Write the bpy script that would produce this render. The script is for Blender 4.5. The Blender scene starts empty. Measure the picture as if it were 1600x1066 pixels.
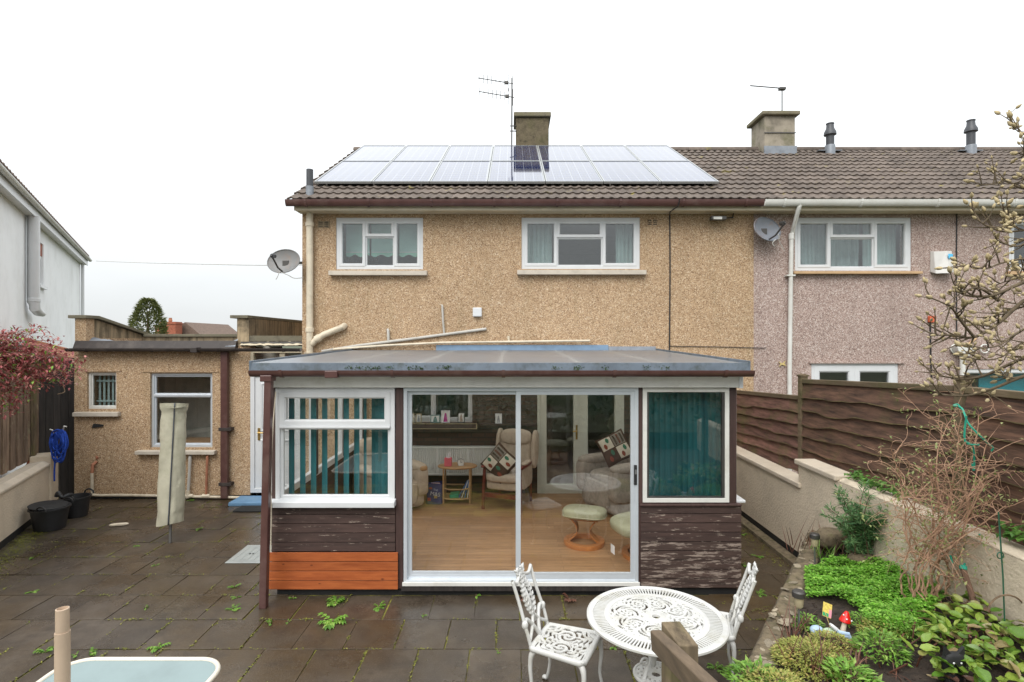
import bpy, bmesh, math, random
from mathutils import Vector, Matrix, noise
R = math.radians
rnd = random.Random(7)
S = bpy.context.scene
COL = S.collection

# ------------------------------------------------------------------ camera, sky, sun, exposure
CAM_H, F = 2.65, 864.0
cam_data = bpy.data.cameras.new('camera')
cam_data.sensor_width = 36.0
cam_data.lens = F / 1600 * 36
cam_data.clip_start, cam_data.clip_end = 0.05, 2000
cam = bpy.data.objects.new('camera', cam_data)
cam.location = (0, 0, CAM_H)
cam.rotation_euler = (R(90), 0, 0)
COL.objects.link(cam)
S.camera = cam

SUN_EL, SUN_AZ = 46, 205        # overcast daylight from behind the camera
world = bpy.data.worlds.new('World'); S.world = world
world.use_nodes = True
wn, wl = world.node_tree.nodes, world.node_tree.links
wn.clear()
w_out = wn.new('ShaderNodeOutputWorld'); w_bg = wn.new('ShaderNodeBackground')
w_sky = wn.new('ShaderNodeTexSky'); w_sky.sky_type = 'NISHITA'; w_sky.sun_disc = False
w_sky.sun_elevation = R(SUN_EL); w_sky.sun_rotation = R(SUN_AZ)
w_geo = wn.new('ShaderNodeTexCoord'); w_sep = wn.new('ShaderNodeSeparateXYZ')
wl.new(w_geo.outputs['Generated'], w_sep.inputs[0])
w_clamp = wn.new('ShaderNodeClamp'); wl.new(w_sep.outputs['Z'], w_clamp.inputs[0])
w_noise = wn.new('ShaderNodeTexNoise'); w_noise.inputs['Scale'].default_value = 1.6; w_noise.inputs['Detail'].default_value = 4
w_map = wn.new('ShaderNodeMapping'); w_map.inputs['Scale'].default_value = (1, 1, 2.2)
wl.new(w_geo.outputs['Generated'], w_map.inputs[0]); wl.new(w_map.outputs[0], w_noise.inputs['Vector'])
# overcast cloud: luminance (1 + 2 sin e) / 3 of the zenith, with soft uneven cloud
w_m1 = wn.new('ShaderNodeMath'); w_m1.operation = 'MULTIPLY_ADD'
wl.new(w_clamp.outputs[0], w_m1.inputs[0]); w_m1.inputs[1].default_value = .98; w_m1.inputs[2].default_value = 0.575
w_m2 = wn.new('ShaderNodeMapRange'); wl.new(w_noise.outputs['Fac'], w_m2.inputs[0])
w_m2.inputs[1].default_value = 0.3; w_m2.inputs[2].default_value = 0.7; w_m2.inputs[3].default_value = 0.88; w_m2.inputs[4].default_value = 1.10
w_m3 = wn.new('ShaderNodeMath'); w_m3.operation = 'MULTIPLY'
wl.new(w_m1.outputs[0], w_m3.inputs[0]); wl.new(w_m2.outputs[0], w_m3.inputs[1])
w_sc = wn.new('ShaderNodeVectorMath'); w_sc.operation = 'SCALE'
w_sc.inputs[0].default_value = (9.7, 10.0, 10.15); wl.new(w_m3.outputs[0], w_sc.inputs['Scale'])
w_mix = wn.new('ShaderNodeMix'); w_mix.data_type = 'RGBA'; w_mix.inputs[0].default_value = 0.95
wl.new(w_sky.outputs[0], w_mix.inputs[6]); wl.new(w_sc.outputs[0], w_mix.inputs[7])
wl.new(w_mix.outputs[2], w_bg.inputs['Color']); w_bg.inputs['Strength'].default_value = 0.1
wl.new(w_bg.outputs[0], w_out.inputs['Surface'])

sun_data = bpy.data.lights.new('sun', 'SUN'); sun_data.energy = 1.5; sun_data.angle = R(40); sun_data.color = (1, .97, .92)
sun = bpy.data.objects.new('sun', sun_data); COL.objects.link(sun)
sun.rotation_euler = (R(90 - SUN_EL), 0, R(-20)); sun.location = (0, 0, 30)

S.view_settings.view_transform = 'Standard'; S.view_settings.look = 'None'
S.view_settings.gamma = 1; S.view_settings.use_curve_mapping = False
S.view_settings.exposure = 0.6
S.render.engine = 'CYCLES'
S.cycles.use_denoising = True
S.cycles.max_bounces = 10; S.cycles.transparent_max_bounces = 24

def U(px, Y): return (px - 800) / F * Y
def V(py, Y): return CAM_H - (py - 533) / F * Y
def P(px, py, Y): return Vector((U(px, Y), Y, V(py, Y)))
def G(px, py, z=0.0):                       # point where the view line through a spot meets height z
    Y = F * (CAM_H - z) / (py - 533)
    return Vector((U(px, Y), Y, z))

# ------------------------------------------------------------------ materials
MATS = {}
def nt(name):
    m = bpy.data.materials.new(name); m.use_nodes = True
    t = m.node_tree; n, l = t.nodes, t.links
    b = n['Principled BSDF']
    tc = n.new('ShaderNodeTexCoord')
    MATS[name] = m
    return m, n, l, b, tc
def mapping(n, l, tc, scale=(1, 1, 1), out='Object'):
    mp = n.new('ShaderNodeMapping'); mp.inputs['Scale'].default_value = scale
    l.new(tc.outputs[out], mp.inputs[0]); return mp.outputs[0]
def noise_tex(n, l, vec, scale, detail=5, rough=.6):
    t = n.new('ShaderNodeTexNoise'); t.inputs['Scale'].default_value = scale
    t.inputs['Detail'].default_value = detail; t.inputs['Roughness'].default_value = rough
    l.new(vec, t.inputs['Vector']); return t.outputs['Fac']
def ramp(n, l, fac, stops, interp='LINEAR'):
    r = n.new('ShaderNodeValToRGB'); r.color_ramp.interpolation = interp
    e = r.color_ramp.elements
    while len(e) < len(stops): e.new(0.5)
    for k, (p, c) in enumerate(stops):
        e[k].position = p
        e[k].color = (c, c, c, 1) if isinstance(c, (int, float)) else (c[0], c[1], c[2], 1)
    l.new(fac, r.inputs[0]); return r.outputs[0]
def mixc(n, l, fac, a, b, mode='MIX'):
    x = n.new('ShaderNodeMix'); x.data_type = 'RGBA'; x.blend_type = mode
    for ix, v in ((0, fac), (6, a), (7, b)):
        sock = x.inputs[ix]
        if isinstance(v, (int, float)): sock.default_value = v if ix == 0 else (v, v, v, 1)
        elif isinstance(v, tuple): sock.default_value = (*v, 1)
        else: l.new(v, sock)
    return x.outputs[2]
def bump(n, l, b, h, strength=.3, dist=.01):
    bp = n.new('ShaderNodeBump'); bp.inputs['Strength'].default_value = strength; bp.inputs['Distance'].default_value = dist
    l.new(h, bp.inputs['Height']); l.new(bp.outputs[0], b.inputs['Normal'])
def plain(name, c, rough=.5, metal=0, var=.12, vs=6, bs=0, bscale=40, dirt=None, dirt_amt=.5, dscale=3, rand=0, coat=0):
    """paint, plastic, metal, cloth: base colour with soft uneven tone, optional dirt patches and relief"""
    m, n, l, b, tc = nt(name)
    v = mapping(n, l, tc)
    c2 = tuple(max(0, x * (1 - var * 2)) for x in c); c3 = tuple(min(.95, x * (1 + var)) for x in c)
    col = ramp(n, l, noise_tex(n, l, v, vs), [(.25, c2), (.5, c), (.78, c3)])
    if dirt:
        f = ramp(n, l, noise_tex(n, l, v, dscale, 8, .7), [(.5, 0), (.72, dirt_amt)])
        col = mixc(n, l, f, col, dirt)
    if rand:
        oi = n.new('ShaderNodeObjectInfo')
        k = ramp(n, l, oi.outputs['Random'], [(0, 1 - rand), (1, 1 + rand * .6)])
        col = mixc(n, l, 1.0, col, k, 'MULTIPLY')
    l.new(col, b.inputs['Base Color'])
    b.inputs['Roughness'].default_value = rough; b.inputs['Metallic'].default_value = metal
    if coat: b.inputs['Coat Weight'].default_value = coat
    if bs: bump(n, l, b, noise_tex(n, l, v, bscale, 3), bs, .01)
    return m
def pebbledash(name, stops, stain):
    m, n, l, b, tc = nt(name)
    v = mapping(n, l, tc)
    vo = n.new('ShaderNodeTexVoronoi'); vo.inputs['Scale'].default_value = 92; l.new(v, vo.inputs['Vector'])
    sx = n.new('ShaderNodeSeparateColor'); l.new(vo.outputs['Color'], sx.inputs[0])
    col = ramp(n, l, sx.outputs[0], stops)
    edge = ramp(n, l, vo.outputs['Distance'], [(.3, 1.05), (.8, .80)])
    col = mixc(n, l, 1.0, col, edge, 'MULTIPLY')
    big = ramp(n, l, noise_tex(n, l, v, .9, 6, .65), [(.3, .88), (.55, 1.0), (.75, 1.06)])
    col = mixc(n, l, 1.0, col, big, 'MULTIPLY')
    vs = mapping(n, l, tc, (3.2, 1, .28))
    st = ramp(n, l, noise_tex(n, l, vs, 1.6, 6, .7), [(.52, 0), (.78, .42)])
    col = mixc(n, l, st, col, stain)
    l.new(col, b.inputs['Base Color']); b.inputs['Roughness'].default_value = .92
    bump(n, l, b, vo.outputs['Distance'], -.9, .012)
    return m
def wood(name, c1, c2, axis='x', rough=.7, streak=18, knots=None, peel=None, peel_amt=.5, moss=None, moss_amt=.5, rand=.15, bs=.4):
    m, n, l, b, tc = nt(name)
    sc = {'x': (.9, 8, 8), 'y': (8, .9, 8), 'z': (8, 8, .9)}[axis]
    oi = n.new('ShaderNodeObjectInfo')
    add = n.new('ShaderNodeVectorMath'); add.operation = 'ADD'
    l.new(tc.outputs['Object'], add.inputs[0])
    sc7 = n.new('ShaderNodeMath'); sc7.operation = 'MULTIPLY'; sc7.inputs[1].default_value = 37.0; l.new(oi.outputs['Random'], sc7.inputs[0])
    l.new(sc7.outputs[0], add.inputs[1])
    mp = n.new('ShaderNodeMapping'); mp.inputs['Scale'].default_value = sc; l.new(add.outputs[0], mp.inputs[0])
    g = noise_tex(n, l, mp.outputs[0], streak / 6, 8, .65)
    col = ramp(n, l, g, [(.3, c1), (.7, c2)])
    if rand:
        k = ramp(n, l, oi.outputs['Random'], [(0, 1 - rand), (1, 1 + rand)])
        col = mixc(n, l, 1.0, col, k, 'MULTIPLY')
    if knots:
        vo = n.new('ShaderNodeTexVoronoi'); vo.inputs['Scale'].default_value = 5.5
        mk = n.new('ShaderNodeMapping'); mk.inputs['Scale'].default_value = (1, 1, 2); l.new(add.outputs[0], mk.inputs[0]); l.new(mk.outputs[0], vo.inputs['Vector'])
        kf = ramp(n, l, vo.outputs['Distance'], [(.05, 1), (.12, 0)])
        col = mixc(n, l, kf, col, knots)
    if peel:
        ps = {'x': (2.6, 3, 17), 'y': (3, 1.6, 11), 'z': (11, 3, 1.6)}[axis]
        mq = n.new('ShaderNodeMapping'); mq.inputs['Scale'].default_value = ps; l.new(tc.outputs['Object'], mq.inputs[0])
        p = noise_tex(n, l, mq.outputs[0], 2.1, 10, .72)
        pf = ramp(n, l, p, [(peel_amt, 0), (peel_amt + .035, 1)])
        tone = ramp(n, l, noise_tex(n, l, mp.outputs[0], 9, 6), [(.3, tuple(x * .55 for x in peel)), (.7, peel)])
        col = mixc(n, l, pf, col, tone)
    if moss:
        mf = ramp(n, l, noise_tex(n, l, tc.outputs['Object'], 2.6, 8, .7), [(moss_amt, 0), (moss_amt + .22, .8)])
        col = mixc(n, l, mf, col, moss)
    l.new(col, b.inputs['Base Color']); b.inputs['Roughness'].default_value = rough
    bump(n, l, b, g, bs, .006)
    return m
def glass(name, tint=(.96, .98, .98), f0=.045):
    m = bpy.data.materials.new(name); m.use_nodes = True; MATS[name] = m
    n, l = m.node_tree.nodes, m.node_tree.links; n.clear()
    o = n.new('ShaderNodeOutputMaterial'); mx = n.new('ShaderNodeMixShader')
    tr = n.new('ShaderNodeBsdfTransparent'); tr.inputs[0].default_value = (*tint, 1)
    gl = n.new('ShaderNodeBsdfGlossy'); gl.inputs['Roughness'].default_value = 0.0
    lw = n.new('ShaderNodeLayerWeight'); lw.inputs[0].default_value = .5
    pw = n.new('ShaderNodeMath'); pw.operation = 'POWER'; pw.inputs[1].default_value = 5; l.new(lw.outputs['Facing'], pw.inputs[0])
    ma = n.new('ShaderNodeMath'); ma.operation = 'MULTIPLY_ADD'; ma.inputs[1].default_value = 1 - f0; ma.inputs[2].default_value = f0
    l.new(pw.outputs[0], ma.inputs[0]); l.new(ma.outputs[0], mx.inputs[0])
    l.new(tr.outputs[0], mx.inputs[1]); l.new(gl.outputs[0], mx.inputs[2]); l.new(mx.outputs[0], o.inputs['Surface'])
    return m
def leafy(name, c1, c2, c3=None, rough=.5, trans=.25, scale=9):
    m, n, l, b, tc = nt(name)
    oi = n.new('ShaderNodeObjectInfo'); gi = n.new('ShaderNodeNewGeometry')
    st = [(0, c1), (1, c2)] if c3 is None else [(0, c1), (.72, c2), (1, c3)]
    a = n.new('ShaderNodeMath'); a.operation = 'ADD'; a.use_clamp = False
    l.new(gi.outputs['Random Per Island'], a.inputs[0]); l.new(oi.outputs['Random'], a.inputs[1])
    fr = n.new('ShaderNodeMath'); fr.operation = 'FRACT'; l.new(a.outputs[0], fr.inputs[0])
    col = ramp(n, l, fr.outputs[0], st)
    k = ramp(n, l, noise_tex(n, l, tc.outputs['Object'], scale, 4), [(.3, .7), (.7, 1.2)])
    col = mixc(n, l, 1.0, col, k, 'MULTIPLY')
    l.new(col, b.inputs['Base Color']); b.inputs['Roughness'].default_value = rough
    t = n.new('ShaderNodeBsdfTranslucent'); l.new(col, t.inputs[0])
    mx = n.new('ShaderNodeMixShader'); mx.inputs[0].default_value = trans
    o = n['Material Output']
    l.new(b.outputs[0], mx.inputs[1]); l.new(t.outputs[0], mx.inputs[2]); l.new(mx.outputs[0], o.inputs['Surface'])
    return m

pebbledash('tan_pebbledash', [(0, (.185, .108, .058)), (.2, (.35, .226, .132)), (.6, (.475, .323, .19)), (.85, (.56, .40, .25)), (1, (.70, .58, .43))], (.25, .19, .10))
pebbledash('pink_pebbledash', [(0, (.18, .112, .092)), (.25, (.32, .227, .195)), (.6, (.425, .318, .277)), (.85, (.53, .42, .37)), (1, (.68, .61, .56))], (.20, .15, .13))
pebbledash('mossy_pebbledash', [(0, (.06, .045, .02)), (.3, (.17, .125, .065)), (.7, (.27, .21, .12)), (1, (.45, .39, .28))], (.12, .12, .03))
plain('upvc', (.63, .64, .65), .28, var=.03, dirt=(.50, .50, .47), dirt_amt=.35)
plain('aged_white', (.66, .65, .61), .4, var=.07, dirt=(.33, .30, .24), dirt_amt=.5)
plain('cream_paint', (.60, .52, .38), .45, var=.1, dirt=(.30, .22, .13), dirt_amt=.6)
plain('cream_pipe', (.64, .56, .43), .4, var=.1, dirt=(.28, .22, .14), dirt_amt=.65, dscale=5)
plain('grey_pipe', (.47, .45, .41), .5, var=.12, dirt=(.24, .22, .16), dirt_amt=.6)
plain('brown_plastic', (.095, .045, .040), .30, var=.12, dirt=(.17, .13, .11), dirt_amt=.4)
plain('dark_brown_plastic', (.035, .026, .023), .6, var=.15, dirt=(.12, .10, .085), dirt_amt=.5)
plain('sill_stone', (.55, .49, .41), .8, var=.12, bs=.2, bscale=60, dirt=(.25, .21, .15), dirt_amt=.6)
plain('orange_sill', (.50, .33, .18), .7, var=.12)
plain('concrete_cap', (.20, .175, .12), .95, var=.25, bs=.5, dirt=(.10, .095, .03), dirt_amt=.8)
plain('chimney_render', (.13, .104, .064), .95, var=.3, vs=9, bs=.7, bscale=25, dirt=(.09, .085, .035), dirt_amt=.8)
plain('pale_chimney', (.30, .26, .205), .95, var=.25, vs=4, bs=.5, bscale=25, dirt=(.12, .12, .05), dirt_amt=.75)
plain('lead', (.23, .25, .28), .45, var=.15, metal=.2, dirt=(.35, .36, .37), dirt_amt=.4)
plain('grey_plastic', (.055, .058, .066), .45, var=.1)
plain('dark_metal', (.09, .085, .08), .45, metal=.6)
plain('aluminium', (.62, .66, .70), .32, var=.04, metal=.35)
plain('panel_frame', (.40, .41, .41), .4, var=.05, metal=.5)
plain('dish_grey', (.20, .198, .195), .55, var=.1, dirt=(.28, .17, .11), dirt_amt=.4, dscale=9)
plain('rusty_dish', (.20, .215, .245), .45, var=.18, dirt=(.33, .15, .07), dirt_amt=.6, dscale=5)
plain('black_rubber', (.018, .018, .019), .5, var=.2)
plain('bitumen', (.014, .014, .014), .7, var=.3, bs=.3)
plain('brass', (.55, .38, .14), .3, metal=.9)
mm_ = plain('membrane', (.19, .25, .33), .5, var=.1, vs=2.5, bs=.05, bscale=6, dirt=(.25, .245, .235), dirt_amt=.4, dscale=1.6)
def translucent(m, amount, c):          # see-through share added to the roof sheet to brighten the room below
    n, l = m.node_tree.nodes, m.node_tree.links
    t = n.new('ShaderNodeBsdfTranslucent'); t.inputs[0].default_value = (*c, 1)
    mx = n.new('ShaderNodeMixShader'); mx.inputs[0].default_value = amount
    gl = n.new('ShaderNodeBsdfGlossy'); gl.inputs['Roughness'].default_value = .27
    lw = n.new('ShaderNodeLayerWeight'); pw = n.new('ShaderNodeMath'); pw.operation = 'POWER'; pw.inputs[1].default_value = 5; l.new(lw.outputs['Facing'], pw.inputs[0])
    ma = n.new('ShaderNodeMath'); ma.operation = 'MULTIPLY_ADD'; ma.inputs[1].default_value = .52; ma.inputs[2].default_value = .04; l.new(pw.outputs[0], ma.inputs[0])
    m2 = n.new('ShaderNodeMixShader'); l.new(ma.outputs[0], m2.inputs[0]); l.new(mx.outputs[0], m2.inputs[1]); l.new(gl.outputs[0], m2.inputs[2])
    l.new(n['Principled BSDF'].outputs[0], mx.inputs[1]); l.new(t.outputs[0], mx.inputs[2]); l.new(m2.outputs[0], n['Material Output'].inputs['Surface'])
translucent(mm_, .55, (.97, .95, .90))
plain('membrane_edge', (.125, .155, .19), .35, var=.15, dirt=(.035, .04, .02), dirt_amt=.8, dscale=5)
plain('flashing', (.15, .23, .33), .3, var=.15)
plain('cream_render', (.64, .54, .415), .9, var=.07, vs=3, bs=1, bscale=38, dirt=(.33, .27, .19), dirt_amt=.4, dscale=1.4)
plain('coping', (.57, .49, .39), .85, var=.1, bs=.25, dirt=(.30, .24, .16), dirt_amt=.55)
plain('white_render', (.84, .85, .86), .85, var=.05, vs=1.2, bs=.35, bscale=60, dirt=(.66, .66, .64), dirt_amt=.6, dscale=.8)
plain('weathered_coping', (.17, .15, .105), .9, var=.3, bs=.4, dirt=(.07, .065, .03), dirt_amt=.8)
wood('stained_parapet', (.07, .055, .035), (.42, .32, .20), 'z', .95, streak=8, moss=(.03, .027, .02), moss_amt=.5, rand=.05, bs=.7)
plain('pane_dust', (.5, .5, .5), .5)
plain('roof_felt', (.10, .095, .09), .8, var=.3, bs=.4)
plain('red_brick', (.33, .105, .06), .9, var=.25, vs=12, bs=.4)
plain('terracotta', (.38, .16, .09), .8, var=.2, bs=.2)
plain('brown_roof', (.16, .11, .085), .9, var=.2, bs=.4)
plain('plaster', (.42, .41, .39), .9, var=.05)
plain('dark_room', (.60, .57, .50), .9, var=.1)
plain('aqua_curtain', (.42, .55, .53), .85, var=.07)
plain('mint_blind', (.40, .62, .57), .7, var=.04)
plain('mint_trim', (.34, .66, .53), .7, var=.04)
plain('grey_voile', (.30, .39, .38), .85, var=.1)
plain('teal_fabric', (.016, .128, .145), .65, var=.16, vs=3)
plain('teal_board', (.01, .22, .27), .6, var=.06)
plain('white_cast', (.56, .555, .535), .4, var=.06, dirt=(.36, .33, .24), dirt_amt=.55, dscale=7)
plain('beige_fabric', (.50, .405, .31), .95, var=.1, vs=14, bs=.3, bscale=120)
plain('grey_fabric', (.35, .305, .25), .95, var=.16, vs=18, bs=.3, bscale=120)
plain('green_leather', (.40, .39, .26), .45, var=.1, bs=.15, bscale=60)
wood('mahogany', (.09, .015, .012), (.19, .035, .025), 'z', .3, bs=.1)
wood('cherry_wood', (.33, .12, .035), (.52, .21, .065), 'x', .28, bs=.08)
wood('oak', (.36, .20, .09), (.52, .32, .16), 'x', .45, bs=.1)
plain('brown_cloth', (.075, .04, .025), .9, var=.2)
plain('cream_cloth', (.60, .54, .43), .9, var=.1)
plain('pattern_green', (.05, .16, .095), .9)
plain('pattern_red', (.25, .06, .035), .9)
plain('pattern_grey', (.23, .20, .16), .9)
plain('pink_card', (.72, .14, .18), .6)
plain('tissue_paper', (.82, .82, .82), .9)
plain('silver', (.6, .59, .57), .3, metal=.7)
plain('clock_dial', (.75, .73, .68), .5)
plain('bag_blue', (.035, .04, .16), .35, var=.2)
plain('bag_red', (.35, .05, .05), .4)
plain('bag_print', (.55, .55, .66), .5)
plain('bag_gold', (.45, .32, .10), .5)
plain('book_blue', (.05, .16, .42), .5)
plain('book_green', (.03, .32, .17), .5)
plain('book_white', (.72, .72, .70), .6)
plain('radiator_white', (.68, .68, .64), .4, var=.03)
plain('photo_magenta', (.45, .03, .25), .4, var=.3, vs=20)
plain('photo_grey', (.30, .30, .32), .4, var=.6, vs=30)
plain('photo_teal', (.16, .28, .26), .4, var=.5, vs=30)
plain('photo_sepia', (.40, .30, .24), .4, var=.5, vs=30)
plain('frame_gold', (.42, .34, .20), .4, metal=.3)
plain('pale_door', (.60, .61, .52), .4, var=.05)
plain('cover_fabric', (.47, .445, .34), .8, var=.14, vs=4, bs=.9, bscale=9, dirt=(.27, .26, .17), dirt_amt=.5)
plain('zip_grey', (.07, .075, .085), .6)
plain('steel', (.33, .33, .33), .35, metal=.8)
plain('blue_rope', (.012, .065, .42), .75, var=.3, vs=40, bs=.6, bscale=180)
plain('blue_step', (.13, .26, .42), .6, var=.12, dirt=(.22, .25, .25), dirt_amt=.4)
plain('mat_black', (.02, .02, .02), .95, bs=.6, bscale=120)
plain('galvanised', (.42, .45, .44), .4, metal=.4, var=.1, dirt=(.3, .3, .26), dirt_amt=.5)
plain('tan_pole', (.48, .36, .26), .5, var=.06)
plain('frosted_glass', (.20, .265, .265), .12, var=.08, vs=3)
plain('table_rim', (.66, .60, .50), .4, var=.06)
plain('soil', (.030, .020, .014), .95, var=.45, vs=14, bs=1, bscale=30, dirt=(.075, .05, .033), dirt_amt=.6, dscale=20)
plain('kerb_stone', (.155, .12, .075), .95, var=.42, vs=16, bs=1, bscale=26, dirt=(.07, .072, .018), dirt_amt=.85, dscale=9)
plain('pale_stone', (.36, .30, .215), .9, var=.25, vs=12, bs=.5, rand=.35)
plain('lawn_ground', (.045, .06, .022), .95, var=.4, vs=3, bs=1, bscale=50)
plain('far_ground', (.06, .07, .035), .95, var=.3, vs=.4)
plain('red_paint', (.62, .012, .008), .3)
plain('pale_blue_paint', (.42, .55, .72), .4, var=.1)
plain('pale_green_paint', (.48, .60, .42), .5, var=.1)
plain('white_paint', (.75, .75, .75), .5)
plain('yellow_card', (.72, .56, .13), .5, var=.25, vs=60)
plain('pink_card_print', (.7, .3, .36), .5)
plain('green_card', (.03, .35, .14), .5)
plain('lamp_clear', (.42, .36, .23), .25, var=.15)
plain('green_twine', (.015, .30, .20), .6)
plain('green_stake', (.02, .10, .055), .5)
plain('alarm_white', (.62, .60, .57), .5, var=.05)
plain('alarm_blue', (.08, .48, .78), .4)
plain('orange_box', (.60, .12, .05), .6)
plain('straw_yellow', (.55, .43, .18), .6)
plain('twig', (.42, .25, .16), .85, var=.25, vs=20)
plain('dry_stem', (.17, .115, .07), .9, var=.35, vs=25)
plain('bark', (.125, .092, .055), .9, var=.3, vs=25, bs=.5)
plain('bud', (.43, .345, .195), .85, var=.22, vs=60)
plain('yellow_plastic', (.70, .50, .03), .4)
plain('counter_wood', (.34, .18, .08), .5)
wood('fence_brown', (.024, .012, .008), (.20, .105, .066), 'y', .8, moss=(.075, .075, .02), moss_amt=.56, rand=.22, bs=.6)
wood('fence_red', (.045, .020, .014), (.24, .12, .092), 'y', .8, moss=(.10, .10, .03), moss_amt=.48, rand=.2, bs=.6)
wood('fence_cap_wood', (.09, .062, .035), (.17, .125, .075), 'y', .85, moss=(.07, .07, .02), moss_amt=.5)
wood('weathered_board', (.10, .065, .045), (.33, .23, .155), 'z', .9, peel=(.36, .31, .20), peel_amt=.585, moss=(.10, .10, .04), moss_amt=.6, rand=.3, bs=.7)
wood('dark_board', (.012, .010, .009), (.038, .030, .026), 'z', .9, rand=.2)
wood('brown_timber', (.038, .020, .017), (.078, .042, .036), 'z', .55, bs=.2)
wood('peeling_clad', (.030, .016, .013), (.075, .042, .034), 'x', .65, peel=(.40, .32, .26), peel_amt=.59, bs=.4)
wood('badly_peeling_clad', (.030, .017, .013), (.072, .042, .033), 'x', .7, peel=(.32, .25, .205), peel_amt=.525, bs=.5)
wood('orange_clad', (.22, .048, .012), (.40, .11, .030), 'x', .42, knots=(.13, .030, .010), rand=.2, bs=.3)
wood('post_wood', (.07, .050, .030), (.22, .165, .10), 'z', .9, moss=(.10, .115, .02), moss_amt=.46, bs=.7)
wood('rail_wood', (.06, .042, .027), (.17, .12, .075), 'y', .85, bs=.6)
wood('stake_wood', (.10, .055, .035), (.20, .115, .075), 'z', .85)
glass('glass', (.985, .99, .985), .075); glass('window_glass', (.95, .97, .97), .09)
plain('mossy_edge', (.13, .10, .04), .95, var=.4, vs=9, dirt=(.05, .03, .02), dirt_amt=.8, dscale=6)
leafy('mat_leaf', (.11, .32, .02), (.24, .52, .05), (.38, .60, .12), trans=.3)
leafy('juniper_leaf', (.06, .16, .06), (.15, .29, .11), (.24, .36, .14))
leafy('broad_leaf', (.08, .19, .018), (.28, .38, .06), (.30, .16, .12), rough=.35, trans=.2, scale=14)
leafy('golden_leaf', (.22, .26, .04), (.40, .40, .10), (.48, .36, .12))
leafy('weed_leaf', (.09, .22, .02), (.20, .38, .05), (.30, .42, .09))
leafy('moss_leaf', (.12, .13, .02), (.23, .235, .035), (.30, .28, .06))
leafy('red_leaf', (.20, .035, .038), (.40, .11, .11), (.46, .27, .20))
leafy('pale_leaf', (.20, .26, .07), (.34, .36, .14))
leafy('ivy_leaf', (.05, .15, .02), (.15, .30, .05))
leafy('conifer_leaf', (.10, .125, .035), (.19, .21, .07), (.27, .27, .11))
leafy('hedge_leaf', (.02, .05, .012), (.06, .11, .025), (.10, .10, .03))
leafy('brown_leaf', (.10, .035, .022), (.22, .10, .06))

# patio slabs: wet dark concrete with lichen and brown algae
m, n, l, b, tc = nt('paving')
v = tc.outputs['Object']
gm = n.new('ShaderNodeNewGeometry')
v = gm.outputs['Position']
oi = n.new('ShaderNodeObjectInfo')
col = ramp(n, l, noise_tex(n, l, v, 2.0, 9, .68), [(.28, (.030, .021, .014)), (.5, (.057, .043, .031)), (.72, (.098, .077, .058))])
col = mixc(n, l, ramp(n, l, noise_tex(n, l, v, .55, 6, .6), [(.44, 0), (.64, .8)]), col, (.062, .036, .010))
col = mixc(n, l, ramp(n, l, noise_tex(n, l, v, 34, 4, .7), [(.60, 0), (.74, .8)]), col, (.13, .105, .075))
col = mixc(n, l, 1.0, col, ramp(n, l, oi.outputs['Random'], [(0, .86), (1, 1.12)]), 'MULTIPLY')
l.new(col, b.inputs['Base Color'])
col = mixc(n, l, ramp(n, l, noise_tex(n, l, v, 150, 2, .6), [(.56, 0), (.70, .55)]), col, (.15, .125, .095))
col = mixc(n, l, ramp(n, l, noise_tex(n, l, v, 5, 8, .75), [(.50, 0), (.62, .5)]), col, (.030, .022, .015))
l.new(col, b.inputs['Base Color'])
l.new(ramp(n, l, noise_tex(n, l, v, 1.3, 6, .6), [(.38, .17), (.62, .5)]), b.inputs['Roughness'])
bump(n, l, b, noise_tex(n, l, v, 70, 5, .7), .35, .006)
# mossy joint bed
m, n, l, b, tc = nt('joint')
col = ramp(n, l, noise_tex(n, l, tc.outputs['Object'], 3.2, 8, .7), [(.36, (.026, .018, .011)), (.48, (.10, .085, .018)), (.60, (.24, .235, .035))])
l.new(col, b.inputs['Base Color']); b.inputs['Roughness'].default_value = .95
bump(n, l, b, noise_tex(n, l, tc.outputs['Object'], 60, 4), .8, .01)
# concrete roof tiles
m, n, l, b, tc = nt('roof_tile')
oi = n.new('ShaderNodeObjectInfo'); gm = n.new('ShaderNodeNewGeometry')
col = ramp(n, l, noise_tex(n, l, gm.outputs['Position'], 7, 6), [(.3, (.082, .062, .050)), (.7, (.16, .126, .103))])
col = mixc(n, l, 1.0, col, ramp(n, l, oi.outputs['Random'], [(0, .78), (1, 1.18)]), 'MULTIPLY')
col = mixc(n, l, ramp(n, l, noise_tex(n, l, gm.outputs['Position'], 3.3, 9, .75), [(.60, 0), (.68, .9)]), col, (.26, .22, .05))
l.new(col, b.inputs['Base Color']); b.inputs['Roughness'].default_value = .85
bump(n, l, b, noise_tex(n, l, gm.outputs['Position'], 90, 3), .3, .005)
# laminate floor: boards run across
m, n, l, b, tc = nt('laminate')
br = n.new('ShaderNodeTexBrick'); br.inputs['Scale'].default_value = 1.0
br.inputs['Brick Width'].default_value = 1.15; br.inputs['Row Height'].default_value = .085; br.inputs['Mortar Size'].default_value = .0016
br.inputs['Color1'].default_value = (.36, .195, .090, 1); br.inputs['Color2'].default_value = (.46, .265, .132, 1); br.inputs['Mortar'].default_value = (.13, .065, .03, 1)
l.new(tc.outputs['Object'], br.inputs['Vector'])
g = noise_tex(n, l, mapping(n, l, tc, (1.2, 14, 1)), 3, 8, .65)
col = mixc(n, l, 1.0, br.outputs['Color'], ramp(n, l, g, [(.3, .68), (.7, 1.18)]), 'MULTIPLY')
l.new(col, b.inputs['Base Color']); b.inputs['Roughness'].default_value = .32
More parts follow.
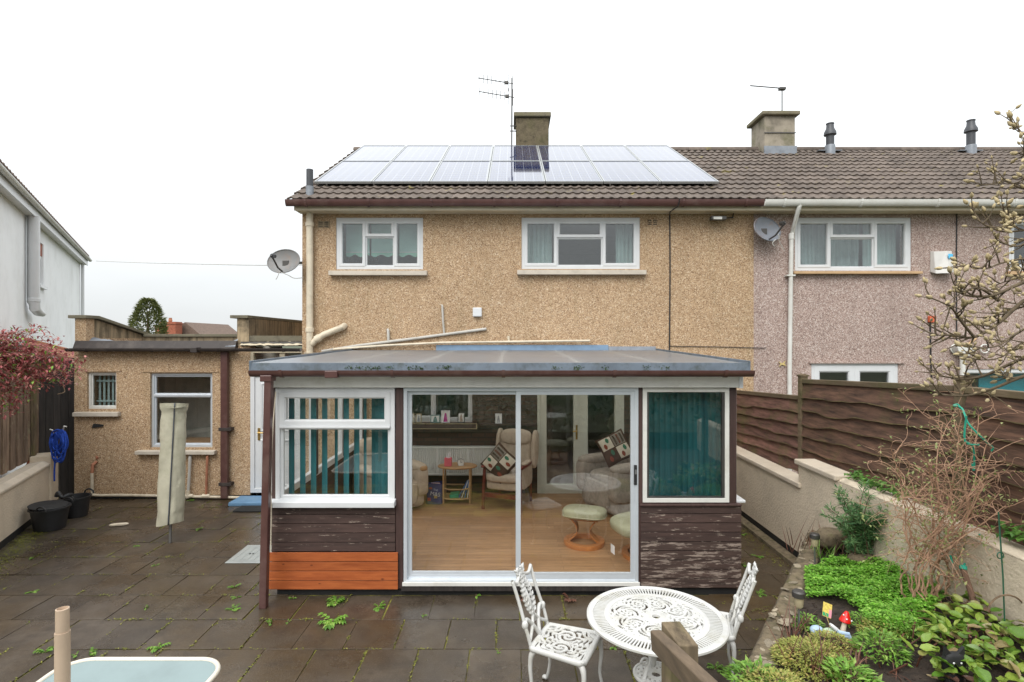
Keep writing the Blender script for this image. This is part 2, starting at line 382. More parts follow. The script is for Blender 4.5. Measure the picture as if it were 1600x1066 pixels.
# painted dark brick inside the conservatory
m, n, l, b, tc = nt('dark_brick')
br = n.new('ShaderNodeTexBrick'); br.inputs['Scale'].default_value = 1.0
br.inputs['Brick Width'].default_value = .225; br.inputs['Row Height'].default_value = .075; br.inputs['Mortar Size'].default_value = .008
br.inputs['Color1'].default_value = (.055, .032, .022, 1); br.inputs['Color2'].default_value = (.10, .058, .042, 1); br.inputs['Mortar'].default_value = (.05, .042, .034, 1)
mp = n.new('ShaderNodeMapping'); mp.inputs['Rotation'].default_value = (R(90), 0, 0); l.new(tc.outputs['Object'], mp.inputs[0]); l.new(mp.outputs[0], br.inputs['Vector'])
l.new(br.outputs['Color'], b.inputs['Base Color']); b.inputs['Roughness'].default_value = .85
bump(n, l, b, br.outputs['Fac'], -.5, .008)
# photovoltaic cells under glass
m, n, l, b, tc = nt('solar_cells')
sp = n.new('ShaderNodeSeparateXYZ'); l.new(tc.outputs['Object'], sp.inputs[0])
def stripes(sock, period, width):
    d = n.new('ShaderNodeMath'); d.operation = 'DIVIDE'; d.inputs[1].default_value = period; l.new(sock, d.inputs[0])
    f = n.new('ShaderNodeMath'); f.operation = 'FRACT'; l.new(d.outputs[0], f.inputs[0])
    c = n.new('ShaderNodeMath'); c.operation = 'LESS_THAN'; c.inputs[1].default_value = width; l.new(f.outputs[0], c.inputs[0]); return c.outputs[0]
mx_ = n.new('ShaderNodeMath'); mx_.operation = 'MAXIMUM'
l.new(stripes(sp.outputs[0], .159, .05), mx_.inputs[0]); l.new(stripes(sp.outputs[1], .159, .045), mx_.inputs[1])
base = ramp(n, l, noise_tex(n, l, tc.outputs['Object'], 25, 2), [(.3, (.008, .012, .05)), (.7, (.018, .028, .10))])
c0 = mixc(n, l, stripes(sp.outputs[0], .053, .06), base, (.10, .115, .16))
c1 = mixc(n, l, mx_.outputs[0], c0, (.24, .26, .31))
l.new(c1, b.inputs['Base Color']); b.inputs['Roughness'].default_value = .05
b.inputs['IOR'].default_value = 1.5; b.inputs['Coat Weight'].default_value = .55; b.inputs['Coat Roughness'].default_value = .04

# ------------------------------------------------------------------ builders
class MB:
    def __init__(s): s.v, s.f = [], []
    def add(s, vs, fs, M=None):
        o = len(s.v)
        s.v.extend([tuple(M @ Vector(p)) for p in vs] if M else [tuple(p) for p in vs])
        s.f.extend([tuple(i + o for i in f) for f in fs]); return s
    def box(s, x0, x1, y0, y1, z0, z1, M=None):
        return s.add([(x0, y0, z0), (x1, y0, z0), (x1, y1, z0), (x0, y1, z0), (x0, y0, z1), (x1, y0, z1), (x1, y1, z1), (x0, y1, z1)],
                     [(3, 2, 1, 0), (4, 5, 6, 7), (0, 1, 5, 4), (1, 2, 6, 5), (2, 3, 7, 6), (3, 0, 4, 7)], M)
    def prism(s, poly, d, M=None):
        """poly: list of 3-D points (one planar loop), swept by vector d"""
        n = len(poly); d = Vector(d)
        vs = [Vector(p) for p in poly] + [Vector(p) + d for p in poly]
        fs = [tuple(range(n))[::-1], tuple(range(n, 2 * n))] + [(i, (i + 1) % n, n + (i + 1) % n, n + i) for i in range(n)]
        return s.add(vs, fs, M)
    def tube(s, pts, r, n=8, M=None, caps=True, flat=1.0):
        pts = [Vector(p) for p in pts]
        if not isinstance(r, (list, tuple)): r = [r] * len(pts)
        vs, fs = [], []
        t0 = (pts[1] - pts[0]).normalized()
        a = t0.orthogonal().normalized()
        if abs(t0.z) < .95: a = t0.cross(Vector((0, 0, 1))).normalized()
        for i, p in enumerate(pts):
            t = (pts[min(i + 1, len(pts) - 1)] - pts[max(i - 1, 0)])
            t = t.normalized() if t.length > 1e-9 else t0
            a = (a - t * a.dot(t)); a = a.normalized() if a.length > 1e-6 else t.orthogonal().normalized()
            bb = t.cross(a)
            for k in range(n):
                w = 2 * math.pi * k / n
                vs.append(p + (a * math.cos(w) + bb * math.sin(w) * flat) * r[i])
        for i in range(len(pts) - 1):
            for k in range(n):
                k2 = (k + 1) % n
                fs.append((i * n + k, i * n + k2, (i + 1) * n + k2, (i + 1) * n + k))
        if caps:
            fs.append(tuple(range(n))[::-1]); fs.append(tuple(range((len(pts) - 1) * n, len(pts) * n)))
        return s.add(vs, fs, M)
    def lathe(s, prof, n=24, c=(0, 0, 0), M=None, sx=1.0, sy=1.0, closed=False):
        vs, fs = [], []
        for r_, z in prof:
            for k in range(n):
                w = 2 * math.pi * k / n
                vs.append((c[0] + r_ * math.cos(w) * sx, c[1] + r_ * math.sin(w) * sy, c[2] + z))
        m_ = len(prof)
        for i in range(m_ if closed else m_ - 1):
            j = (i + 1) % m_
            for k in range(n):
                k2 = (k + 1) % n
                fs.append((i * n + k, i * n + k2, j * n + k2, j * n + k))
        if not closed:
            if prof[0][0] > 1e-6: fs.append(tuple(range(n))[::-1])
            if prof[-1][0] > 1e-6: fs.append(tuple(range((m_ - 1) * n, m_ * n)))
        return s.add(vs, fs, M)
    def ring(s, x0, x1, z0, z1, prof, M=None):
        """mitred rectangular frame; prof: closed loop of (inset, y)"""
        vs, fs = [], []; m_ = len(prof)
        for ins, y in prof:
            vs += [(x0 + ins, y, z0 + ins), (x1 - ins, y, z0 + ins), (x1 - ins, y, z1 - ins), (x0 + ins, y, z1 - ins)]
        for i in range(m_):
            j = (i + 1) % m_
            for k in range(4):
                k2 = (k + 1) % 4
                fs.append((i * 4 + k, i * 4 + k2, j * 4 + k2, j * 4 + k))
        return s.add(vs, fs, M)
    def soft(s, cx, cy, cz, sx, sy, sz, p=4.0, n=8, M=None):
        """pillow-like rounded block; sx.. are full sizes"""
        vs, fs = [], []
        for ax in range(3):
            for sg in (-1, 1):
                o = len(vs)
                for i in range(n + 1):
                    for j in range(n + 1):
                        a, b_ = math.tan((-1 + 2 * i / n) * math.pi / 4), math.tan((-1 + 2 * j / n) * math.pi / 4)
                        q = [0, 0, 0]; q[ax] = sg; q[(ax + 1) % 3] = a; q[(ax + 2) % 3] = b_
                        L = (abs(q[0]) ** p + abs(q[1]) ** p + abs(q[2]) ** p) ** (1 / p)
                        vs.append((cx + q[0] / L * sx / 2, cy + q[1] / L * sy / 2, cz + q[2] / L * sz / 2))
                for i in range(n):
                    for j in range(n):
                        f = (o + i * (n + 1) + j, o + (i + 1) * (n + 1) + j, o + (i + 1) * (n + 1) + j + 1, o + i * (n + 1) + j + 1)
                        fs.append(f if sg > 0 else f[::-1])
        return s.add(vs, fs, M)
    def sheet(s, fn, nu, nv, M=None):
        vs = [fn(i / nu, j / nv) for i in range(nu + 1) for j in range(nv + 1)]
        fs = [(i * (nv + 1) + j, (i + 1) * (nv + 1) + j, (i + 1) * (nv + 1) + j + 1, i * (nv + 1) + j + 1) for i in range(nu) for j in range(nv)]
        return s.add(vs, fs, M)
    def leaf(s, p, d, up, ln, w, bend=.25):
        """one folded pointed leaf"""
        d = d.normalized(); sd = d.cross(up)
        sd = sd.normalized() if sd.length > 1e-6 else d.orthogonal().normalized()
        nn = sd.cross(d)
        m1 = p + d * ln * .45
        s.add([p, m1 + sd * w * .5 + nn * w * .12, p + d * ln - nn * ln * bend, m1 - sd * w * .5 + nn * w * .12, m1 - nn * w * .05],
              [(0, 1, 4), (1, 2, 4), (2, 3, 4), (3, 0, 4)])
    def mesh(s, name, m=None, smooth=None, bevel=0, merge=False):
        me = bpy.data.meshes.new(name)
        me.from_pydata(s.v, [], s.f)
        bm = bmesh.new(); bm.from_mesh(me)
        if merge: bmesh.ops.remove_doubles(bm, verts=bm.verts, dist=1e-5)
        if bevel:
            es = [e for e in bm.edges if len(e.link_faces) == 2 and e.calc_face_angle(0) > .5]
            bmesh.ops.bevel(bm, geom=es, offset=bevel, segments=2, profile=.5, affect='EDGES', clamp_overlap=True)
        bmesh.ops.recalc_face_normals(bm, faces=bm.faces)
        bm.to_mesh(me); bm.free()
        if m: me.materials.append(MATS[m])
        if smooth:
            me.shade_smooth()
            if smooth is not True: me.set_sharp_from_angle(angle=R(smooth))
        return me
    def build(s, name, m, parent=None, smooth=None, bevel=0, local=False, merge=False):
        return link(name, s.mesh(name, m, smooth, bevel, merge), parent, local)
def link(name, me, parent=None, local=False):
    o = bpy.data.objects.new(name, me); COL.objects.link(o)
    if parent is not None:
        o.parent = parent
        if not local and parent.type == 'EMPTY' and parent.parent is None:
            o.matrix_parent_inverse = Matrix.Translation(-Vector(parent.location))
    return o
def tag(o, label=None, cat=None, group=None, kind=None):
    for k, v_ in (('label', label), ('category', cat), ('group', group), ('kind', kind)):
        if v_: o[k] = v_
    return o
def thing(name, label, cat, loc=(0, 0, 0), rz=0, group=None):
    o = bpy.data.objects.new(name, None); COL.objects.link(o)
    o.location = loc; o.rotation_euler = (0, 0, rz); o.empty_display_size = .1
    return tag(o, label, cat, group)
def copy_tree(o, parent=None):
    c = o.copy(); COL.objects.link(c)
    if parent is not None: c.parent = parent
    for ch in list(o.children): copy_tree(ch, c)
    return c
def box(name, m, parent, x0, x1, y0, y1, z0, z1, bevel=0, **k):
    return MB().box(x0, x1, y0, y1, z0, z1).build(name, m, parent, bevel=bevel, **k)
def arc(c, r, a0, a1, n=10, ax=(1, 0, 0), ay=(0, 0, 1)):
    c, ax, ay = Vector(c), Vector(ax), Vector(ay)
    return [c + ax * r * math.cos(a0 + (a1 - a0) * i / n) + ay * r * math.sin(a0 + (a1 - a0) * i / n) for i in range(n + 1)]
def curve_pts(pts, n=6):
    """Catmull-Rom through the points"""
    p = [Vector(q) for q in pts]; out = []
    for i in range(len(p) - 1):
        a, b_, c, d = p[max(i - 1, 0)], p[i], p[i + 1], p[min(i + 2, len(p) - 1)]
        for k in range(n):
            t = k / n
            out.append(.5 * (2 * b_ + (c - a) * t + (2 * a - 5 * b_ + 4 * c - d) * t * t + (3 * b_ - a - 3 * c + d) * t ** 3))
    return out + [p[-1]]
def face_wall(mb, x0, x1, z0, z1, yf, yb, holes):
    """slab with rectangular openings and their reveals"""
    xs = sorted({x0, x1, *[h[0] for h in holes], *[h[1] for h in holes]}); zs = sorted({z0, z1, *[h[2] for h in holes], *[h[3] for h in holes]})
    xs = [x for x in xs if x0 <= x <= x1]; zs = [z for z in zs if z0 <= z <= z1]
    for i in range(len(xs) - 1):
        for j in range(len(zs) - 1):
            cx, cz = (xs[i] + xs[i + 1]) / 2, (zs[j] + zs[j + 1]) / 2
            if any(h[0] < cx < h[1] and h[2] < cz < h[3] for h in holes): continue
            for y, fl in ((yf, 0), (yb, 1)):
                q = [(xs[i], y, zs[j]), (xs[i + 1], y, zs[j]), (xs[i + 1], y, zs[j + 1]), (xs[i], y, zs[j + 1])]
                mb.add(q[::-1] if fl else q, [(0, 1, 2, 3)])
    for h in holes + [(x0, x1, z0, z1)]:
        c = [(h[0], h[2]), (h[1], h[2]), (h[1], h[3]), (h[0], h[3])]
        for k in range(4):
            (a, z), (b_, w) = c[k], c[(k + 1) % 4]
            mb.add([(a, yf, z), (b_, yf, w), (b_, yb, w), (a, yb, z)], [(0, 1, 2, 3)])
    return mb

SASH = [(0, .0), (0, -.055), (.006, -.06), (.040, -.06), (.052, -.046), (.052, .0)]
BEAD = [(0, .0), (0, -.034), (.018, -.034), (.026, -.026), (.026, .0)]
def window(parent, x0, x1, z0, z1, y, lights, m='upvc', fw=.055, sash=1.0, sill=None, sill_m='sill_stone', g='window_glass'):
    """frame part with sash and pane sub-parts; lights are (x0, x1, z0, z1, kind) inside the frame"""
    fr = MB().ring(x0, x1, z0, z1, [(0, y + .07), (0, y - .012), (fw, y - .012), (fw, y + .07)]).build('window', m, parent, bevel=.003)
    for (a, b_, c, d, kind) in lights:
        pr = SASH if kind == 's' else BEAD
        MB().ring(a, b_, c, d, [(i * sash, y + .04 + q) for i, q in pr]).build('sash', m, fr)
        k = (.052 if kind == 's' else .026) * sash
        box('pane', g, fr, a + k - .004, b_ - k + .004, y + .018, y + .024, c + k - .004, d - k + .004)
    if sill:
        sx0, sx1, sz0, sz1, dep = sill
        MB().prism([(sx0, y - dep, sz0), (sx0, y + .02, sz0), (sx0, y + .02, sz1), (sx0, y - dep, sz1 - .012)], (sx1 - sx0, 0, 0)).build('sill', sill_m, fr, bevel=.004)
    return fr

# ------------------------------------------------------------------ ground and patio
YW, YC = 9.2, 5.76                       # house wall, conservatory front
gr = MB().add([(-400, -400, -.06), (400, -400, -.06), (400, 600, -.06), (-400, 600, -.06)], [(0, 1, 2, 3)]).build('ground', 'far_ground')
tag(gr, kind='structure')
KX0, KY0, KX1, KY1 = 1.30, 3.35, 3.42, 6.36      # outer line of the raised bed's kerb
def bed_x(y): return KX0 + (y - KY0) * (KX1 - KX0) / (KY1 - KY0)
patio = MB().add([(-9.2, 1.3, -.010), (3.6, 1.3, -.010), (3.6, 9.4, -.010), (-9.2, 9.4, -.010)], [(0, 1, 2, 3)]).build('patio', 'joint')
tag(patio, kind='structure')
slab_meshes = []
for k in range(5):
    q = random.Random(50 + k)
    mb = MB().box(-.2165, .2165, -.2475, .2475, -.04, 0)
    mb.v = [(x + q.uniform(-.003, .003), y + q.uniform(-.003, .003), z) for x, y, z in mb.v]
    slab_meshes.append(mb.mesh('paving_slab', 'paving', bevel=.0035))
r_ = random.Random(3)
rows = [9.30 - .505 * k for k in range(12)]
def left_edge(y): return -6.53 - .47 * (y - 7.0) if y > 7 else -6.53 + .45 * (7 - y)
for j, yt in enumerate(rows):
    yc = yt - .2525
    off = .22 if j % 2 else 0
    for i in range(-21, 9):
        xc = i * .44 + off + .08
        if -2.36 < xc < 2.2 and yc > 5.9: continue
        if xc > 3.45 or xc < left_edge(yc) - .35 or xc < -7.6: continue
        if yc < KY1 and xc > bed_x(yc) + .25: continue
        if yc < 4.4 and xc < -5.2: continue
        o = link('paving_slab', r_.choice(slab_meshes), patio)
        o.location = (xc + r_.uniform(-.008, .008), yc, r_.uniform(-.003, .003))
        o.rotation_euler = (r_.uniform(-.006, .006), r_.uniform(-.006, .006), r_.choice((0, math.pi)) + r_.uniform(-.008, .008))
# moss and crumbs that fill the joints
mo = MB()
def moss(p, n, spread, size=.019):
    for _ in range(n):
        q = p + Vector((r_.gauss(0, spread[0]), r_.gauss(0, spread[1]), r_.uniform(.002, .008)))
        a = r_.uniform(0, 6.28)
        mo.leaf(q, Vector((math.cos(a), math.sin(a), r_.uniform(.1, .9))), Vector((0, 0, 1)), size * r_.uniform(.6, 1.5), size * .7)
for j, yt in enumerate(rows[:11]):
    x = -7
    while x < 2.6:
        x += r_.uniform(.05, .5)
        if -2.45 < x < 2.4 and yt > 5.76: continue
        if x < left_edge(yt): continue
        if noise.noise(Vector((x * .7, yt * .9, 3))) > -.12: moss(Vector((x, yt, -.004)), r_.randint(4, 17), (.05, .004))
    off = .22 if j % 2 else 0
    for i in range(-17, 7):
        xc = i * .44 + off + .30
        if -2.45 < xc < 2.4 and yt - .25 > 5.7: continue
        if xc < left_edge(yt) or r_.random() < .35: continue
        for _ in range(r_.randint(1, 7)): moss(Vector((xc, yt - r_.uniform(.02, .48), -.004)), r_.randint(3, 8), (.0035, .035))
for _ in range(260):
    y = r_.uniform(6.0, 8.7); moss(Vector((left_edge(y) + abs(r_.gauss(.1, .1)) + .12, y, 0)), 8, (.05, .06))
for _ in range(60):
    y = r_.uniform(6.2, 8.9); moss(Vector((3.2 + r_.gauss(0, .06), y, 0)), 6, (.05, .06))
for _ in range(25):
    moss(Vector((r_.uniform(1.6, 2.6), r_.uniform(4.6, 5.6), 0)), 6, (.07, .02))
tag(mo.build('moss_in_paving_joints', 'moss_leaf'), 'yellow-green moss tufts in the joints of the dark paving', 'moss', kind='stuff')

# upper garden that the camera stands in: bank, lawn and hedge (seen only as a reflection)
tag(MB().box(-12, 9, -14, 1.25, -.05, .95).build('lawn', 'lawn_ground'), kind='structure')
hb = MB(); hr = random.Random(5)
for _ in range(9000):
    p = Vector((hr.uniform(-11, 8), hr.gauss(-9, .5), hr.uniform(.9, 3.4 + .5 * math.sin(hr.uniform(0, 9)))))
    hb.leaf(p, Vector((hr.gauss(0, 1), hr.gauss(0, 1), hr.gauss(0, .6))), Vector((0, 0, 1)), .28, .18)
for _ in range(5000):
    y = hr.uniform(-7, 1.1)
    hb.leaf(Vector((hr.uniform(-8, 6), y, .95 + abs(hr.gauss(0, .12)))), Vector((hr.gauss(0, 1), hr.gauss(0, 1), hr.uniform(.2, 1.5))), Vector((0, 0, 1)), .2, .09)
tag(hb.build('garden_foliage', 'hedge_leaf'), 'dark hedge and planting of the upper garden', 'hedge', kind='stuff')

# ------------------------------------------------------------------ the end house
TAN = math.tan(R(28.85))
EY, EZ = 8.90, 4.93                      # tile edge at the eaves
RY = 12.72
def roof_z(y): return EZ + (y - EY) * TAN
XL, XM, XR = -3.49, 4.02, 13.2
house = thing('end_terrace_house', 'tan pebbledashed end house with solar panels on its brown tiled roof', 'house', (0, YW, 0))
w1 = (U(525, YW), U(661, YW), V(421, YW), V(340, YW)); w2 = (U(815, YW), U(1000, YW), V(420.5, YW), V(340, YW))
wk = (-1.95, -.66, 1.30, 2.28); fd = (.42, 1.86, .12, 2.22)
face_wall(MB(), XL, XM, 0, 4.78, YW, YW + .28, [w1, w2, wk, fd]).build('wall', 'tan_pebbledash', house)
sh = MB()
sh.box(XL, XL + .25, YW + .281, 16.2, 0, 4.78); sh.box(XM - .1, XM + .1, YW + .281, 16.2, 0, 4.78); sh.box(XL, XM, 16.2, 16.4, 0, 4.78)
sh.prism([(XL, YW + .02, 4.78), (XL, 16.2, 4.78), (XL, RY, roof_z(RY) - .14)], (.25, 0, 0))
sh.build('gable_wall', 'tan_pebbledash', house)
rm = MB()
rm.box(XL + .25, XM - .1, YW + .29, 13.4, 2.44, 2.62).box(XL + .25, XM - .1, YW + .29, 16.2, 4.74, 4.775).box(XL + .25, XM - .1, 13.4, 13.5, .1, 4.74).box(XL + .25, XM - .1, YW + .29, 13.4, .02, .1)
rm.box(-.75, -.65, YW + .29, 13.4, 2.62, 4.74)
rm.build('room', 'plaster', house)

def light3(x0, x1, z0, z1, xa, xb, zm, f=.05):
    return [(x0 + f, xa, z0 + f, z1 - f, 's'), (xa, xb, zm, z1 - f, 's'), (xa, xb, z0 + f, zm, 'f'), (xb, x1 - f, z0 + f, z1 - f, 's')]
c3 = lambda x: U(380 + x / 3.552, YW)
c4 = lambda x: U(780 + x / 3.33, YW)
c5 = lambda x: U(1140 + x / 2.804, YW)
yg = YW + .03
window(house, *w1, yg, light3(*w1, c3(676), c3(836), V(300 + 247 / 3.552, YW)), sill=(U(516, YW), U(668, YW), V(431, YW), V(423, YW), .13))
window(house, *w2, yg, light3(*w2, c4(301), c4(540), V(300 + 236 / 3.33, YW)), sill=(U(808, YW), U(1008, YW), V(430, YW), V(422, YW), .13))
window(house, *wk, yg, [(wk[0] + .05, -1.3, 1.35, 2.23, 's'), (-1.3, wk[1] - .05, 1.35, 2.23, 'f')], sill=(wk[0] - .05, wk[1] + .05, 1.25, 1.30, .09), sill_m='aged_white')
# French doors into the conservatory
dr = MB().ring(*fd, [(0, YW + .09), (0, YW - .025), (.055, YW - .025), (.055, YW + .09)]).build('french_door', 'pale_door', house, bevel=.003)
for a, b_ in ((.475, 1.12), (1.16, 1.805)):
    MB().ring(a, b_, .175, 2.165, [(0, YW + .05), (0, YW - .035), (.09, YW - .035), (.10, YW - .02), (.10, YW + .05)]).build('door_leaf', 'pale_door', dr)
    box('pane', 'glass', dr, a + .097, b_ - .097, YW + .01, YW + .016, .272, 2.068)
box('door_stop', 'pale_door', dr, 1.12, 1.16, YW - .03, YW + .05, .175, 2.165)
hd = MB().box(1.055, 1.085, YW - .05, YW - .036, 1.02, 1.26); hd.tube([(1.07, YW - .05, 1.16), (1.07, YW - .09, 1.16), (1.0, YW - .095, 1.16)], .011, 8)
hd.build('door_handle', 'brass', dr, smooth=40)
# dark brick lining of the conservatory's back wall
face_wall(MB(), -2.05, 2.33, .12, 2.45, YW - .012, YW - .002, [wk, fd]).build('brick_lining', 'dark_brick', house)

def chain_x(x0, x1, step):
    n_ = max(1, round((x1 - x0) / step)); return [x0 + (x1 - x0) * i / n_ for i in range(n_ + 1)]
def gutter(parent, x0, x1, y, z, r, m, step=.95, name='gutter', kz=1.0):
    """half-round gutter with brackets; z is its rim, y its centre"""
    prof = arc((0, 0, 0), r, math.pi, 2 * math.pi, 10, (0, 1, 0), (0, 0, kz)) + arc((0, 0, 0), r - .006, 2 * math.pi, math.pi, 10, (0, 1, 0), (0, 0, kz))
    g_ = MB().prism([(x0, y + p.y, z + p.z) for p in prof], (x1 - x0, 0, 0)).build(name, m, parent, smooth=40)
    for x in chain_x(x0 + .3, x1 - .3, step):
        pr = arc((0, 0, 0), r + .007, math.pi * .98, 2.02 * math.pi, 10, (0, 1, 0), (0, 0, kz)) + arc((0, 0, 0), r + .001, 2.02 * math.pi, math.pi * .98, 10, (0, 1, 0), (0, 0, kz))
        MB().prism([(x, y + p.y, z + p.z) for p in pr], (.035, 0, 0)).build('bracket', m, g_)
    return g_
# eaves of both houses
def eaves(parent, x0, x1, gm, fm):
    box('fascia', fm, parent, x0, x1, EY + .01, EY + .035, 4.755, 4.90)
    s_ = None
    for k in range(3):
        y0 = EY + .035 + k * .088
        box('soffit_board', fm, parent, x0, x1, y0, y0 + .084, 4.762, 4.776)
eaves(house, U(459, EY), XM, 'brown_plastic', 'cream_paint')
gutter(house, U(447, 8.84), XM, 8.845, 4.905, .058, 'brown_plastic', kz=1.75)
# roof: deck, tiles, ridge
def tile_mesh():
    mb = MB(); nx = 12; Wt, Lt = .294, .40
    def prof(x): 
        t = (x / .147) % 1.0
        return .021 * max(0, math.cos((t - .5) * 2 * math.pi)) ** .8
    xs = [Wt * i / nx for i in range(nx + 1)]
    top0 = [(x, 0, prof(x) + .052) for x in xs]; top1 = [(x, Lt, prof(x) + .022) for x in xs]; bot0 = [(x, 0.004, prof(x) + .026) for x in xs]
    n_ = nx + 1
    fs = []
    for i in range(nx):
        fs += [(i, i + 1, n_ + i + 1, n_ + i), (2 * n_ + i, 2 * n_ + i + 1, i + 1, i)]
    mb.add(top0 + top1 + bot0, fs); return mb
TILE = tile_mesh().mesh('roof_tile', 'roof_tile', smooth=35)
ROT = Matrix.Rotation(R(28.85), 4, 'X')
def tile_roof(parent, x0, ncol, keep):
    rf = MB()
    x1 = x0 + ncol * .294
    rf.prism([(x0 + .03, EY + .03, roof_z(EY + .03) - .03), (x0 + .03, RY, roof_z(RY) - .03), (x0 + .03, RY, roof_z(RY) - .13), (x0 + .03, EY + .03, roof_z(EY + .03) - .1)], (x1 - x0 - .06, 0, 0))
    rf.prism([(x0 + .03, RY + .001, roof_z(RY) - .03), (x0 + .03, RY + .001, roof_z(RY) - .13), (x0 + .03, 2 * RY - EY, EZ - .13), (x0 + .03, 2 * RY - EY, EZ - .03)], (x1 - x0 - .06, 0, 0))
    roof = rf.build('roof', 'roof_felt', parent)
    rest = MB(); nn = 0; q = random.Random(11)
    for j in range(13):
        d = j * .335
        for i in range(ncol):
            M = Matrix.Translation((x0 + i * .294, EY + d * math.cos(R(28.85)), EZ - .03 + d * math.sin(R(28.85)) + q.uniform(-.003, .003))) @ Matrix.Rotation(q.uniform(-.006, .006), 4, 'Z') @ ROT
            if keep(i, j) and nn < 300:
                o = link('roof_tile', TILE, roof); o.matrix_basis = M; nn += 1
            else:
                rest.add(tile_mesh().v, tile_mesh().f, M)
    tag(rest.build('more_roof_tiles', 'roof_tile', roof, smooth=35), kind='stuff')
    for x in chain_x(x0, x1 - .45, .45):
        pr = [(x, RY + p.y, roof_z(RY) - .03 + p.z) for p in arc((0, 0, 0), .125, 0, math.pi, 10, (0, 1, 0), (0, 0, .85))]
        MB().prism(pr, (.443, 0, 0)).build('ridge_tile', 'roof_tile', roof, smooth=40)
    return roof
roof1 = tile_roof(house, -3.62, 26, lambda i, j: j < 4 or i > 22 or i == 0)
# chimney of the house
ch = MB().box(.09, .85, 12.78, 13.5, 6.7, 7.82).build('chimney', 'chimney_render', roof1, bevel=.015)
MB().box(.04, .90, 12.72, 13.56, 7.823, 7.93).build('cap', 'concrete_cap', roof1, bevel=.02)
MB().lathe([(.07, 0), (.085, .07), (.075, .10)], 14, (.46, 13.1, 7.93)).build('pot', 'concrete_cap', roof1, smooth=40)
MB().tube([(U(484, 9.15), 9.15, roof_z(9.15) - .02), (U(484, 9.15), 9.15, roof_z(9.15) + .42)], .055, 14).build('vent_pipe', 'grey_plastic', roof1, smooth=40)
MB().tube([(U(484, 9.15), 9.15, roof_z(9.15) - .03), (U(484, 9.15), 9.15, roof_z(9.15) + .14)], .062, 14).build('pipe_collar', 'lead', roof1, smooth=40)
# wall fittings of the house
def air_brick(parent, x, z, m):
    fr = box('air_brick', m, parent, x - .10, x + .10, YW - .012, YW - .001, z - .055, z + .055, bevel=.003)
    for k in (-.03, .005, .035):
        for s_ in (-1, 1):
            box('slot', 'bitumen', fr, x + s_ * .045 - .032, x + s_ * .045 + .032, YW - .015, YW - .0125, z + k - .007, z + k + .007)
air_brick(house, U(1019, YW), V(348, YW), 'tan_pebbledash'); air_brick(house, U(506, YW), V(351, YW), 'stained_parapet')
yp = YW - .075
sv = MB().tube([(U(484, yp), yp, V(330, yp)), (U(484, yp), yp, V(552, yp))], .055, 14)
for py_ in (352, 517): sv.lathe([(.056, -.02), (.068, -.018), (.068, .045), (.056, .05)], 14, (U(484, yp), yp, V(py_, yp)))
sv.lathe([(.062, 0), (.08, .02), (.09, .05)], 14, (U(484, yp), yp, V(550, yp) - .06))
sv.build('soil_pipe', 'cream_pipe', house, smooth=40)
MB().tube([P(487, 538, yp), P(495, 530, yp), P(506, 523, yp), P(536, 511, yp - .0), P(538, 509, YW - .01)], .052, 14).build('branch_pipe', 'cream_pipe', house, smooth=40)
MB().tube([P(494, 531, yp), P(500, 527, yp)], .066, 14).build('pipe_coupling', 'cream_pipe', house, smooth=40)
yq = YW - .03
MB().tube([P(503, 549, yq), P(560, 540, yq), P(640, 530, yq), P(760, 514, yq)], .024, 10).build('waste_pipe', 'grey_pipe', house, smooth=40)
MB().tube([P(521, 546, yq - .03), P(600, 540, yq - .03), P(690, 535.5, yq - .03), P(922, 532.5, yq - .03)], .019, 10).build('waste_pipe', 'cream_pipe', house, smooth=40)
MB().tube([P(694, 522, yq), P(692, 500, yq), P(691, 478, yq), P(690.5, 477, YW + .01)], .017, 10).build('overflow_pipe', 'grey_pipe', house, smooth=40)
MB().tube([P(607, 533, yq), P(606.5, 517, yq), P(606, 515, YW)], .022, 10).build('pipe_stub', 'grey_pipe', house, smooth=40)
MB().tube([P(795, 533, yq), P(794.5, 525, yq)], .02, 10).build('pipe_stub', 'cream_pipe', house, smooth=40)
MB().box(U(739, YW), U(753, YW), YW - .06, YW, V(495, YW), V(481, YW)).build('vent_cover', 'upvc', house, bevel=.012)
MB().tube([P(1046.5, 334, YW - .012), P(1047, 420, YW - .012), P(1046, 556, YW - .012)], .011, 6).build('cable', 'black_rubber', house)
MB().tube([P(1047, 541, YW - .014), P(1120, 542, YW - .014), P(1197, 544, YW - .014)], .006, 6).build('cable', 'black_rubber', house)
MB().tube([P(1062, 310, 8.75), P(1060, 322, 8.8), P(1047, 331, 8.95), P(1046.5, 336, YW - .012)], .009, 6).build('cable', 'black_rubber', house)

# ------------------------------------------------------------------ the neighbour's house
nb = thing('neighbouring_terrace_house', 'pink pebbledashed terrace house with white gutter, joined to the tan house', 'house', (8, YW, 0))
w3 = (c5(287), c5(797), V(423, YW), V(340, YW)); w4 = (U(1577, YW), U(1577, YW) + 1.9, V(423, YW), V(342, YW))
w5 = (U(1503, YW), 9.3, 1.05, V(577, YW)); d3 = (U(1268, YW), U(1404, YW), .1, V(568, YW))
face_wall(MB(), XM, XR, 0, 4.78, YW + .004, YW + .28, [w3, w4, w5, d3]).build('wall', 'pink_pebbledash', nb)
MB().box(XM + .1, XR, 16.2, 16.4, 0, 4.78).box(XR - .2, XR, YW + .29, 16.2, 0, 4.78).build('rear_wall', 'pink_pebbledash', nb)
rm = MB().box(XM + .11, XR - .2, YW + .29, 13.4, 2.44, 2.62).box(XM + .11, XR - .2, YW + .29, 16.1, 4.74, 4.775).box(XM + .11, XR - .2, 13.4, 13.5, .1, 4.74)
rm.build('room', 'plaster', nb)
window(nb, *w3, yg, light3(*w3, c5(443), c5(637), V(120 + 704 / 2.804, YW)), sill=(c5(273), c5(830), V(120 + 866 / 2.804, YW), V(120 + 852 / 2.804, YW), .12), sill_m='orange_sill')
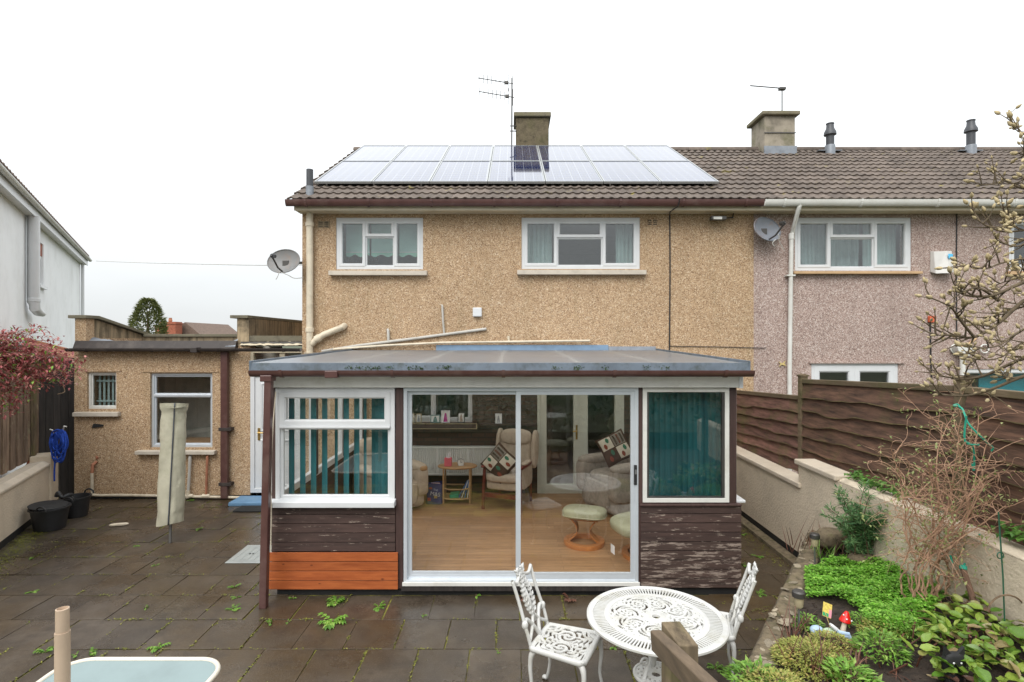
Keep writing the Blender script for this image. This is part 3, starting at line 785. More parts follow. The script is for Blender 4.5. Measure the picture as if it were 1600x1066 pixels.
window(nb, *w4, yg, light3(*w4, w4[0] + .5, w4[0] + 1.3, V(370, YW)), sill=(w4[0] - .06, w4[1] + .06, V(430, YW), V(424, YW), .12), sill_m='orange_sill')
window(nb, *w5, yg, [(w5[0] + .05, w5[1] - .05, 1.1, w5[3] - .05, 'f')], fw=.06)
xm_ = (d3[0] + d3[1]) / 2
window(nb, *d3, yg, [(d3[0] + .05, xm_, .15, d3[3] - .05, 's'), (xm_, d3[1] - .05, .15, d3[3] - .05, 's')], sash=1.9)
box('lintel_ledge', 'pink_pebbledash', nb, U(1264, YW), U(1412, YW), YW - .03, YW + .003, V(568, YW), V(565.5, YW))
eaves(nb, XM + .002, XR, 'aged_white', 'cream_paint')
gutter(nb, XM + .01, XR, 8.845, 4.905, .058, 'aged_white', 1.15, kz=1.75)
roof2 = tile_roof(nb, XM + .004, 30, lambda i, j: (XM + i * .294) / (EY + j * .293) < .955)
c_ = MB().box(5.62, 6.30, 12.3, 13.0, 6.6, 7.66).build('chimney', 'pale_chimney', roof2, bevel=.015)
MB().box(5.54, 6.38, 12.22, 13.08, 7.663, 7.75).build('cap', 'concrete_cap', roof2, bevel=.02)
box('chimney_flashing', 'lead', roof2, 5.60, 6.32, 12.265, 12.297, 6.62, 6.98)
box('strap', 'dark_metal', roof2, 5.61, 6.31, 12.285, 12.298, 7.27, 7.29)
for px_, py0 in ((1297, 193), (1517, 188)):
    y_ = 12.35; x_ = U(px_, y_); zb = roof_z(y_) - .05; zt = V(py0, y_)
    fl = MB().lathe([(.105, 0), (.105, .22), (.10, .24)], 16, (x_, y_, zb)).build('flue_collar', 'lead', roof2, smooth=40)
    MB().lathe([(.085, .2), (.085, zt - zb - .28), (.13, zt - zb - .26), (.125, zt - zb - .20), (.085, zt - zb - .12), (.075, zt - zb - .03), (.085, zt - zb - .02), (.085, zt - zb)], 16, (x_, y_, zb)).build('flue', 'grey_plastic', roof2, smooth=40)
    box('flashing', 'lead', roof2, x_ - .26, x_ + .26, y_ - .02, y_ + .2, zb + .12, zb + .135)
xd = 4.62; yd = YW - .055
MB().tube([(U(1250, 8.84), 8.84, 4.83), (U(1248, 8.84), 8.86, 4.74), (xd + .02, yd, 4.46), (xd, yd, 4.36)], .034, 12).build('swan_neck', 'aged_white', nb, smooth=40)
dp = MB().tube([(xd, yd, 4.38), (xd - .03, yd, 2.2), (xd - .03, yd, .1)], .035, 12)
dp.lathe([(.036, 0), (.045, .004), (.045, .09), (.036, .1)], 12, (xd, yd, 4.33))
dp.build('downpipe', 'aged_white', nb, smooth=40)
box('pipe_clip', 'aged_white', nb, xd - .085, xd + .05, yd - .04, YW, 3.72, 3.745)
yh = YW - .08; xh = U(1504, yh)
hp = MB().prism([(xh - .15, yh - .08, V(542, yh)), (xh + .15, yh - .08, V(542, yh)), (xh + .13, yh - .08, V(548, yh)), (xh + .06, yh - .08, V(556, yh)), (xh - .06, yh - .08, V(556, yh)), (xh - .13, yh - .08, V(548, yh))], (0, .15, 0))
hp.build('hopper', 'aged_white', nb, bevel=.006)
MB().tube([(xh, yh, V(556, yh)), (xh, yh, .1)], .04, 12).build('downpipe', 'aged_white', nb, smooth=40)
MB().tube([(xh - .04, yh, V(541, yh)), (xh + .1, yh - .02, V(537, yh)), (xh + .28, YW, V(529, yh))], .022, 8).build('waste_pipe', 'orange_sill', nb, smooth=40)
for px_ in (1490, 1536):
    MB().tube(arc((U(px_, YW), YW - .03, V(545, YW)), .07, 0, 6.28, 16), .012, 6, caps=False).build('wall_ring', 'aged_white', nb, smooth=True)
MB().tube([P(1453.5, 498, YW - .01), P(1454.5, 560, YW - .01), P(1456, 600, YW - .01)], .012, 6).build('cable', 'black_rubber', nb)
MB().tube([P(1523, 325, 8.95), P(1518, 330, 9.05), P(1495, 334, YW - .012), P(1494.5, 430, YW - .012), P(1495, 545, YW - .012)], .009, 6).build('cable', 'black_rubber', nb)
box('junction_box', 'orange_box', nb, U(1449, YW), U(1459, YW), YW - .06, YW, V(504, YW), V(494, YW), bevel=.01)
MB().prism([P(1216, 565, YW - .01), P(1222, 568, YW - .01), P(1227, 564, YW - .01), P(1225, 568, YW - .01), P(1228, 572, YW - .01), P(1221, 570, YW - .01), P(1217, 573, YW - .01), P(1219, 569, YW - .01)], (0, -.015, 0)).build('wall_ornament', 'straw_yellow', nb)
# alarm box
ab = thing('alarm_box', 'white wedge-shaped alarm box with a blue patch on the pink wall', 'alarm box', P(1468, 410, YW))
xa0, xa1, za0, za1 = U(1453, YW), U(1484, YW), V(429, YW), V(393, YW); xr_ = U(1472, YW)
MB().add([(xa0, YW, za0 + .04), (xa1, YW, za0 + .04), (xa1, YW, za1), (xa0, YW, za1), (xa0 + .02, YW - .10, za0), (xr_, YW - .17, za0), (xa1 - .01, YW - .10, za0 + .03), (xa0 + .02, YW - .06, za1 - .01), (xr_, YW - .09, za1 - .01), (xa1 - .01, YW - .06, za1)],
         [(0, 3, 7, 4), (4, 7, 8, 5), (5, 8, 9, 6), (6, 9, 2, 1), (3, 2, 9, 8, 7), (0, 4, 5, 6, 1), (0, 1, 2, 3)]).build('cover', 'alarm_white', ab, bevel=.008)
MB().add([(xr_ - .005, YW - .160 + .012, za1 - .20 + .06), (xa1 - .03, YW - .125 + .02, za1 - .19 + .06), (xa1 - .03, YW - .105, za1 - .06), (xr_ - .005, YW - .134, za1 - .06)], [(0, 1, 2, 3)]).build('badge', 'alarm_blue', ab)

# ------------------------------------------------------------------ solar panels
RAIL = .145
def panel_base(xl, d):
    y = 9.55 + d * math.cos(R(28.85)); return Matrix.Translation((xl, y, roof_z(9.55) + .10 + d * math.sin(R(28.85)))) @ ROT
xs0 = U(491, 9.55)
fr_me = MB().ring(0, .99, 0, 1.79, [(0, .02), (0, -.02), (.022, -.02), (.022, .02)])
fr_me.v = [(x, z, -y) for x, y, z in fr_me.v]
fr_me = fr_me.mesh('frame', 'panel_frame')
cell_me = MB().box(.02, .97, .02, 1.77, -.012, .012).mesh('cell_sheet', 'solar_cells')
sol = thing('solar_array', 'array of fourteen solar panels in two rows on rails above the tiled roof', 'solar panels', (0, 9.6, roof_z(9.6)))
nth = ['first', 'second', 'third', 'fourth', 'fifth', 'sixth', 'seventh']
for row in range(2):
    for c in range(7):
        o = link('solar_panel', fr_me, sol)
        o['label'] = 'framed solar panel, %s from the left in the %s row' % (nth[c], ['lower', 'upper'][row])
        o.matrix_basis = panel_base(xs0 + c * 1.0, row * 1.81)
        link('cell_sheet', cell_me, o, True)
rk = sol
for d in (.35, 1.4, 2.2, 3.2):
    M = panel_base(xs0, d)
    MB().box(-.05, 7.05, -.02, .02, -.06, -.022, M).build('rail', 'panel_frame', rk)
for c in range(9):
    M = panel_base(xs0 + .2 + c * .82, 0)
    MB().box(-.012, .012, .02, .06, -.11, -.022, M).build('hook', 'steel', rk)

# ------------------------------------------------------------------ aerials and dishes
an = thing('tv_aerial', 'two-boom television aerial on a mast strapped to the mossy chimney', 'aerial', (U(800, 12.7), 12.7, 7.3))
ya = 12.7
MB().tube([P(799.5, 232, ya), P(800, 122, ya)], .016, 8).build('mast', 'dark_metal', an)
for (pa, pb, nel) in (((747, 122), (802, 131), 9), ((748, 143), (803, 152.5), 9)):
    a, b_ = P(*pa, ya - .25), P(*pb, ya + .05)
    MB().tube([a, b_], .010, 6).build('boom', 'dark_metal', an)
    for k in range(nel):
        c = a.lerp(b_, .03 + .94 * (k / (nel - 1)) ** 1.0)
        ln = .10 if k < nel - 2 else .19
        MB().tube([c + Vector((0, 0, -ln)), c + Vector((0, 0, ln))], .0065, 5).build('element', 'dark_metal', an)
    c = a.lerp(b_, .8); MB().box(c.x - .04, c.x + .04, c.y - .03, c.y + .03, c.z - .035, c.z + .035).build('dipole_box', 'dark_metal', an, bevel=.01)
for py_ in (197, 205): MB().tube([P(797, py_, ya), P(807, py_, ya + .08)], .012, 6).build('bracket', 'dark_metal', an)
an2 = thing('tv_aerial', 'thin single-boom aerial on the pale right-hand chimney', 'aerial', (6.1, 12.7, 7.7))
ya = 12.7
MB().tube([P(1222, 182, ya), P(1222, 137, ya)], .013, 6).build('mast', 'dark_metal', an2)
MB().tube([P(1172, 134, ya), P(1227, 138.5, ya)], .013, 6).build('boom', 'dark_metal', an2)
MB().box(U(1217, ya), U(1227, ya), ya - .05, ya + .05, V(141, ya), V(137, ya)).build('dipole_box', 'dark_metal', an2, bevel=.01)
def dish(label, c, nrm, rx, rz, m, arm_to, lnb_m, wires):
    """offset satellite dish: bowl, rim, arm with the receiver, wall bracket"""
    t = thing('satellite_dish', label, 'satellite dish', c)
    nrm = Vector(nrm).normalized(); sx = nrm.cross(Vector((0, 0, 1))).normalized(); up = sx.cross(nrm)
    c = Vector(c)
    def bowl(u, v_):
        a = u * 2 * math.pi; return c + sx * rx * v_ * math.cos(a) + up * rz * v_ * math.sin(a) + nrm * .07 * (v_ * v_ - 1)
    MB().sheet(bowl, 28, 6).build('bowl', m, t, smooth=True)
    MB().tube([bowl(k / 28, 1) for k in range(29)], .008, 6, caps=False).build('rim', m, t, smooth=True)
    foot = c - up * rz * .85 + nrm * .02; head = foot + nrm * .34 + up * .10
    MB().tube([foot - nrm * .06, foot + nrm * .1, head], .014, 8).build('arm', 'dark_metal', t)
    MB().tube([head - nrm * .02, head - nrm * .09 + up * .03], .035, 10).build('receiver', lnb_m, t)
    MB().tube([c - nrm * .08, Vector(arm_to)], .022, 8).build('wall_bracket', 'dark_metal', t)
    MB().box(-.05, .05, -.05, .05, -.05, .05, Matrix.Translation(c - nrm * .10)).build('clamp', 'dark_metal', t, bevel=.008)
    for w in wires: MB().tube(curve_pts(w, 5), .006, 5).build('wire', 'aged_white', t)
    return t
dc = P(443, 408, 9.0)
dish('grey satellite dish on the left corner of the tan house', dc, (-.10, -.9, .30), .275, .21, 'dish_grey', (XL + .05, YW + .12, dc.z + .02), 'grey_plastic',
     [[P(440, 426, 8.72), P(450, 430, 8.9), P(460, 435, 9.05), P(474, 434, YW - .02)], [P(437, 424, 8.72), P(434, 432, 8.75), P(431, 437, 8.78)]])
dc = P(1199, 358, 9.0)
dish('rust-stained blue-grey satellite dish under the eaves beside the white downpipe', dc, (.30, -.85, .28), .265, .21, 'rusty_dish', (dc.x + .1, YW, dc.z + .05), 'dark_metal',
     [[P(1212, 374, 8.72), P(1207, 380, 8.74), P(1210, 385, 8.76)], [P(1216, 366, 8.72), P(1218, 372, 8.75), P(1217, 376, 8.8), P(1226, 392, YW - .02)]])
fl = thing('floodlight', 'small dark floodlight under the eaves above the tan wall', 'floodlight', P(1127, 340, YW))
MB().box(U(1110, 9.05), U(1134, 9.05), 9.0, 9.1, V(344.5, 9.05), V(338, 9.05)).build('lamp_housing', 'dark_metal', fl, bevel=.012)
MB().box(U(1113, 9.05), U(1126, 9.05), 8.985, 8.998, V(344, 9.05), V(340, 9.05)).build('lens', 'aged_white', fl)
MB().tube([P(1134, 341, 9.08), P(1145, 340, 9.15), P(1146, 333, 9.15), P(1139, 327, 9.1)], .012, 6).build('cable', 'black_rubber', fl)
# ------------------------------------------------------------------ curtains and blinds behind the upper windows
def curtain(label, m, x0, x1, z0, z1, y, folds, amp=.03, group=None, name='curtain', scallop=0):
    mb = MB()
    q = random.Random(int(x0 * 100)); ph = q.uniform(0, 6)
    def fn(u, v_):
        x = x0 + (x1 - x0) * u
        z = z0 + (z1 - z0) * v_
        return (x, y + amp * math.sin(u * folds * 6.283 + ph) * (1 - .3 * v_) + .012 * math.sin(u * folds * 15 + v_ * 3), z)
    mb.sheet(fn, max(8, int(folds * 12)), 4)
    o = mb.build(name, m, None, smooth=True)
    sol = o.modifiers.new('thickness', 'SOLIDIFY'); sol.thickness = .003
    return tag(o, label, 'curtain', group)
yc_ = YW + .38
curtain('pale aqua curtain at the left side of the wide upper window', 'aqua_curtain', c4(120), c4(282), w2[2] - .1, w2[3] + .05, yc_, 6)
curtain('pale aqua curtain at the right side of the wide upper window', 'aqua_curtain', c4(628), c4(735), w2[2] - .1, w2[3] + .05, yc_, 5)
curtain('grey-green voile in the left light of the pink house window', 'grey_voile', c5(290), c5(425), w3[2] - .1, w3[3] + .05, yc_, 6, .02)
curtain('grey-green voile in the middle of the pink house window', 'grey_voile', c5(427), c5(640), w3[2] - .1, w3[3] + .05, yc_ + .05, 6, .03)
curtain('pale voile in the right light of the pink house window', 'aqua_curtain', c5(650), c5(800), w3[2] - .1, w3[3] + .05, yc_, 6, .025)
for k, (a, b_, nm) in enumerate(((530, 672, 'left'), (676, 836, 'middle'), (838, 990, 'right'))):
    t = thing('roller_blind', 'half-lowered mint roller blind with scalloped hem in the %s light' % nm, 'blind', (c3(a), yc_, 4), group='mint blinds')
    zb = V(300 + 302 / 3.552, YW)
    box('blind_sheet', 'mint_blind', t, c3(a) + .01, c3(b_) - .01, yc_, yc_ + .004, zb - .03, w1[3])
    box('hem_bar', 'upvc', t, c3(a) + .01, c3(b_) - .01, yc_ - .006, yc_ + .01, zb - .045, zb - .030)
    n_ = 24
    pts = [(c3(a) + .01 + (c3(b_) - c3(a) - .02) * i / n_, yc_, zb - .10 - .022 * math.sin(i / n_ * 2 * math.pi * 2.0)) for i in range(n_ + 1)]
    MB().prism([(c3(a) + .01, yc_, zb - .045)] + pts + [(c3(b_) - .01, yc_, zb - .045)], (0, .004, 0)).build('valance', 'mint_trim', t)
tag(box('window_board', 'teal_board', None, w5[0] + .45, w5[1] - .35, YW + .2, YW + .22, 1.2, w5[3] - .09), 'teal board behind the far right kitchen window', 'board')

# ------------------------------------------------------------------ conservatory
con = thing('conservatory', 'timber conservatory with flat grey-blue roof and white sliding doors against the tan house', 'conservatory', (0, YC, 0))
def X(px): return (px - 800) / 150.0
def Z(py): return CAM_H - (py - 533) / 150.0
FL = .12
x0c, x1c = X(428), X(1156)
# floor and plinth
box('floor', 'laminate', con, x0c + .06, x1c - .06, YC + .02, YW - .014, FL - .05, FL)
box('plinth', 'bitumen', con, x0c + .02, x1c - .02, YC + .03, YW - .02, -.02, FL - .055)
# corner and mullion posts
def post(a, b_, y0=YC, y1=YC + .09, z0=.07, z1=2.2):
    box('post', 'brown_timber', con, a, b_, y0, y1, z0, z1, bevel=.004)
post(X(424.5), X(432)); post(X(618), X(630)); post(X(997.5), X(1004)); post(X(1139), X(1151))
post(X(424.5), X(436), YW - .08, YW - .004); post(X(1143), X(1155), YW - .1, YW - .004)
for yy in (6.9, 8.05):
    post(X(424.5), X(434), yy, yy + .07, .98, 2.2); post(X(1145), X(1155), yy, yy + .07, .98, 2.2)
# cladding boards, one by one
def boards(a, b_, zt, n_, h, m, y, th=.018, lean=.004):
    for k in range(n_):
        z1 = zt - k * h; z0 = z1 - h + .007
        MB().prism([(a, y + .0, z0), (a, y + .02, z0), (a, y + .02, z1), (a, y + lean, z1), (a, y + lean, z1 - .006)], (b_ - a, 0, 0)).build('cladding_board', m, con, bevel=.002)
boards(X(425), X(617.5), Z(789.5), 5, .0966, 'peeling_clad', YC - .012)
boards(X(420.5), X(622.5), Z(862), 4, .0966, 'orange_clad', YC - .034)
boards(X(1001), X(1157.5), Z(788), 4, .0966, 'peeling_clad', YC - .016)
boards(X(1001), X(1157.5), Z(788) - 4 * .0966, 5, .0966, 'badly_peeling_clad', YC - .016)
for xa, xb in ((X(424), X(424) + .022), (X(1153.5), X(1153.5) + .022)):          # side cladding
    for k in range(9):
        box('cladding_board', 'peeling_clad', con, xa, xb, YC + .01, YW - .01, Z(787) - (k + 1) * .0966 + .003, Z(787) - k * .0966)
box('inner_lining', 'dark_brick', con, X(424) + .024, X(424) + .04, YC + .1, YW - .09, FL, .96)
box('inner_lining', 'dark_brick', con, X(1153.5) - .02, X(1153.5) - .004, YC + .1, YW - .11, FL, .96)
box('inner_lining', 'brown_timber', con, X(432), X(617), YC + .03, YC + .06, FL, .93)
box('inner_lining', 'brown_timber', con, X(1005), X(1138), YC + .03, YC + .06, FL, .93)
box('drip_rail', 'brown_timber', con, X(999), X(1157), YC - .035, YC + .03, Z(790), Z(786.5), bevel=.004)
box('threshold', 'dark_board', con, X(628), X(1001), YC - .03, YC + .02, .055, Z(913), bevel=.004)
# left window
zt, zb = Z(606.5), Z(785)
wl_ = (X(431), X(617), zb, zt); ym = YC + .0
tr_ = Z(600 + 350 / 5.33)
fr = window(con, *wl_, ym, [(X(437.5), X(610.5), tr_, Z(612.8), 's'), (X(437.5), X(610.5), Z(778.5), tr_ - .008, 'f')], fw=.045, sash=1.25, g='glass')
box('transom', 'upvc', fr, X(438), X(610), ym - .035, ym + .03, tr_ - .022, tr_ + .004, bevel=.004)
MB().prism([(X(421), YC - .10, Z(789.5)), (X(421), YC + .02, Z(789.5)), (X(421), YC + .02, Z(779)), (X(421), YC - .10, Z(781))], (X(619) - X(421), 0, 0)).build('sill', 'upvc', fr, bevel=.006)
# right window: slim white frame
fr = MB().ring(X(1004), X(1139), Z(785), Z(606), [(0, YC + .05), (0, YC - .012), (.045, YC - .012), (.045, YC + .05)]).build('window', 'aged_white', con, bevel=.003)
MB().ring(X(1010), X(1132), Z(780), Z(607.5), [(0, YC + .04), (0, YC - .004), (.025, YC - .004), (.025, YC + .04)]).build('sash', 'dark_metal', fr)
box('pane', 'glass', fr, X(1012), X(1130), YC + .01, YC + .016, Z(778), Z(609))
# side windows
for side, xs_ in ((-1, X(427)), (1, X(1152))):
    for ya, yb in ((YC + .09, 6.9), (6.97, 8.05), (8.12, YW - .09)):
        Mr = Matrix.Translation((xs_, 0, 0)) @ Matrix.Rotation(R(90), 4, 'Z')
        f2 = MB().ring(ya, yb, .985, 2.19, [(0, .03), (0, -.03), (.05, -.03), (.05, .03)], Mr).build('window', 'upvc', con, bevel=.003)
        MB().box(ya + .046, yb - .046, -.003, .003, 1.03, 2.145, Mr).build('pane', 'glass', f2)
    box('window_board', 'upvc', con, xs_ - .10 if side < 0 else xs_ - .03, xs_ + .03 if side < 0 else xs_ + .10, YC + .03, YW - .02, .955, .982, bevel=.005)
# sliding doors
x0, x1, z0, z1 = X(631), X(997), Z(911), Z(605.5)
sd = MB().ring(x0, x1, z0, z1, [(0, YC + .07), (0, YC - .018), (.036, YC - .018), (.036, YC + .07)]).build('sliding_door', 'aluminium', con, bevel=.003)
box('threshold_track', 'aged_white', sd, x0 - .01, x1 + .01, YC - .04, YC - .019, z0 - .018, z0 + .02, bevel=.003)
for a, b_, yy in ((x0 + .03, X(813), YC + .045), (X(806.5), x1 - .03, YC + .012)):
    lf = MB().ring(a, b_, z0 + .03, z1 - .03, [(0, yy + .015), (0, yy - .017), (.048, yy - .017), (.048, yy + .015)]).build('sliding_leaf', 'aluminium', con, bevel=.003)
    box('pane', 'glass', lf, a + .044, b_ - .044, yy - .003, yy + .003, z0 + .10, z1 - .07)
    box('bottom_rail', 'aluminium', lf, a + .045, b_ - .045, yy - .0165, yy + .0145, z0 + .06, z0 + .105)
hd = MB().box(X(990), X(994.5), YC - .03, YC - .006, Z(757), Z(726)); hd.build('handle', 'black_rubber', sd, bevel=.004)
box('latch', 'steel', sd, X(991.2), X(993.4), YC - .038, YC - .031, Z(740), Z(733))
# roof
ry0, ry1 = 5.60, YW - .004; rx0, rx1 = X(400) + .02, X(1163) - .02
rz0, rz1 = 2.425, 2.50
ro = MB()
def rf(u, v_):
    x = rx0 + (rx1 - rx0) * u; y = ry0 + (ry1 - ry0) * v_
    return (x, y, rz0 + (rz1 - rz0) * v_ + .006 * noise.noise(Vector((x * 1.3, y * 1.1, 0))))
ro.sheet(rf, 40, 28)
ro.build('roof', 'membrane', con, smooth=True)
for k in range(7):
    xx = rx0 + .04 + k * (rx1 - rx0 - .13) / 6
    MB().prism([(xx, ry0 + .02, rz0 - .02), (xx, ry1 - .03, rz1 - .02), (xx, ry1 - .03, rz1 - .12), (xx, ry0 + .02, rz0 - .13)], (.05, 0, 0)).build('rafter', 'aged_white', con)
MB().prism([(rx0 - .012, ry0 - .012, rz0 - .085), (rx0 - .012, ry0 + .008, rz0 - .085), (rx0 - .012, ry0 + .012, rz0 + .004), (rx0 - .012, ry0 - .002, rz0 + .006)], (rx1 - rx0 + .024, 0, 0)).build('roof_edging', 'membrane_edge', con, bevel=.004)
for xx in (rx0 - .014, rx1 - .008):
    MB().prism([(xx, ry0 - .01, rz0 - .09), (xx, ry1, rz1 - .10), (xx, ry1, rz1 + .025), (xx, ry0 - .01, rz0 + .025)], (.022, 0, 0)).build('roof_edging', 'membrane_edge', con, bevel=.004)
MB().prism([(-1.26, YW - .035, rz1 - .02), (-1.26, YW - .005, rz1 - .02), (-1.26, YW - .005, 2.585), (-1.26, YW - .02, 2.585)], (2.86, 0, 0)).build('wall_flashing', 'flashing', con)
MB().prism([(1.605, YW - .03, rz1 - .02), (1.605, YW - .005, rz1 - .02), (1.605, YW - .005, 2.56), (1.605, YW - .02, 2.56)], (.78, 0, 0)).build('wall_flashing', 'lead', con)
mo = MB(); q = random.Random(9)
for px_ in (545, 560, 583, 590, 608, 650, 658, 690, 698, 868, 900, 905, 945, 1010, 1040, 700, 640, 575):
    for _ in range(16):
        a = q.uniform(0, 6.28)
        mo.leaf(Vector((U(px_ + q.gauss(0, 3.5), 5.58), 5.583, rz0 - .045 + q.gauss(0, .012))), Vector((math.cos(a), -.7, math.sin(a))), Vector((0, 1, 0)), .016, .012)
tag(mo.build('roof_moss', 'hedge_leaf', con), kind='stuff')
box('fascia', 'aged_white', con, X(424), X(1154), YC - .06, YC - .038, Z(605), Z(586), bevel=.003)
box('fascia_cap', 'upvc', con, X(1151), X(1157), YC - .07, YC + .12, Z(606), Z(588), bevel=.003)
box('head_beam', 'brown_timber', con, X(425), X(1155), YC - .03, YC + .09, 2.185, 2.285)
box('fascia_back', 'brown_timber', con, X(425), X(427), YC + .1, YW - .01, 2.195, 2.3); box('fascia_back', 'brown_timber', con, X(1152), X(1155), YC + .1, YW - .01, 2.195, 2.3)
gutter(con, U(392, 5.55), U(1176, 5.55), 5.545, V(578.5, 5.55), .056, 'brown_plastic', 1.22, kz=1.2)
dpx = MB().box(-.035, .035, -.035, .035, 0, V(592, 5.54)); 
Msh = Matrix.Translation((U(412, 5.50), 5.50, 0)) @ Matrix(((1, 0, .018, 0), (0, 1, .012, 0), (0, 0, 1, 0), (0, 0, 0, 1)))
dpx.v = [tuple(Msh @ Vector(p)) for p in dpx.v]
dpx.build('downpipe', 'brown_plastic', con, bevel=.006)
box('gutter_outlet', 'brown_plastic', con, U(409, 5.53), U(427, 5.53), 5.48, 5.60, V(596, 5.54), V(586, 5.54), bevel=.008)
box('gutter_union', 'brown_plastic', con, U(508, 5.5), U(528, 5.5), 5.478, 5.61, V(590.5, 5.5), V(579.5, 5.5), bevel=.006)
MB().tube(curve_pts([P(431, 612, 5.72), P(427, 660, 5.70), P(424, 720, 5.68), P(423.5, 775, 5.64), P(424, 800, 5.66), P(423, 862, 5.68)], 5), .006, 6).build('cable', 'cream_pipe', con)

# ------------------------------------------------------------------ inside the conservatory
def blind(name, label, xs_list, bundle, z0, z1, y, wslat=.052):
    t = thing(name, label, 'blind', (xs_list[0], y, z0))
    for k, px_ in enumerate(xs_list):
        w = wslat * (.5 if px_ in (526, 571) else 1)
        MB().sheet(lambda u, v_: (X(px_) * 1.03 - w / 2 + w * u, y + .02 * (u - .5) + .008 * math.sin(u * 3.14), z0 + (z1 - z0) * v_), 4, 1).build('slat', 'teal_fabric', t, smooth=True)
    for k in range(bundle[2]):
        xx = bundle[0] + (bundle[1] - bundle[0]) * k / max(1, bundle[2] - 1)
        w = .085
        a = .25 if k % 2 else .55
        MB().sheet(lambda u, v_: (xx + (u - .5) * w, y + .03 + (u - .5) * a * .12 + .010 * math.sin(u * 3.14 + k), z0 + (z1 - z0) * v_), 5, 1).build('slat', 'teal_fabric', t, smooth=True)
    box('head_rail', 'upvc', t, min(bundle[0], X(xs_list[0]) if xs_list else 9) - .05, bundle[1] + .06, y - .01, y + .05, z1, z1 + .03)
    return t
blind('vertical_blind', 'open teal vertical blind with spaced slats behind the left window', [456.5, 473.8, 490.7, 508, 526, 541.7, 558, 571], (-1.46, -1.36, 4), .99, 2.15, YC + .16)
t = thing('vertical_blind', 'closed teal vertical blind filling the right window', 'blind', (X(1016), YC + .15, .99))
for k in range(13):
    w = .088; xx = X(1021) * 1.02 + k * .0595
    MB().sheet(lambda u, v_: (xx + (u - .5) * w, YC + .16 + (u - .5) * .05 + .012 * math.sin(u * 3.14) + (.02 if k in (4, 5, 6) else 0) * (u - .5), .985 + 1.165 * v_), 6, 1).build('slat', 'teal_fabric', t, smooth=True)
box('head_rail', 'upvc', t, X(1010), X(1136), YC + .13, YC + .19, 2.152, 2.18)

def loft_arm(mb, x, y0, y1, z, w, h):
    mb.soft(x, (y0 + y1) / 2, z, w, y1 - y0, h, 3.5, 8)
# upholstered recliner at the left (front faces -y in local space)
def plush_chair(name, label, m, loc, rz, cush=True):
    t = thing(name, label, 'armchair', loc, rz)
    MB().soft(0, 0, .24, .86, .82, .42, 9, 10).build('base', m, t, smooth=True, local=True)
    MB().soft(0, -.10, .43, .52, .66, .20, 4, 8).build('seat', m, t, smooth=True, local=True)
    MB().soft(0, -.40, .26, .54, .12, .34, 5, 6).build('footrest', m, t, smooth=True, local=True)
    b_ = MB().soft(0, .34, .72, .70, .26, .72, 3.4, 10, Matrix.Rotation(R(-10), 4, 'X')).build('backrest', m, t, smooth=True, local=True)
    MB().soft(0, .26, .92, .60, .20, .30, 3, 8, Matrix.Rotation(R(-10), 4, 'X')).build('headrest', m, t, smooth=True, local=True)
    for s_ in (-1, 1):
        MB().soft(s_ * .36, -.06, .42, .18, .82, .44, 7, 10).build('armrest', m, t, smooth=True, local=True)
        MB().soft(s_ * .36, -.10, .62, .22, .72, .12, 3, 8).build('arm_pad', m, t, smooth=True, local=True)
    return t
pc = plush_chair('recliner_armchair', 'beige recliner armchair cut off by the door frame, left of the side table', 'beige_fabric', (-1.88, 8.42, FL), R(38))
for s_ in (1,):
    MB().soft(s_ * .36, -.44, .62, .12, .07, .07, 3, 6).build('arm_knuckle', 'oak', pc, smooth=True, local=True)
pr = plush_chair('plush_armchair', 'grey-beige plush armchair facing left before the French doors', 'grey_fabric', (1.66, 8.36, FL), R(-62))
pr.scale = (1.1, 1.1, 1.14)
def patch_cushion(label, M, m_a, m_b):
    t = thing('patchwork_cushion', label, 'cushion', M.to_translation())
    s_ = .44
    def fn(sg):
        def f_(u, v_):
            a, b_ = u * 2 - 1, v_ * 2 - 1
            h = .075 * max(0, (1 - a ** 4)) ** .6 * max(0, (1 - b_ ** 4)) ** .6
            k = 1 - .06 * (a * a * b_ * b_ * 0 + (1 - abs(a)) * (b_ * b_) + (1 - abs(b_)) * a * a)
            return Vector((a * s_ / 2 * k, sg * (h + .004), b_ * s_ / 2 * k))
        return f_
    MB().sheet(fn(1), 12, 12, M).sheet(fn(-1), 12, 12, M).build('cover', 'brown_cloth', t, smooth=True)
    # four printed patches with leaf and wave motifs, a hair above the cover
    quads = ((-1, -1, m_a, 'leaf'), (1, 1, m_a, 'leaf'), (-1, 1, m_b, 'wave'), (1, -1, 'brown_cloth', 'leaf'))
    f_ = fn(-1)
    def at(a, b_, lift): 
        p = f_((a + 1) / 2, (b_ + 1) / 2); return M @ (p + Vector((0, -lift, 0)))
    for qx, qz, mm, kind in quads:
        x0_, x1_ = (.03, .86) if qx > 0 else (-.86, -.03); z0_, z1_ = (.03, .86) if qz > 0 else (-.86, -.03)
        MB().sheet(lambda u, v_: at(x0_ + (x1_ - x0_) * u, z0_ + (z1_ - z0_) * v_, .003), 6, 6).build('patch', mm, t, smooth=True)
        cx_, cz_ = (x0_ + x1_) / 2, (z0_ + z1_) / 2
        if kind == 'leaf':
            for dx, dz, mc in ((-.18, .14, 'pattern_green'), (.18, -.12, 'pattern_red')):
                pts = [at(cx_ + dx + .2 * math.cos(w) * (.55 + .45 * abs(math.cos(w))), cz_ + dz + .12 * math.sin(w), .006) for w in [k * .5236 for k in range(12)]]
                MB().add(pts, [tuple(range(12))]).build('motif', mc, t)
        else:
            for dz in (-.25, 0, .25):
                MB().tube([at(cx_ - .32 + .64 * k / 12, cz_ + dz + .06 * (1 if k % 2 else -1), .006) for k in range(13)], .007, 4).build('motif', 'pattern_red' if dz == 0 else 'brown_cloth', t)
    return t

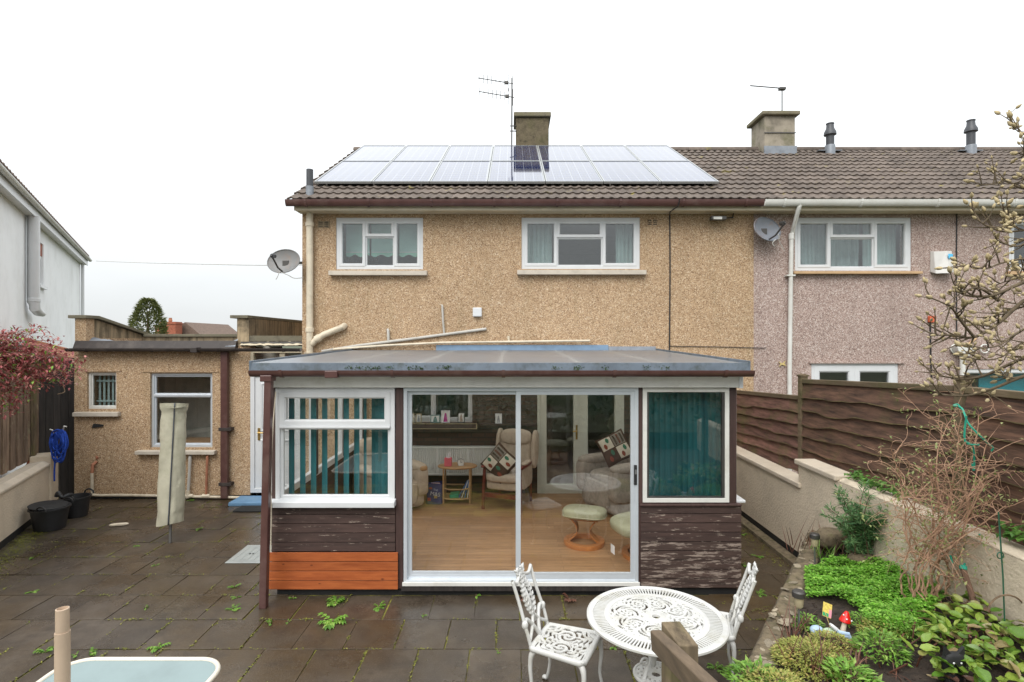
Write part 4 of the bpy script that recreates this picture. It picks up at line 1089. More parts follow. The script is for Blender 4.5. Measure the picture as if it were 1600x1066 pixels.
# wing chair with mahogany frame
wc = thing('wing_chair', 'high-backed beige wing chair with red mahogany arms and legs', 'armchair', (-.06, 8.52, FL), R(-20))
for s_ in (-1, 1):
    MB().tube([(s_ * .29, -.30, 0), (s_ * .29, -.28, .3), (s_ * .28, -.26, .62)], [.028, .026, .026], 8).build('leg', 'mahogany', wc, local=True, smooth=40)
    MB().tube([(s_ * .26, .34, 0), (s_ * .26, .28, .4)], [.022, .026], 8).build('leg', 'mahogany', wc, local=True, smooth=40)
    MB().soft(s_ * .29, -.05, .64, .075, .58, .045, 4, 6).build('armrest', 'mahogany', wc, local=True, smooth=True)
    MB().soft(s_ * .29, .02, .675, .085, .36, .05, 3, 6).build('arm_pad', 'beige_fabric', wc, local=True, smooth=True)
    MB().soft(s_ * .30, .30, .86, .09, .24, .60, 3, 8, Matrix.Rotation(R(-8), 4, 'X')).build('wing', 'beige_fabric', wc, local=True, smooth=True)
    MB().soft(s_ * .275, .08, .45, .04, .50, .34, 5, 6).build('side_panel', 'beige_fabric', wc, local=True, smooth=True)
box('stretcher', 'mahogany', wc, -.27, .27, -.30, -.265, .18, .25, bevel=.006, local=True)
MB().soft(0, -.02, .36, .54, .56, .14, 6, 8).build('seat_frame', 'beige_fabric', wc, local=True, smooth=True)
MB().soft(0, -.05, .48, .56, .60, .15, 4, 8).build('seat', 'beige_fabric', wc, local=True, smooth=True)
MB().soft(0, .27, .80, .54, .20, .72, 3.5, 10, Matrix.Rotation(R(-9), 4, 'X')).build('backrest', 'beige_fabric', wc, local=True, smooth=True)
MB().soft(0, .21, 1.04, .52, .18, .26, 2.8, 10, Matrix.Rotation(R(-9), 4, 'X')).build('headrest', 'beige_fabric', wc, local=True, smooth=True)
patch_cushion('patchwork leaf cushion leaning on one corner in the wing chair', Matrix.Translation(P(781, 723, 8.33)) @ Matrix.Rotation(R(-15), 4, 'Z') @ Matrix.Rotation(R(-18), 4, 'X') @ Matrix.Rotation(R(38), 4, 'Y'), 'cream_cloth', 'pattern_grey')
patch_cushion('patchwork leaf cushion on the plush armchair by the French doors', Matrix.Translation(P(961, 700, 8.22)) @ Matrix.Rotation(R(-10), 4, 'Z') @ Matrix.Rotation(R(-20), 4, 'X') @ Matrix.Rotation(R(62), 4, 'Y'), 'cream_cloth', 'pattern_grey')
# oval side table
st = thing('side_table', 'small oval oak side table with magazine shelf', 'table', (-.86, 8.72, FL))
MB().lathe([(.0, .545), (.30, .545), (.312, .555), (.312, .566), (.30, .575), (.0, .575)], 28, (-.86, 8.72, FL), sy=.68).build('table_top', 'oak', st, smooth=40)
for sx in (-1, 1):
    for sy in (-1, 1):
        box('leg', 'oak', st, -.86 + sx * .205 - .013, -.86 + sx * .205 + .013, 8.72 + sy * .13 - .013, 8.72 + sy * .13 + .013, FL, FL + .545, bevel=.003)
for z, nm in ((.09, 'shelf_rail'), (.24, 'shelf_rail')):
    for sy in (-1, 1):
        MB().tube([(-.86 - .205, 8.72 + sy * .13, FL + z), (-.86 - .1, 8.72 + sy * .155, FL + z - .012), (-.86 + .1, 8.72 + sy * .155, FL + z - .012), (-.86 + .205, 8.72 + sy * .13, FL + z)], .011, 8).build(nm, 'oak', st)
box('shelf', 'oak', st, -.86 - .2, -.86 + .2, 8.72 - .14, 8.72 + .14, FL + .075, FL + .085)
q = random.Random(4)
for k, (mm, lab) in enumerate((('book_blue', 'blue magazine leaning in the side table shelf'), ('book_white', 'white magazine leaning in the side table shelf'), ('book_blue', 'blue-covered booklet at the right end of the side table shelf'), ('book_white', 'white booklet upright at the end of the table shelf'))):
    tag(MB().box(-.007, .007, -.1, .1, 0, .25, Matrix.Translation((-.83 + k * .045, 8.71, FL + .087)) @ Matrix.Rotation(R(28 - k * 7), 4, 'Y')).build('magazine', mm, None, bevel=.002), lab, 'magazine', 'magazines in the side table')
tag(MB().box(-.07, .07, -.1, .1, 0, .05, Matrix.Translation((-.90, 8.70, FL + .087)) @ Matrix.Rotation(R(-6), 4, 'Y')).build('book', 'book_green', None, bevel=.004), 'green book lying on the side table shelf', 'book')
tb = thing('tissue_box', 'pink tissue box with a white tissue pulled up', 'tissue box', (-1.0, 8.66, FL + .576))
box('carton', 'pink_card', tb, -1.055, -.945, 8.605, 8.715, FL + .577, FL + .70, bevel=.003)
tp = MB().sheet(lambda u, v_: (-1.0 + (u - .5) * .07 * (1 - .3 * v_) + .02 * v_, 8.66 + .02 * math.sin(u * 9 + v_ * 3), FL + .70 + v_ * .10 * (1 - .5 * abs(u - .6))), 8, 5)
tp.build('tissue', 'tissue_paper', tb, smooth=True)
ck = thing('alarm_clock', 'small round silver alarm clock on the side table', 'clock', (-.80, 8.68, FL + .577))
Mc = Matrix.Translation((-.80, 8.67, FL + .632)) @ Matrix.Rotation(R(90), 4, 'X')
MB().lathe([(.0, -.03), (.05, -.03), (.055, -.02), (.055, .02), (.05, .03), (.046, .026)], 24, M=Mc).build('clock_case', 'silver', ck, smooth=40)
MB().lathe([(.0, .0275), (.046, .0265)], 24, M=Mc).build('dial', 'clock_dial', ck)
MB().box(-.803, -.797, 8.639, 8.6415, FL + .632, FL + .665).box(-.80, -.78, 8.639, 8.6415, FL + .629, FL + .635).build('clock_hand', 'black_rubber', ck)
MB().box(-.845, -.755, 8.65, 8.70, FL + .577, FL + .585).build('foot', 'silver', ck)
bg = thing('carrier_bag', 'blue patterned carrier bag of magazines on the floor beside the side table', 'bag', (-1.21, 8.62, FL))
def bagf(u, v_):
    a = u * 2 * math.pi
    w = (.135 + .01 * math.sin(3 * a)) * (1 - .12 * v_); d = .075 * (1 - .25 * v_)
    cx_, sy_ = math.copysign(abs(math.cos(a)) ** .5, math.cos(a)), math.copysign(abs(math.sin(a)) ** .5, math.sin(a))
    return (-1.21 + w * cx_ + .02 * v_ + .008 * math.sin(v_ * 17 + a), 8.62 + d * sy_ + .006 * math.sin(v_ * 13 + 2 * a), FL + .004 + .32 * v_ + .015 * math.sin(2 * a) * v_)
MB().sheet(bagf, 32, 10).build('sack', 'bag_blue', bg, smooth=True)
for k, mm in enumerate(('bag_red', 'book_white', 'bag_red', 'book_blue')):
    MB().box(-.08, .08, -.006, .006, 0, .29, Matrix.Translation((-1.22 + .01 * k, 8.59 + .022 * k, FL + .03)) @ Matrix.Rotation(R(6 - 4 * k), 4, 'Y')).build('magazine', mm, bg)
for (zz, hh, mm, sx) in ((.06, .05, 'bag_red', -.07), (.10, .04, 'bag_gold', .03), (.24, .03, 'bag_red', -.05)):
    MB().sheet(lambda u, v_: (-1.21 + sx + .05 * (u - .5), 8.62 - .0835 + .012 * zz / .3, FL + zz + hh * v_), 3, 2).build('print', mm, bg)
def text_on(txt, size, loc, rot, m, parent, ex=.0006):
    cu = bpy.data.curves.new('lettering', 'FONT'); cu.body = txt; cu.size = size; cu.align_x = 'CENTER'; cu.extrude = ex
    tmp = bpy.data.objects.new('lettering_source', cu); COL.objects.link(tmp)
    me = bpy.data.meshes.new_from_object(tmp.evaluated_get(bpy.context.evaluated_depsgraph_get()))
    bpy.data.objects.remove(tmp); me.materials.clear(); me.materials.append(MATS[m])
    o = link('lettering', me, parent); o.location = loc; o.rotation_euler = rot; return o
text_on('M&S', .085, (-1.19, 8.62 - .084, FL + .14), (R(90), R(10), 0), 'bag_print', bg)
text_on('THE', .04, (-1.18, 8.62 - .082, FL + .215), (R(90), R(10), 0), 'bag_print', bg)
# radiator
ra = thing('radiator', 'white ribbed panel radiator under the picture shelf', 'radiator', (-1.0, 9.1, .45))
rd = MB(); ra0, ra1 = U(636, 9.1), U(776, 9.1); n_ = 44
def radf(u, v_):
    return (ra0 + (ra1 - ra0) * u, 9.09 - (.018 if int(u * n_ * 3) % 3 else 0), .47 + .42 * v_)
rd.sheet(radf, n_ * 3, 1); rd.build('ribbed_panel', 'radiator_white', ra)
box('casing', 'radiator_white', ra, ra0 - .01, ra1 + .01, 9.065, 9.165, .885, .915, bevel=.004); box('casing', 'radiator_white', ra, ra0 - .01, ra1 + .01, 9.065, 9.165, .445, .475, bevel=.004)
box('back_panel', 'radiator_white', ra, ra0, ra1, 9.12, 9.16, .476, .884)
# shelf and pictures
sf = thing('picture_shelf', 'long brown shelf with a pale edge above the radiator', 'shelf', (-1.1, 9.1, 1.25))
box('shelf_board', 'brown_timber', sf, U(630, 9.02), U(745, 9.02), 9.02, 9.18, 1.215, 1.30)
for zz in (1.215, 1.295): box('edging', 'frame_gold', sf, U(630, 9.02), U(745, 9.02), 9.012, 9.019, zz, zz + .01)
box('edging', 'frame_gold', sf, U(744, 9.02), U(745.5, 9.02), 9.008, 9.012, 1.215, 1.305)
sg = thing('narrow_shelf', 'thin dark shelf behind the wing chair', 'shelf', (-.1, 9.1, 1.27))
box('shelf_board', 'brown_timber', sg, U(746, 9.06), U(838, 9.06), 9.06, 9.18, 1.265, 1.29)
box('bracket', 'brown_timber', sg, U(790, 9.06), U(793, 9.06), 9.08, 9.18, 1.20, 1.264)
pics = [(642.5, 9.5, 15, 'frame_gold', 'photo_grey', 'small gold-framed photograph at the left end of the shelf'), (654, 9, 14, 'frame_gold', 'photo_grey', 'small gold-framed photograph, second from the left on the shelf'),
        (680, 15, 12, 'photo_teal', 'photo_teal', 'wide greenish photograph on the shelf'), (696, 14, 19, 'upvc', 'photo_magenta', 'white-framed magenta photograph on the shelf'),
        (720.5, 11, 16, 'dark_metal', 'photo_sepia', 'dark-framed sepia photograph on the shelf below the window'), (779, 10.5, 15.5, 'upvc', 'photo_grey', 'white-framed portrait on the thin shelf behind the wing chair')]
for px_, w, h, fm, pm, lab in pics:
    y_ = 9.08; sc_ = y_ / F
    zz = 1.31 if px_ < 740 else 1.295
    t = thing('framed_photograph', lab, 'picture', (U(px_, y_), y_, zz), group='photographs on the shelves')
    M = Matrix.Translation((U(px_, y_), y_, zz)) @ Matrix.Rotation(R(-8), 4, 'X')
    MB().ring(-w * sc_ / 2, w * sc_ / 2, 0, h * sc_, [(0, .01), (0, -.008), (.013, -.008), (.013, .01)], M).build('frame', fm, t)
    MB().box(-w * sc_ / 2 + .01, w * sc_ / 2 - .01, -.002, .008, .01, h * sc_ - .01, M).build('photograph', 'book_white', t)
    q = random.Random(int(px_))
    MB().prism([(-w * sc_ * .22, -.0035, .014), (w * sc_ * .24, -.0035, .014), (w * sc_ * .17, -.0035, h * sc_ * .45), (w * sc_ * .08, -.0035, h * sc_ * .78), (-w * sc_ * .08, -.0035, h * sc_ * .78), (-w * sc_ * .18, -.0035, h * sc_ * .45)], (0, -.001, 0), M).build('print', pm, t)
# footstool
fs = thing('footstool', 'green leather footstool on a round cherry wood base', 'footstool', (.90, 6.90, FL), R(-18))
MB().lathe([(.25, 0), (.256, .03), (.25, .055), (.185, .055), (.18, .03), (.185, 0)], 40, closed=True).build('base_ring', 'cherry_wood', fs, smooth=40, local=True)
for s_ in (-1, 1):
    pth = curve_pts([(s_ * .215, 0, .03), (s_ * .16, 0, .06), (s_ * .08, 0, .15), (s_ * .10, 0, .24), (s_ * .15, 0, .30)], 5)
    mb = MB()
    for i in range(len(pth) - 1):
        a, b_ = pth[i], pth[i + 1]
        mb.add([a + Vector((0, -.055, -.012)), a + Vector((0, .055, -.012)), b_ + Vector((0, .055, -.012)), b_ + Vector((0, -.055, -.012)), a + Vector((0, -.055, .016)), a + Vector((0, .055, .016)), b_ + Vector((0, .055, .016)), b_ + Vector((0, -.055, .016))],
               [(0, 1, 2, 3), (7, 6, 5, 4), (0, 3, 7, 4), (1, 5, 6, 2), (0, 4, 5, 1), (3, 2, 6, 7)])
    mb.build('leg', 'cherry_wood', fs, local=True)
MB().box(-.18, .18, -.05, .05, .295, .32).build('cross_bar', 'cherry_wood', fs, bevel=.006, local=True)
MB().soft(0, 0, .385, .54, .44, .14, 3.6, 10, Matrix.Rotation(R(-5), 4, 'X')).build('cushion', 'green_leather', fs, smooth=True, local=True)
MB().tube([Vector((.268 * math.copysign(abs(math.cos(w)) ** .55, math.cos(w)), .218 * math.copysign(abs(math.sin(w)) ** .55, math.sin(w)), .355)) for w in [k * .19634 for k in range(33)]], .007, 6, M=Matrix.Rotation(R(-5), 4, 'X'), caps=False).build('piping', 'green_leather', fs, local=True)
# green reclining chair beside it
gc = thing('reclining_chair', 'green leather reclining chair half hidden by the door frame beside the footstool', 'armchair', (1.60, 6.52, FL), R(-75))
MB().lathe([(.30, 0), (.305, .02), (.30, .045), (.23, .045), (.225, .02), (.23, 0)], 36, closed=True).build('base_ring', 'cherry_wood', gc, smooth=40, local=True)
MB().tube([(0, .0, .03), (0, 0, .28)], .035, 12).build('column', 'black_rubber', gc, local=True)
MB().box(-.25, .25, -.03, .03, .02, .045).build('foot_bar', 'cherry_wood', gc, bevel=.005, local=True)
MB().soft(0, -.08, .40, .58, .60, .17, 3.4, 10, Matrix.Rotation(R(6), 4, 'X')).build('seat', 'green_leather', gc, smooth=True, local=True)
MB().soft(0, .34, .74, .56, .20, .70, 3.2, 10, Matrix.Rotation(R(-14), 4, 'X')).build('backrest', 'green_leather', gc, smooth=True, local=True)
for s_ in (-1, 1):
    MB().tube([(s_ * .2, -.25, .30), (s_ * .12, -.05, .28)], .018, 8).build('tilt_knob', 'black_rubber', gc, local=True)
MB().box(-.05, .05, -.45, -.448, .07, .17).build('paper_tag', 'tissue_paper', gc, local=True)

# ------------------------------------------------------------------ flat-roofed outhouse on the left
YE = 9.30
oh = thing('flat_roofed_outhouse', 'low tan pebbledashed outhouse with two windows and stained parapets', 'outhouse', (-6, YE, 0))
def XE(px): return U(px, YE)
def ZE(py): return V(py, YE)
c2x = lambda x: XE(x / 2.664); c2z = lambda y: ZE(480 + y / 2.664)
xl, xr = XE(116), XE(391)
we1 = (c2x(362), c2x(484), c2z(425), c2z(272)); we2 = (c2x(625), c2x(884), c2z(585), c2z(275))
face_wall(MB(), xl, xr, .06, 2.58, YE, YE + .22, [we1, we2]).build('wall', 'tan_pebbledash', oh)
box('wall', 'tan_pebbledash', oh, xl, xl + .2, YE + .221, 12.3, .0, 2.7)
box('damp_course', 'bitumen', oh, xl + .005, xr, YE + .015, YE + .2, -.02, .058)
fx = [(we2[0] + .04, we2[1] - .04, we2[2] + .04, c2z(372), 'f'), (we2[0] + .04, we2[1] - .04, c2z(366), we2[3] - .04, 'f')]
f_ = window(oh, *we2, YE + .05, fx, m='aluminium', fw=.04, sill=(c2x(575), c2x(903), c2z(610), c2z(593), .14))
box('transom', 'aluminium', f_, we2[0] + .04, we2[1] - .04, YE + .03, YE + .10, c2z(374), c2z(364), bevel=.004)
f_ = window(oh, *we1, YE + .05, [(we1[0] + .03, we1[1] - .03, we1[2] + .03, we1[3] - .03, 'f')], m='aged_white', fw=.035, sill=(c2x(316), c2x(503), c2z(453), c2z(434), .13))
for k in range(6): box('curtain_strip', 'grey_voile', f_, we1[0] + .08 + k * .075, we1[0] + .115 + k * .075, YE + .16, YE + .17, we1[2] + .03, we1[3] - .02)
for zz in (.12, .5): box('blind_bar', 'grey_voile', f_, we1[0] + .05, we1[1] - .05, YE + .145, YE + .158, we1[2] + zz * .9, we1[2] + zz * .9 + .03)
box('lintel', 'tan_pebbledash', oh, c2x(350), c2x(505), YE - .014, YE - .001, c2z(268), c2z(262)); box('lintel', 'tan_pebbledash', oh, c2x(590), c2x(910), YE - .014, YE - .001, c2z(271), c2z(265))
box('room', 'dark_room', oh, xl + .2, xr, 10.5, 10.6, .0, 2.55); box('room_floor', 'dark_room', oh, xl + .2, xr, YE + .23, 10.5, .0, .1)
box('worktop', 'counter_wood', oh, we2[0] - .2, we2[1] + .3, YE + .24, YE + .75, .86, .9)
box('flat_roof', 'roof_felt', oh, xl, XE(360), YE + .02, 12.2, 2.585, 2.62)
tag(MB().lathe([(.0, 0), (.05, 0), (.09, .06), (.095, .10), (.085, .10), (.06, .03), (0, .02)], 20, (XE(324), YE + .42, .902)).build('mixing_bowl', 'yellow_plastic', None, smooth=50), 'yellow bowl inside the larger outhouse window', 'bowl')
# fascia, gutter, parapets
MB().prism([(XE(121), YE - .12, 2.50), (XE(121), YE - .001, 2.50), (XE(121), YE - .001, 2.655), (XE(121), YE - .05, 2.655)], (XE(372) - XE(121), 0, 0)).build('fascia', 'dark_brown_plastic', oh, bevel=.004)
gutter(oh, XE(118), U(470, 9.12), YE - .18, 2.53, .055, 'dark_brown_plastic', 1.2)
MB().box(XE(310), XE(320), YE - .245, YE - .115, 2.46, 2.545).build('gutter_union', 'dark_brown_plastic', oh, bevel=.006)
box('parapet', 'tan_pebbledash', oh, XE(117), XE(134), YE + .002, YE + .19, 2.585, 3.03)
pm_ = MB().prism([(xl, YE + .191, 2.585), (xl, 10.9, 2.585), (xl, 10.9, 2.73), (xl, YE + .191, 3.03)], (.18, 0, 0)); pm_.build('parapet', 'stained_parapet', oh)
MB().prism([(xl - .07, YE - .05, 3.032), (xl - .07, YE + .25, 3.032), (xl - .07, 10.95, 2.735), (xl - .07, 10.95, 2.785), (xl - .07, YE + .25, 3.085), (xl - .07, YE - .05, 3.085)], (.31, 0, 0)).build('coping', 'weathered_coping', oh, bevel=.006)
box('parapet', 'stained_parapet', oh, xl + .18, -4.5, 10.72, 10.9, 2.62, 2.73); box('coping', 'weathered_coping', oh, xl + .24, -4.5, 10.68, 10.95, 2.732, 2.785, bevel=.006)
box('parapet', 'stained_parapet', oh, XE(369), XE(369) + .2, YE + .03, 12.6, 2.585, 3.03); box('coping', 'weathered_coping', oh, XE(360), XE(388), YE - .02, 12.7, 3.033, 3.085, bevel=.006)
ld = MB(); q = random.Random(2)
ld.sheet(lambda u, v_: (XE(124) + (XE(182) - XE(124)) * u, YE + .02 + .15 * v_, 2.63 + .10 * v_ * (1 - u) + .022 * noise.noise(Vector((u * 9, v_ * 6, 1)))), 16, 6); ld.build('lead_flashing', 'lead', oh, smooth=True)
ld = MB().sheet(lambda u, v_: (XE(356) + (XE(372) - XE(356)) * u, YE - .10 + .10 * v_, 2.56 + .13 * v_ * (.4 + .6 * u)), 4, 4); ld.build('lead_flashing', 'lead', oh, smooth=True)
# pipes on the outhouse wall
yo = YE - .055
MB().box(XE(349.5), XE(360), YE - .11, YE - .03, .03, 2.47).build('downpipe', 'brown_plastic', oh, bevel=.008)
for py_ in (672, 757): MB().box(XE(347), XE(366), YE - .12, YE - .002, ZE(py_), ZE(py_ - 5)).build('pipe_clip', 'dark_brown_plastic', oh, bevel=.004)
MB().tube(curve_pts([P(144, 738, yo), P(144, 760, yo), P(144.5, 770, yo), P(150, 774, yo), P(200, 774, yo), P(300, 776, yo), P(395, 778, yo)], 4), .024, 10).build('waste_pipe', 'cream_pipe', oh, smooth=40)
MB().tube([P(144, 739, yo), P(145, 726, yo), P(151, 722, YE)], .026, 10).build('pipe_elbow', 'terracotta', oh, smooth=40)
MB().tube([P(152, 716, YE - .02), P(151, 714, YE + .01)], .02, 10).build('pipe_stub', 'terracotta', oh)
MB().tube([P(298, 712, YE), P(297, 714, yo), P(296, 740, yo), P(294, 772, yo)], .024, 10).build('waste_pipe', 'grey_pipe', oh, smooth=40)
MB().tube([P(286, 775, yo), P(302, 775, yo)], .034, 10).tube([P(294, 766, yo), P(294, 778, yo)], .034, 10).build('pipe_tee', 'cream_pipe', oh, smooth=40)
MB().tube([P(325, 711, YE), P(324, 713, yo), P(323, 740, yo), P(322, 772, yo)], .020, 10).build('waste_pipe', 'terracotta', oh, smooth=40)
MB().tube([P(316, 775, yo), P(328, 775, yo)], .03, 10).build('pipe_tee', 'cream_pipe', oh, smooth=40)
MB().prism([(c2x(384), YE - .02, c2z(503)), (c2x(430), YE - .02, c2z(497)), (c2x(432), YE - .02, c2z(489)), (c2x(392), YE - .02, c2z(485))], (0, .019, 0)).build('wall_vent', 'bitumen', oh)
# passage between outhouse and house: door, fanlight, low roof
lk = thing('side_passage', 'narrow covered passage with white door between the outhouse and the house', 'passage', (-4, YE, 0))
xa, xb = XE(391) + .004, XL - .004
dm = MB().ring(xa, xb, .10, 2.12, [(0, YE + .1), (0, YE - .01), (.07, YE - .01), (.07, YE + .1)]).build('door_frame', 'upvc', lk, bevel=.004)
dl = box('door', 'upvc', lk, xa + .072, xb - .072, YE + .01, YE + .06, .12, 2.05, bevel=.004)
for z0_, z1_ in ((.2, 1.0), (1.12, 1.95)):
    MB().ring(xa + .16, xb - .16, z0_, z1_, [(0, YE + .009), (.012, YE - .004), (.03, YE - .004), (.042, YE + .009)]).build('door_panel', 'upvc', dl)
hx = XE(404.5)
MB().box(hx - .02, hx + .02, YE - .002, YE + .0085, ZE(688), ZE(669)).tube([(hx, YE - .003, ZE(676)), (hx, YE - .045, ZE(676)), (hx + .1, YE - .05, ZE(676))], .011, 8).build('door_handle', 'brass', dl)
MB().ring(xa, xb, 2.125, 2.50, [(0, YE + .08), (0, YE), (.05, YE), (.05, YE + .08)]).build('fanlight', 'cream_paint', lk)
box('pane', 'glass', lk, xa + .046, xb - .046, YE + .04, YE + .046, 2.17, 2.455)
box('mullion', 'cream_paint', lk, XE(436), XE(444), YE + .02, YE + .06, 2.175, 2.45)
box('passage_room', 'cream_paint', lk, xa, xb, 10.6, 10.7, .0, 2.5)
box('roof', 'roof_felt', lk, XE(377), xb, YE - .02, 11.5, 2.565, 2.64)
box('roof_board', 'weathered_coping', lk, XE(380), XL - .01, YE + .04, YE + .07, 2.65, 2.74)
q = random.Random(8)
MB().sheet(lambda u, v_: (XE(378) + (XL - .005 - XE(378)) * u, YE - .08 + .13 * v_ + .01 * math.sin(u * 40), 2.58 + .06 * v_ + .012 * noise.noise(Vector((u * 14, v_ * 3, 5)))), 40, 6).build('felt_edge', 'cream_paint', lk, smooth=True)
tag(MB().box(G(381, 777).x, -3.3, 8.86, 9.27, 0.0, .06).build('door_step', 'blue_step', None, bevel=.012), 'worn blue painted step below the passage door', 'step')
tag(MB().box(G(371, 796).x, -3.35, 8.55, 8.84, .004, .022).build('door_mat', 'mat_black', None, bevel=.005), 'black rubber door mat on the paving by the blue step', 'mat')

# ------------------------------------------------------------------ left boundary: rendered wall, fence
A, B = Vector((-6.10, 6.15, 0)), Vector((-7.22, 8.62, 0))
def along(p0, p1, t, off=0):
    d = (p1 - p0).normalized(); nrm = Vector((-d.y, d.x, 0))
    return p0.lerp(p1, t) + nrm * off
dl_ = (B - A).normalized(); Ma = Matrix(((dl_.x, -dl_.y, 0, A.x), (dl_.y, dl_.x, 0, A.y), (0, 0, 1, 0), (0, 0, 0, 1))); La = (B - A).length
lw = thing('rendered_garden_wall', 'low cream rendered wall with coping below the board fence', 'wall', A)
MB().box(0, La, 0, .20, .10, .70, Ma).build('wall', 'cream_render', lw)
MB().box(0, La, .005, .2, -.02, .098, Ma).build('damp_course', 'bitumen', lw)
MB().prism([(0, -.02, .702), (0, .24, .702), (0, .24, .77), (0, .06, .79), (0, -.02, .74)], (La, 0, 0), Ma).build('coping', 'coping', lw, bevel=.008)
MB().box(La + .002, La + .34, -.03, .24, .10, .86, Ma).build('pier', 'cream_render', lw, bevel=.01)
MB().box(La + .01, La + .33, -.015, .23, -.02, .098, Ma).build('damp_course', 'bitumen', lw)
MB().box(-1.6, -.002, -.04, .22, .1, .70, Ma).build('wall', 'cream_render', lw)
bf = thing('board_fence', 'tall weathered brown board fence along the left boundary', 'fence', A)
q = random.Random(21); s_ = -1.6; k = 0
while s_ < La + .30:
    w = q.uniform(.115, .15)
    off = .245 if k % 2 else .262
    MB().box(s_, s_ + w, off, off + .02, .80 + q.uniform(-.01, .01), 2.38 + q.uniform(-.03, .03), Ma).build('board', 'weathered_board', bf)
    s_ += w * (.82 if k % 2 else 1.0) - .004; k += 1
for zz in (1.0, 2.1): MB().box(-1.6, La + .3, .285, .325, zz, zz + .08, Ma).build('rail', 'weathered_board', bf)
MB().box(La + .05, La + .15, .19, .24, .863, 2.36, Ma).build('end_post', 'post_wood', bf, bevel=.006)
gt = thing('dark_board_gate', 'narrow dark board gate between the rendered wall and the outhouse', 'gate', (-7.5, 9.1, 0))
for k in range(5):
    MB().box(-8.02 + k * .128, -8.02 + k * .128 + .122, 9.36, 9.385, .04, 2.36).build('board', 'dark_board', gt)
for zz in (.5, 1.9): box('rail', 'dark_board', gt, -8.02, -7.39, 9.39, 9.43, zz, zz + .1)
# blue rope on white hooks
rp = thing('blue_rope', 'coil of bright blue rope hung on white hooks at the wall pier', 'rope', P(92, 700, 8.75))
q = random.Random(5); cy_ = 8.66
for k in range(13):
    cx_ = 92 + q.uniform(-5, 5); w = q.uniform(6, 10); y0_ = 672 + q.uniform(0, 8); y1_ = 712 + q.uniform(-10, 10)
    pts = [P(cx_ - w * .6, y0_ + 3, cy_ + q.uniform(-.05, .05)), P(cx_ - w, (y0_ + y1_) / 2, cy_ + q.uniform(-.05, .03)), P(cx_ - w * .4, y1_, cy_ + q.uniform(-.06, .02)), P(cx_ + w * .5, y1_ - 4, cy_ + q.uniform(-.06, .02)), P(cx_ + w, (y0_ + y1_) / 2, cy_ + q.uniform(-.05, .03)), P(cx_ + w * .5, y0_, cy_), P(cx_ - w * .6, y0_ + 3, cy_)]
    MB().tube(curve_pts(pts, 5), .012, 6).build('coil', 'blue_rope', rp, smooth=True)
MB().tube(curve_pts([P(87, 705, cy_ - .05), P(86, 720, cy_ - .05), P(85, 735, cy_ - .05), P(85, 752, cy_ - .04)], 5), .012, 6).build('loose_end', 'blue_rope', rp, smooth=True)
MB().tube(curve_pts([P(82, 716, cy_ - .06), P(90, 718, cy_ - .07), P(96, 714, cy_ - .06)], 5), .012, 6).build('wrap', 'blue_rope', rp, smooth=True)
for (pa, pb, pc_) in (((104, 667), (100, 666), (98, 676)), ((78, 671), (82, 672), (83, 678))):
    MB().tube([P(*pa, cy_), P(*pb, cy_), P(*pc_, cy_ + .06)], .010, 6).build('hook', 'aged_white', rp)
# black tubs
def tub(label, c, r, h, lid):
    t = thing('black_tub', label, 'tub', c)
    MB().lathe([(0, .012), (r * .72, .012), (r * .74, 0), (r * .78, 0), (r * .97, h - .02), (r * 1.05, h - .02), (r * 1.05, h), (r * .93, h), (r * .75, .03), (0, .03)], 32, c).build('bucket', 'black_rubber', t, smooth=40)
    if lid:
        MB().lathe([(0, .0), (r * .98, .0), (r * 1.0, .012), (r * .9, .02), (0, .014)], 32, M=Matrix.Translation((c[0] - .02, c[1], c[2] + h + .012)) @ Matrix.Rotation(R(5), 4, 'Y')).build('lid', 'bitumen', t, smooth=40)
    for sy in (-1, 1):
        MB().tube(arc((c[0] + r * .3, c[1] + sy * r * 1.02, c[2] + h - .01), .07, 0, math.pi, 10), .012, 8).build('handle', 'black_rubber', t, smooth=40)
    return t
g1 = G(78, 826)
tub('round black tub with flat lid standing by the cream wall', (g1.x, g1.y, 0), .23, .31, True)
tub('smaller black tub with raised handle behind the lidded tub', (g1.x - .08, g1.y + .56, 0), .19, .30, False)
MB_ = MB().tube(curve_pts([P(88, 776, 8.1), P(91, 770, 8.1), P(97, 777, 8.1), P(106, 774, 8.15), P(112, 773, 8.2)], 5), .028, 8)
tag(MB_.build('old_hose', 'black_rubber', None, smooth=True), 'short piece of thick black hose across the smaller tub', 'hose')
pq = G(186, 822)
tag(MB().soft(pq.x, pq.y, .022, .24, .05, .04, 3, 6, Matrix.Translation((pq.x, pq.y, 0)) @ Matrix.Rotation(R(18), 4, 'Z') @ Matrix.Translation((-pq.x, -pq.y, 0))).build('plastic_offcut', 'cream_pipe', None, smooth=True), 'short cream plastic offcut lying on the paving', 'plastic')
# covered rotary airer
pf = G(266, 848)
ar = thing('covered_airer', 'folded rotary airer under a zipped beige cover', 'airer', pf)
MB().tube([pf, pf + Vector((.02, 0, 1.6))], .020, 10).build('pole', 'steel', ar, smooth=40)
def cov(u, v_):
    a = u * 2 * math.pi
    zz = .25 + 1.58 * v_
    rr = .138 + .010 * math.sin(2 * a) + .006 * (1 - v_)
    if v_ > .95: rr *= 1.10
    elif v_ > .90: rr *= .97
    nz = noise.noise(Vector((math.cos(a) * 1.6, math.sin(a) * 1.6, zz * 3.5)))
    rr *= 1 + .10 * nz + .05 * noise.noise(Vector((math.cos(a) * 5, math.sin(a) * 5, zz * 9)))
    return (pf.x + .02 + rr * math.cos(a) * 1.05 + .05 * v_ - .02, pf.y + rr * math.sin(a) * .9, zz + .03 * math.cos(a + .5) * (1 if v_ < .1 else 0) - (.02 * math.sin(a) if v_ > .9 else 0))
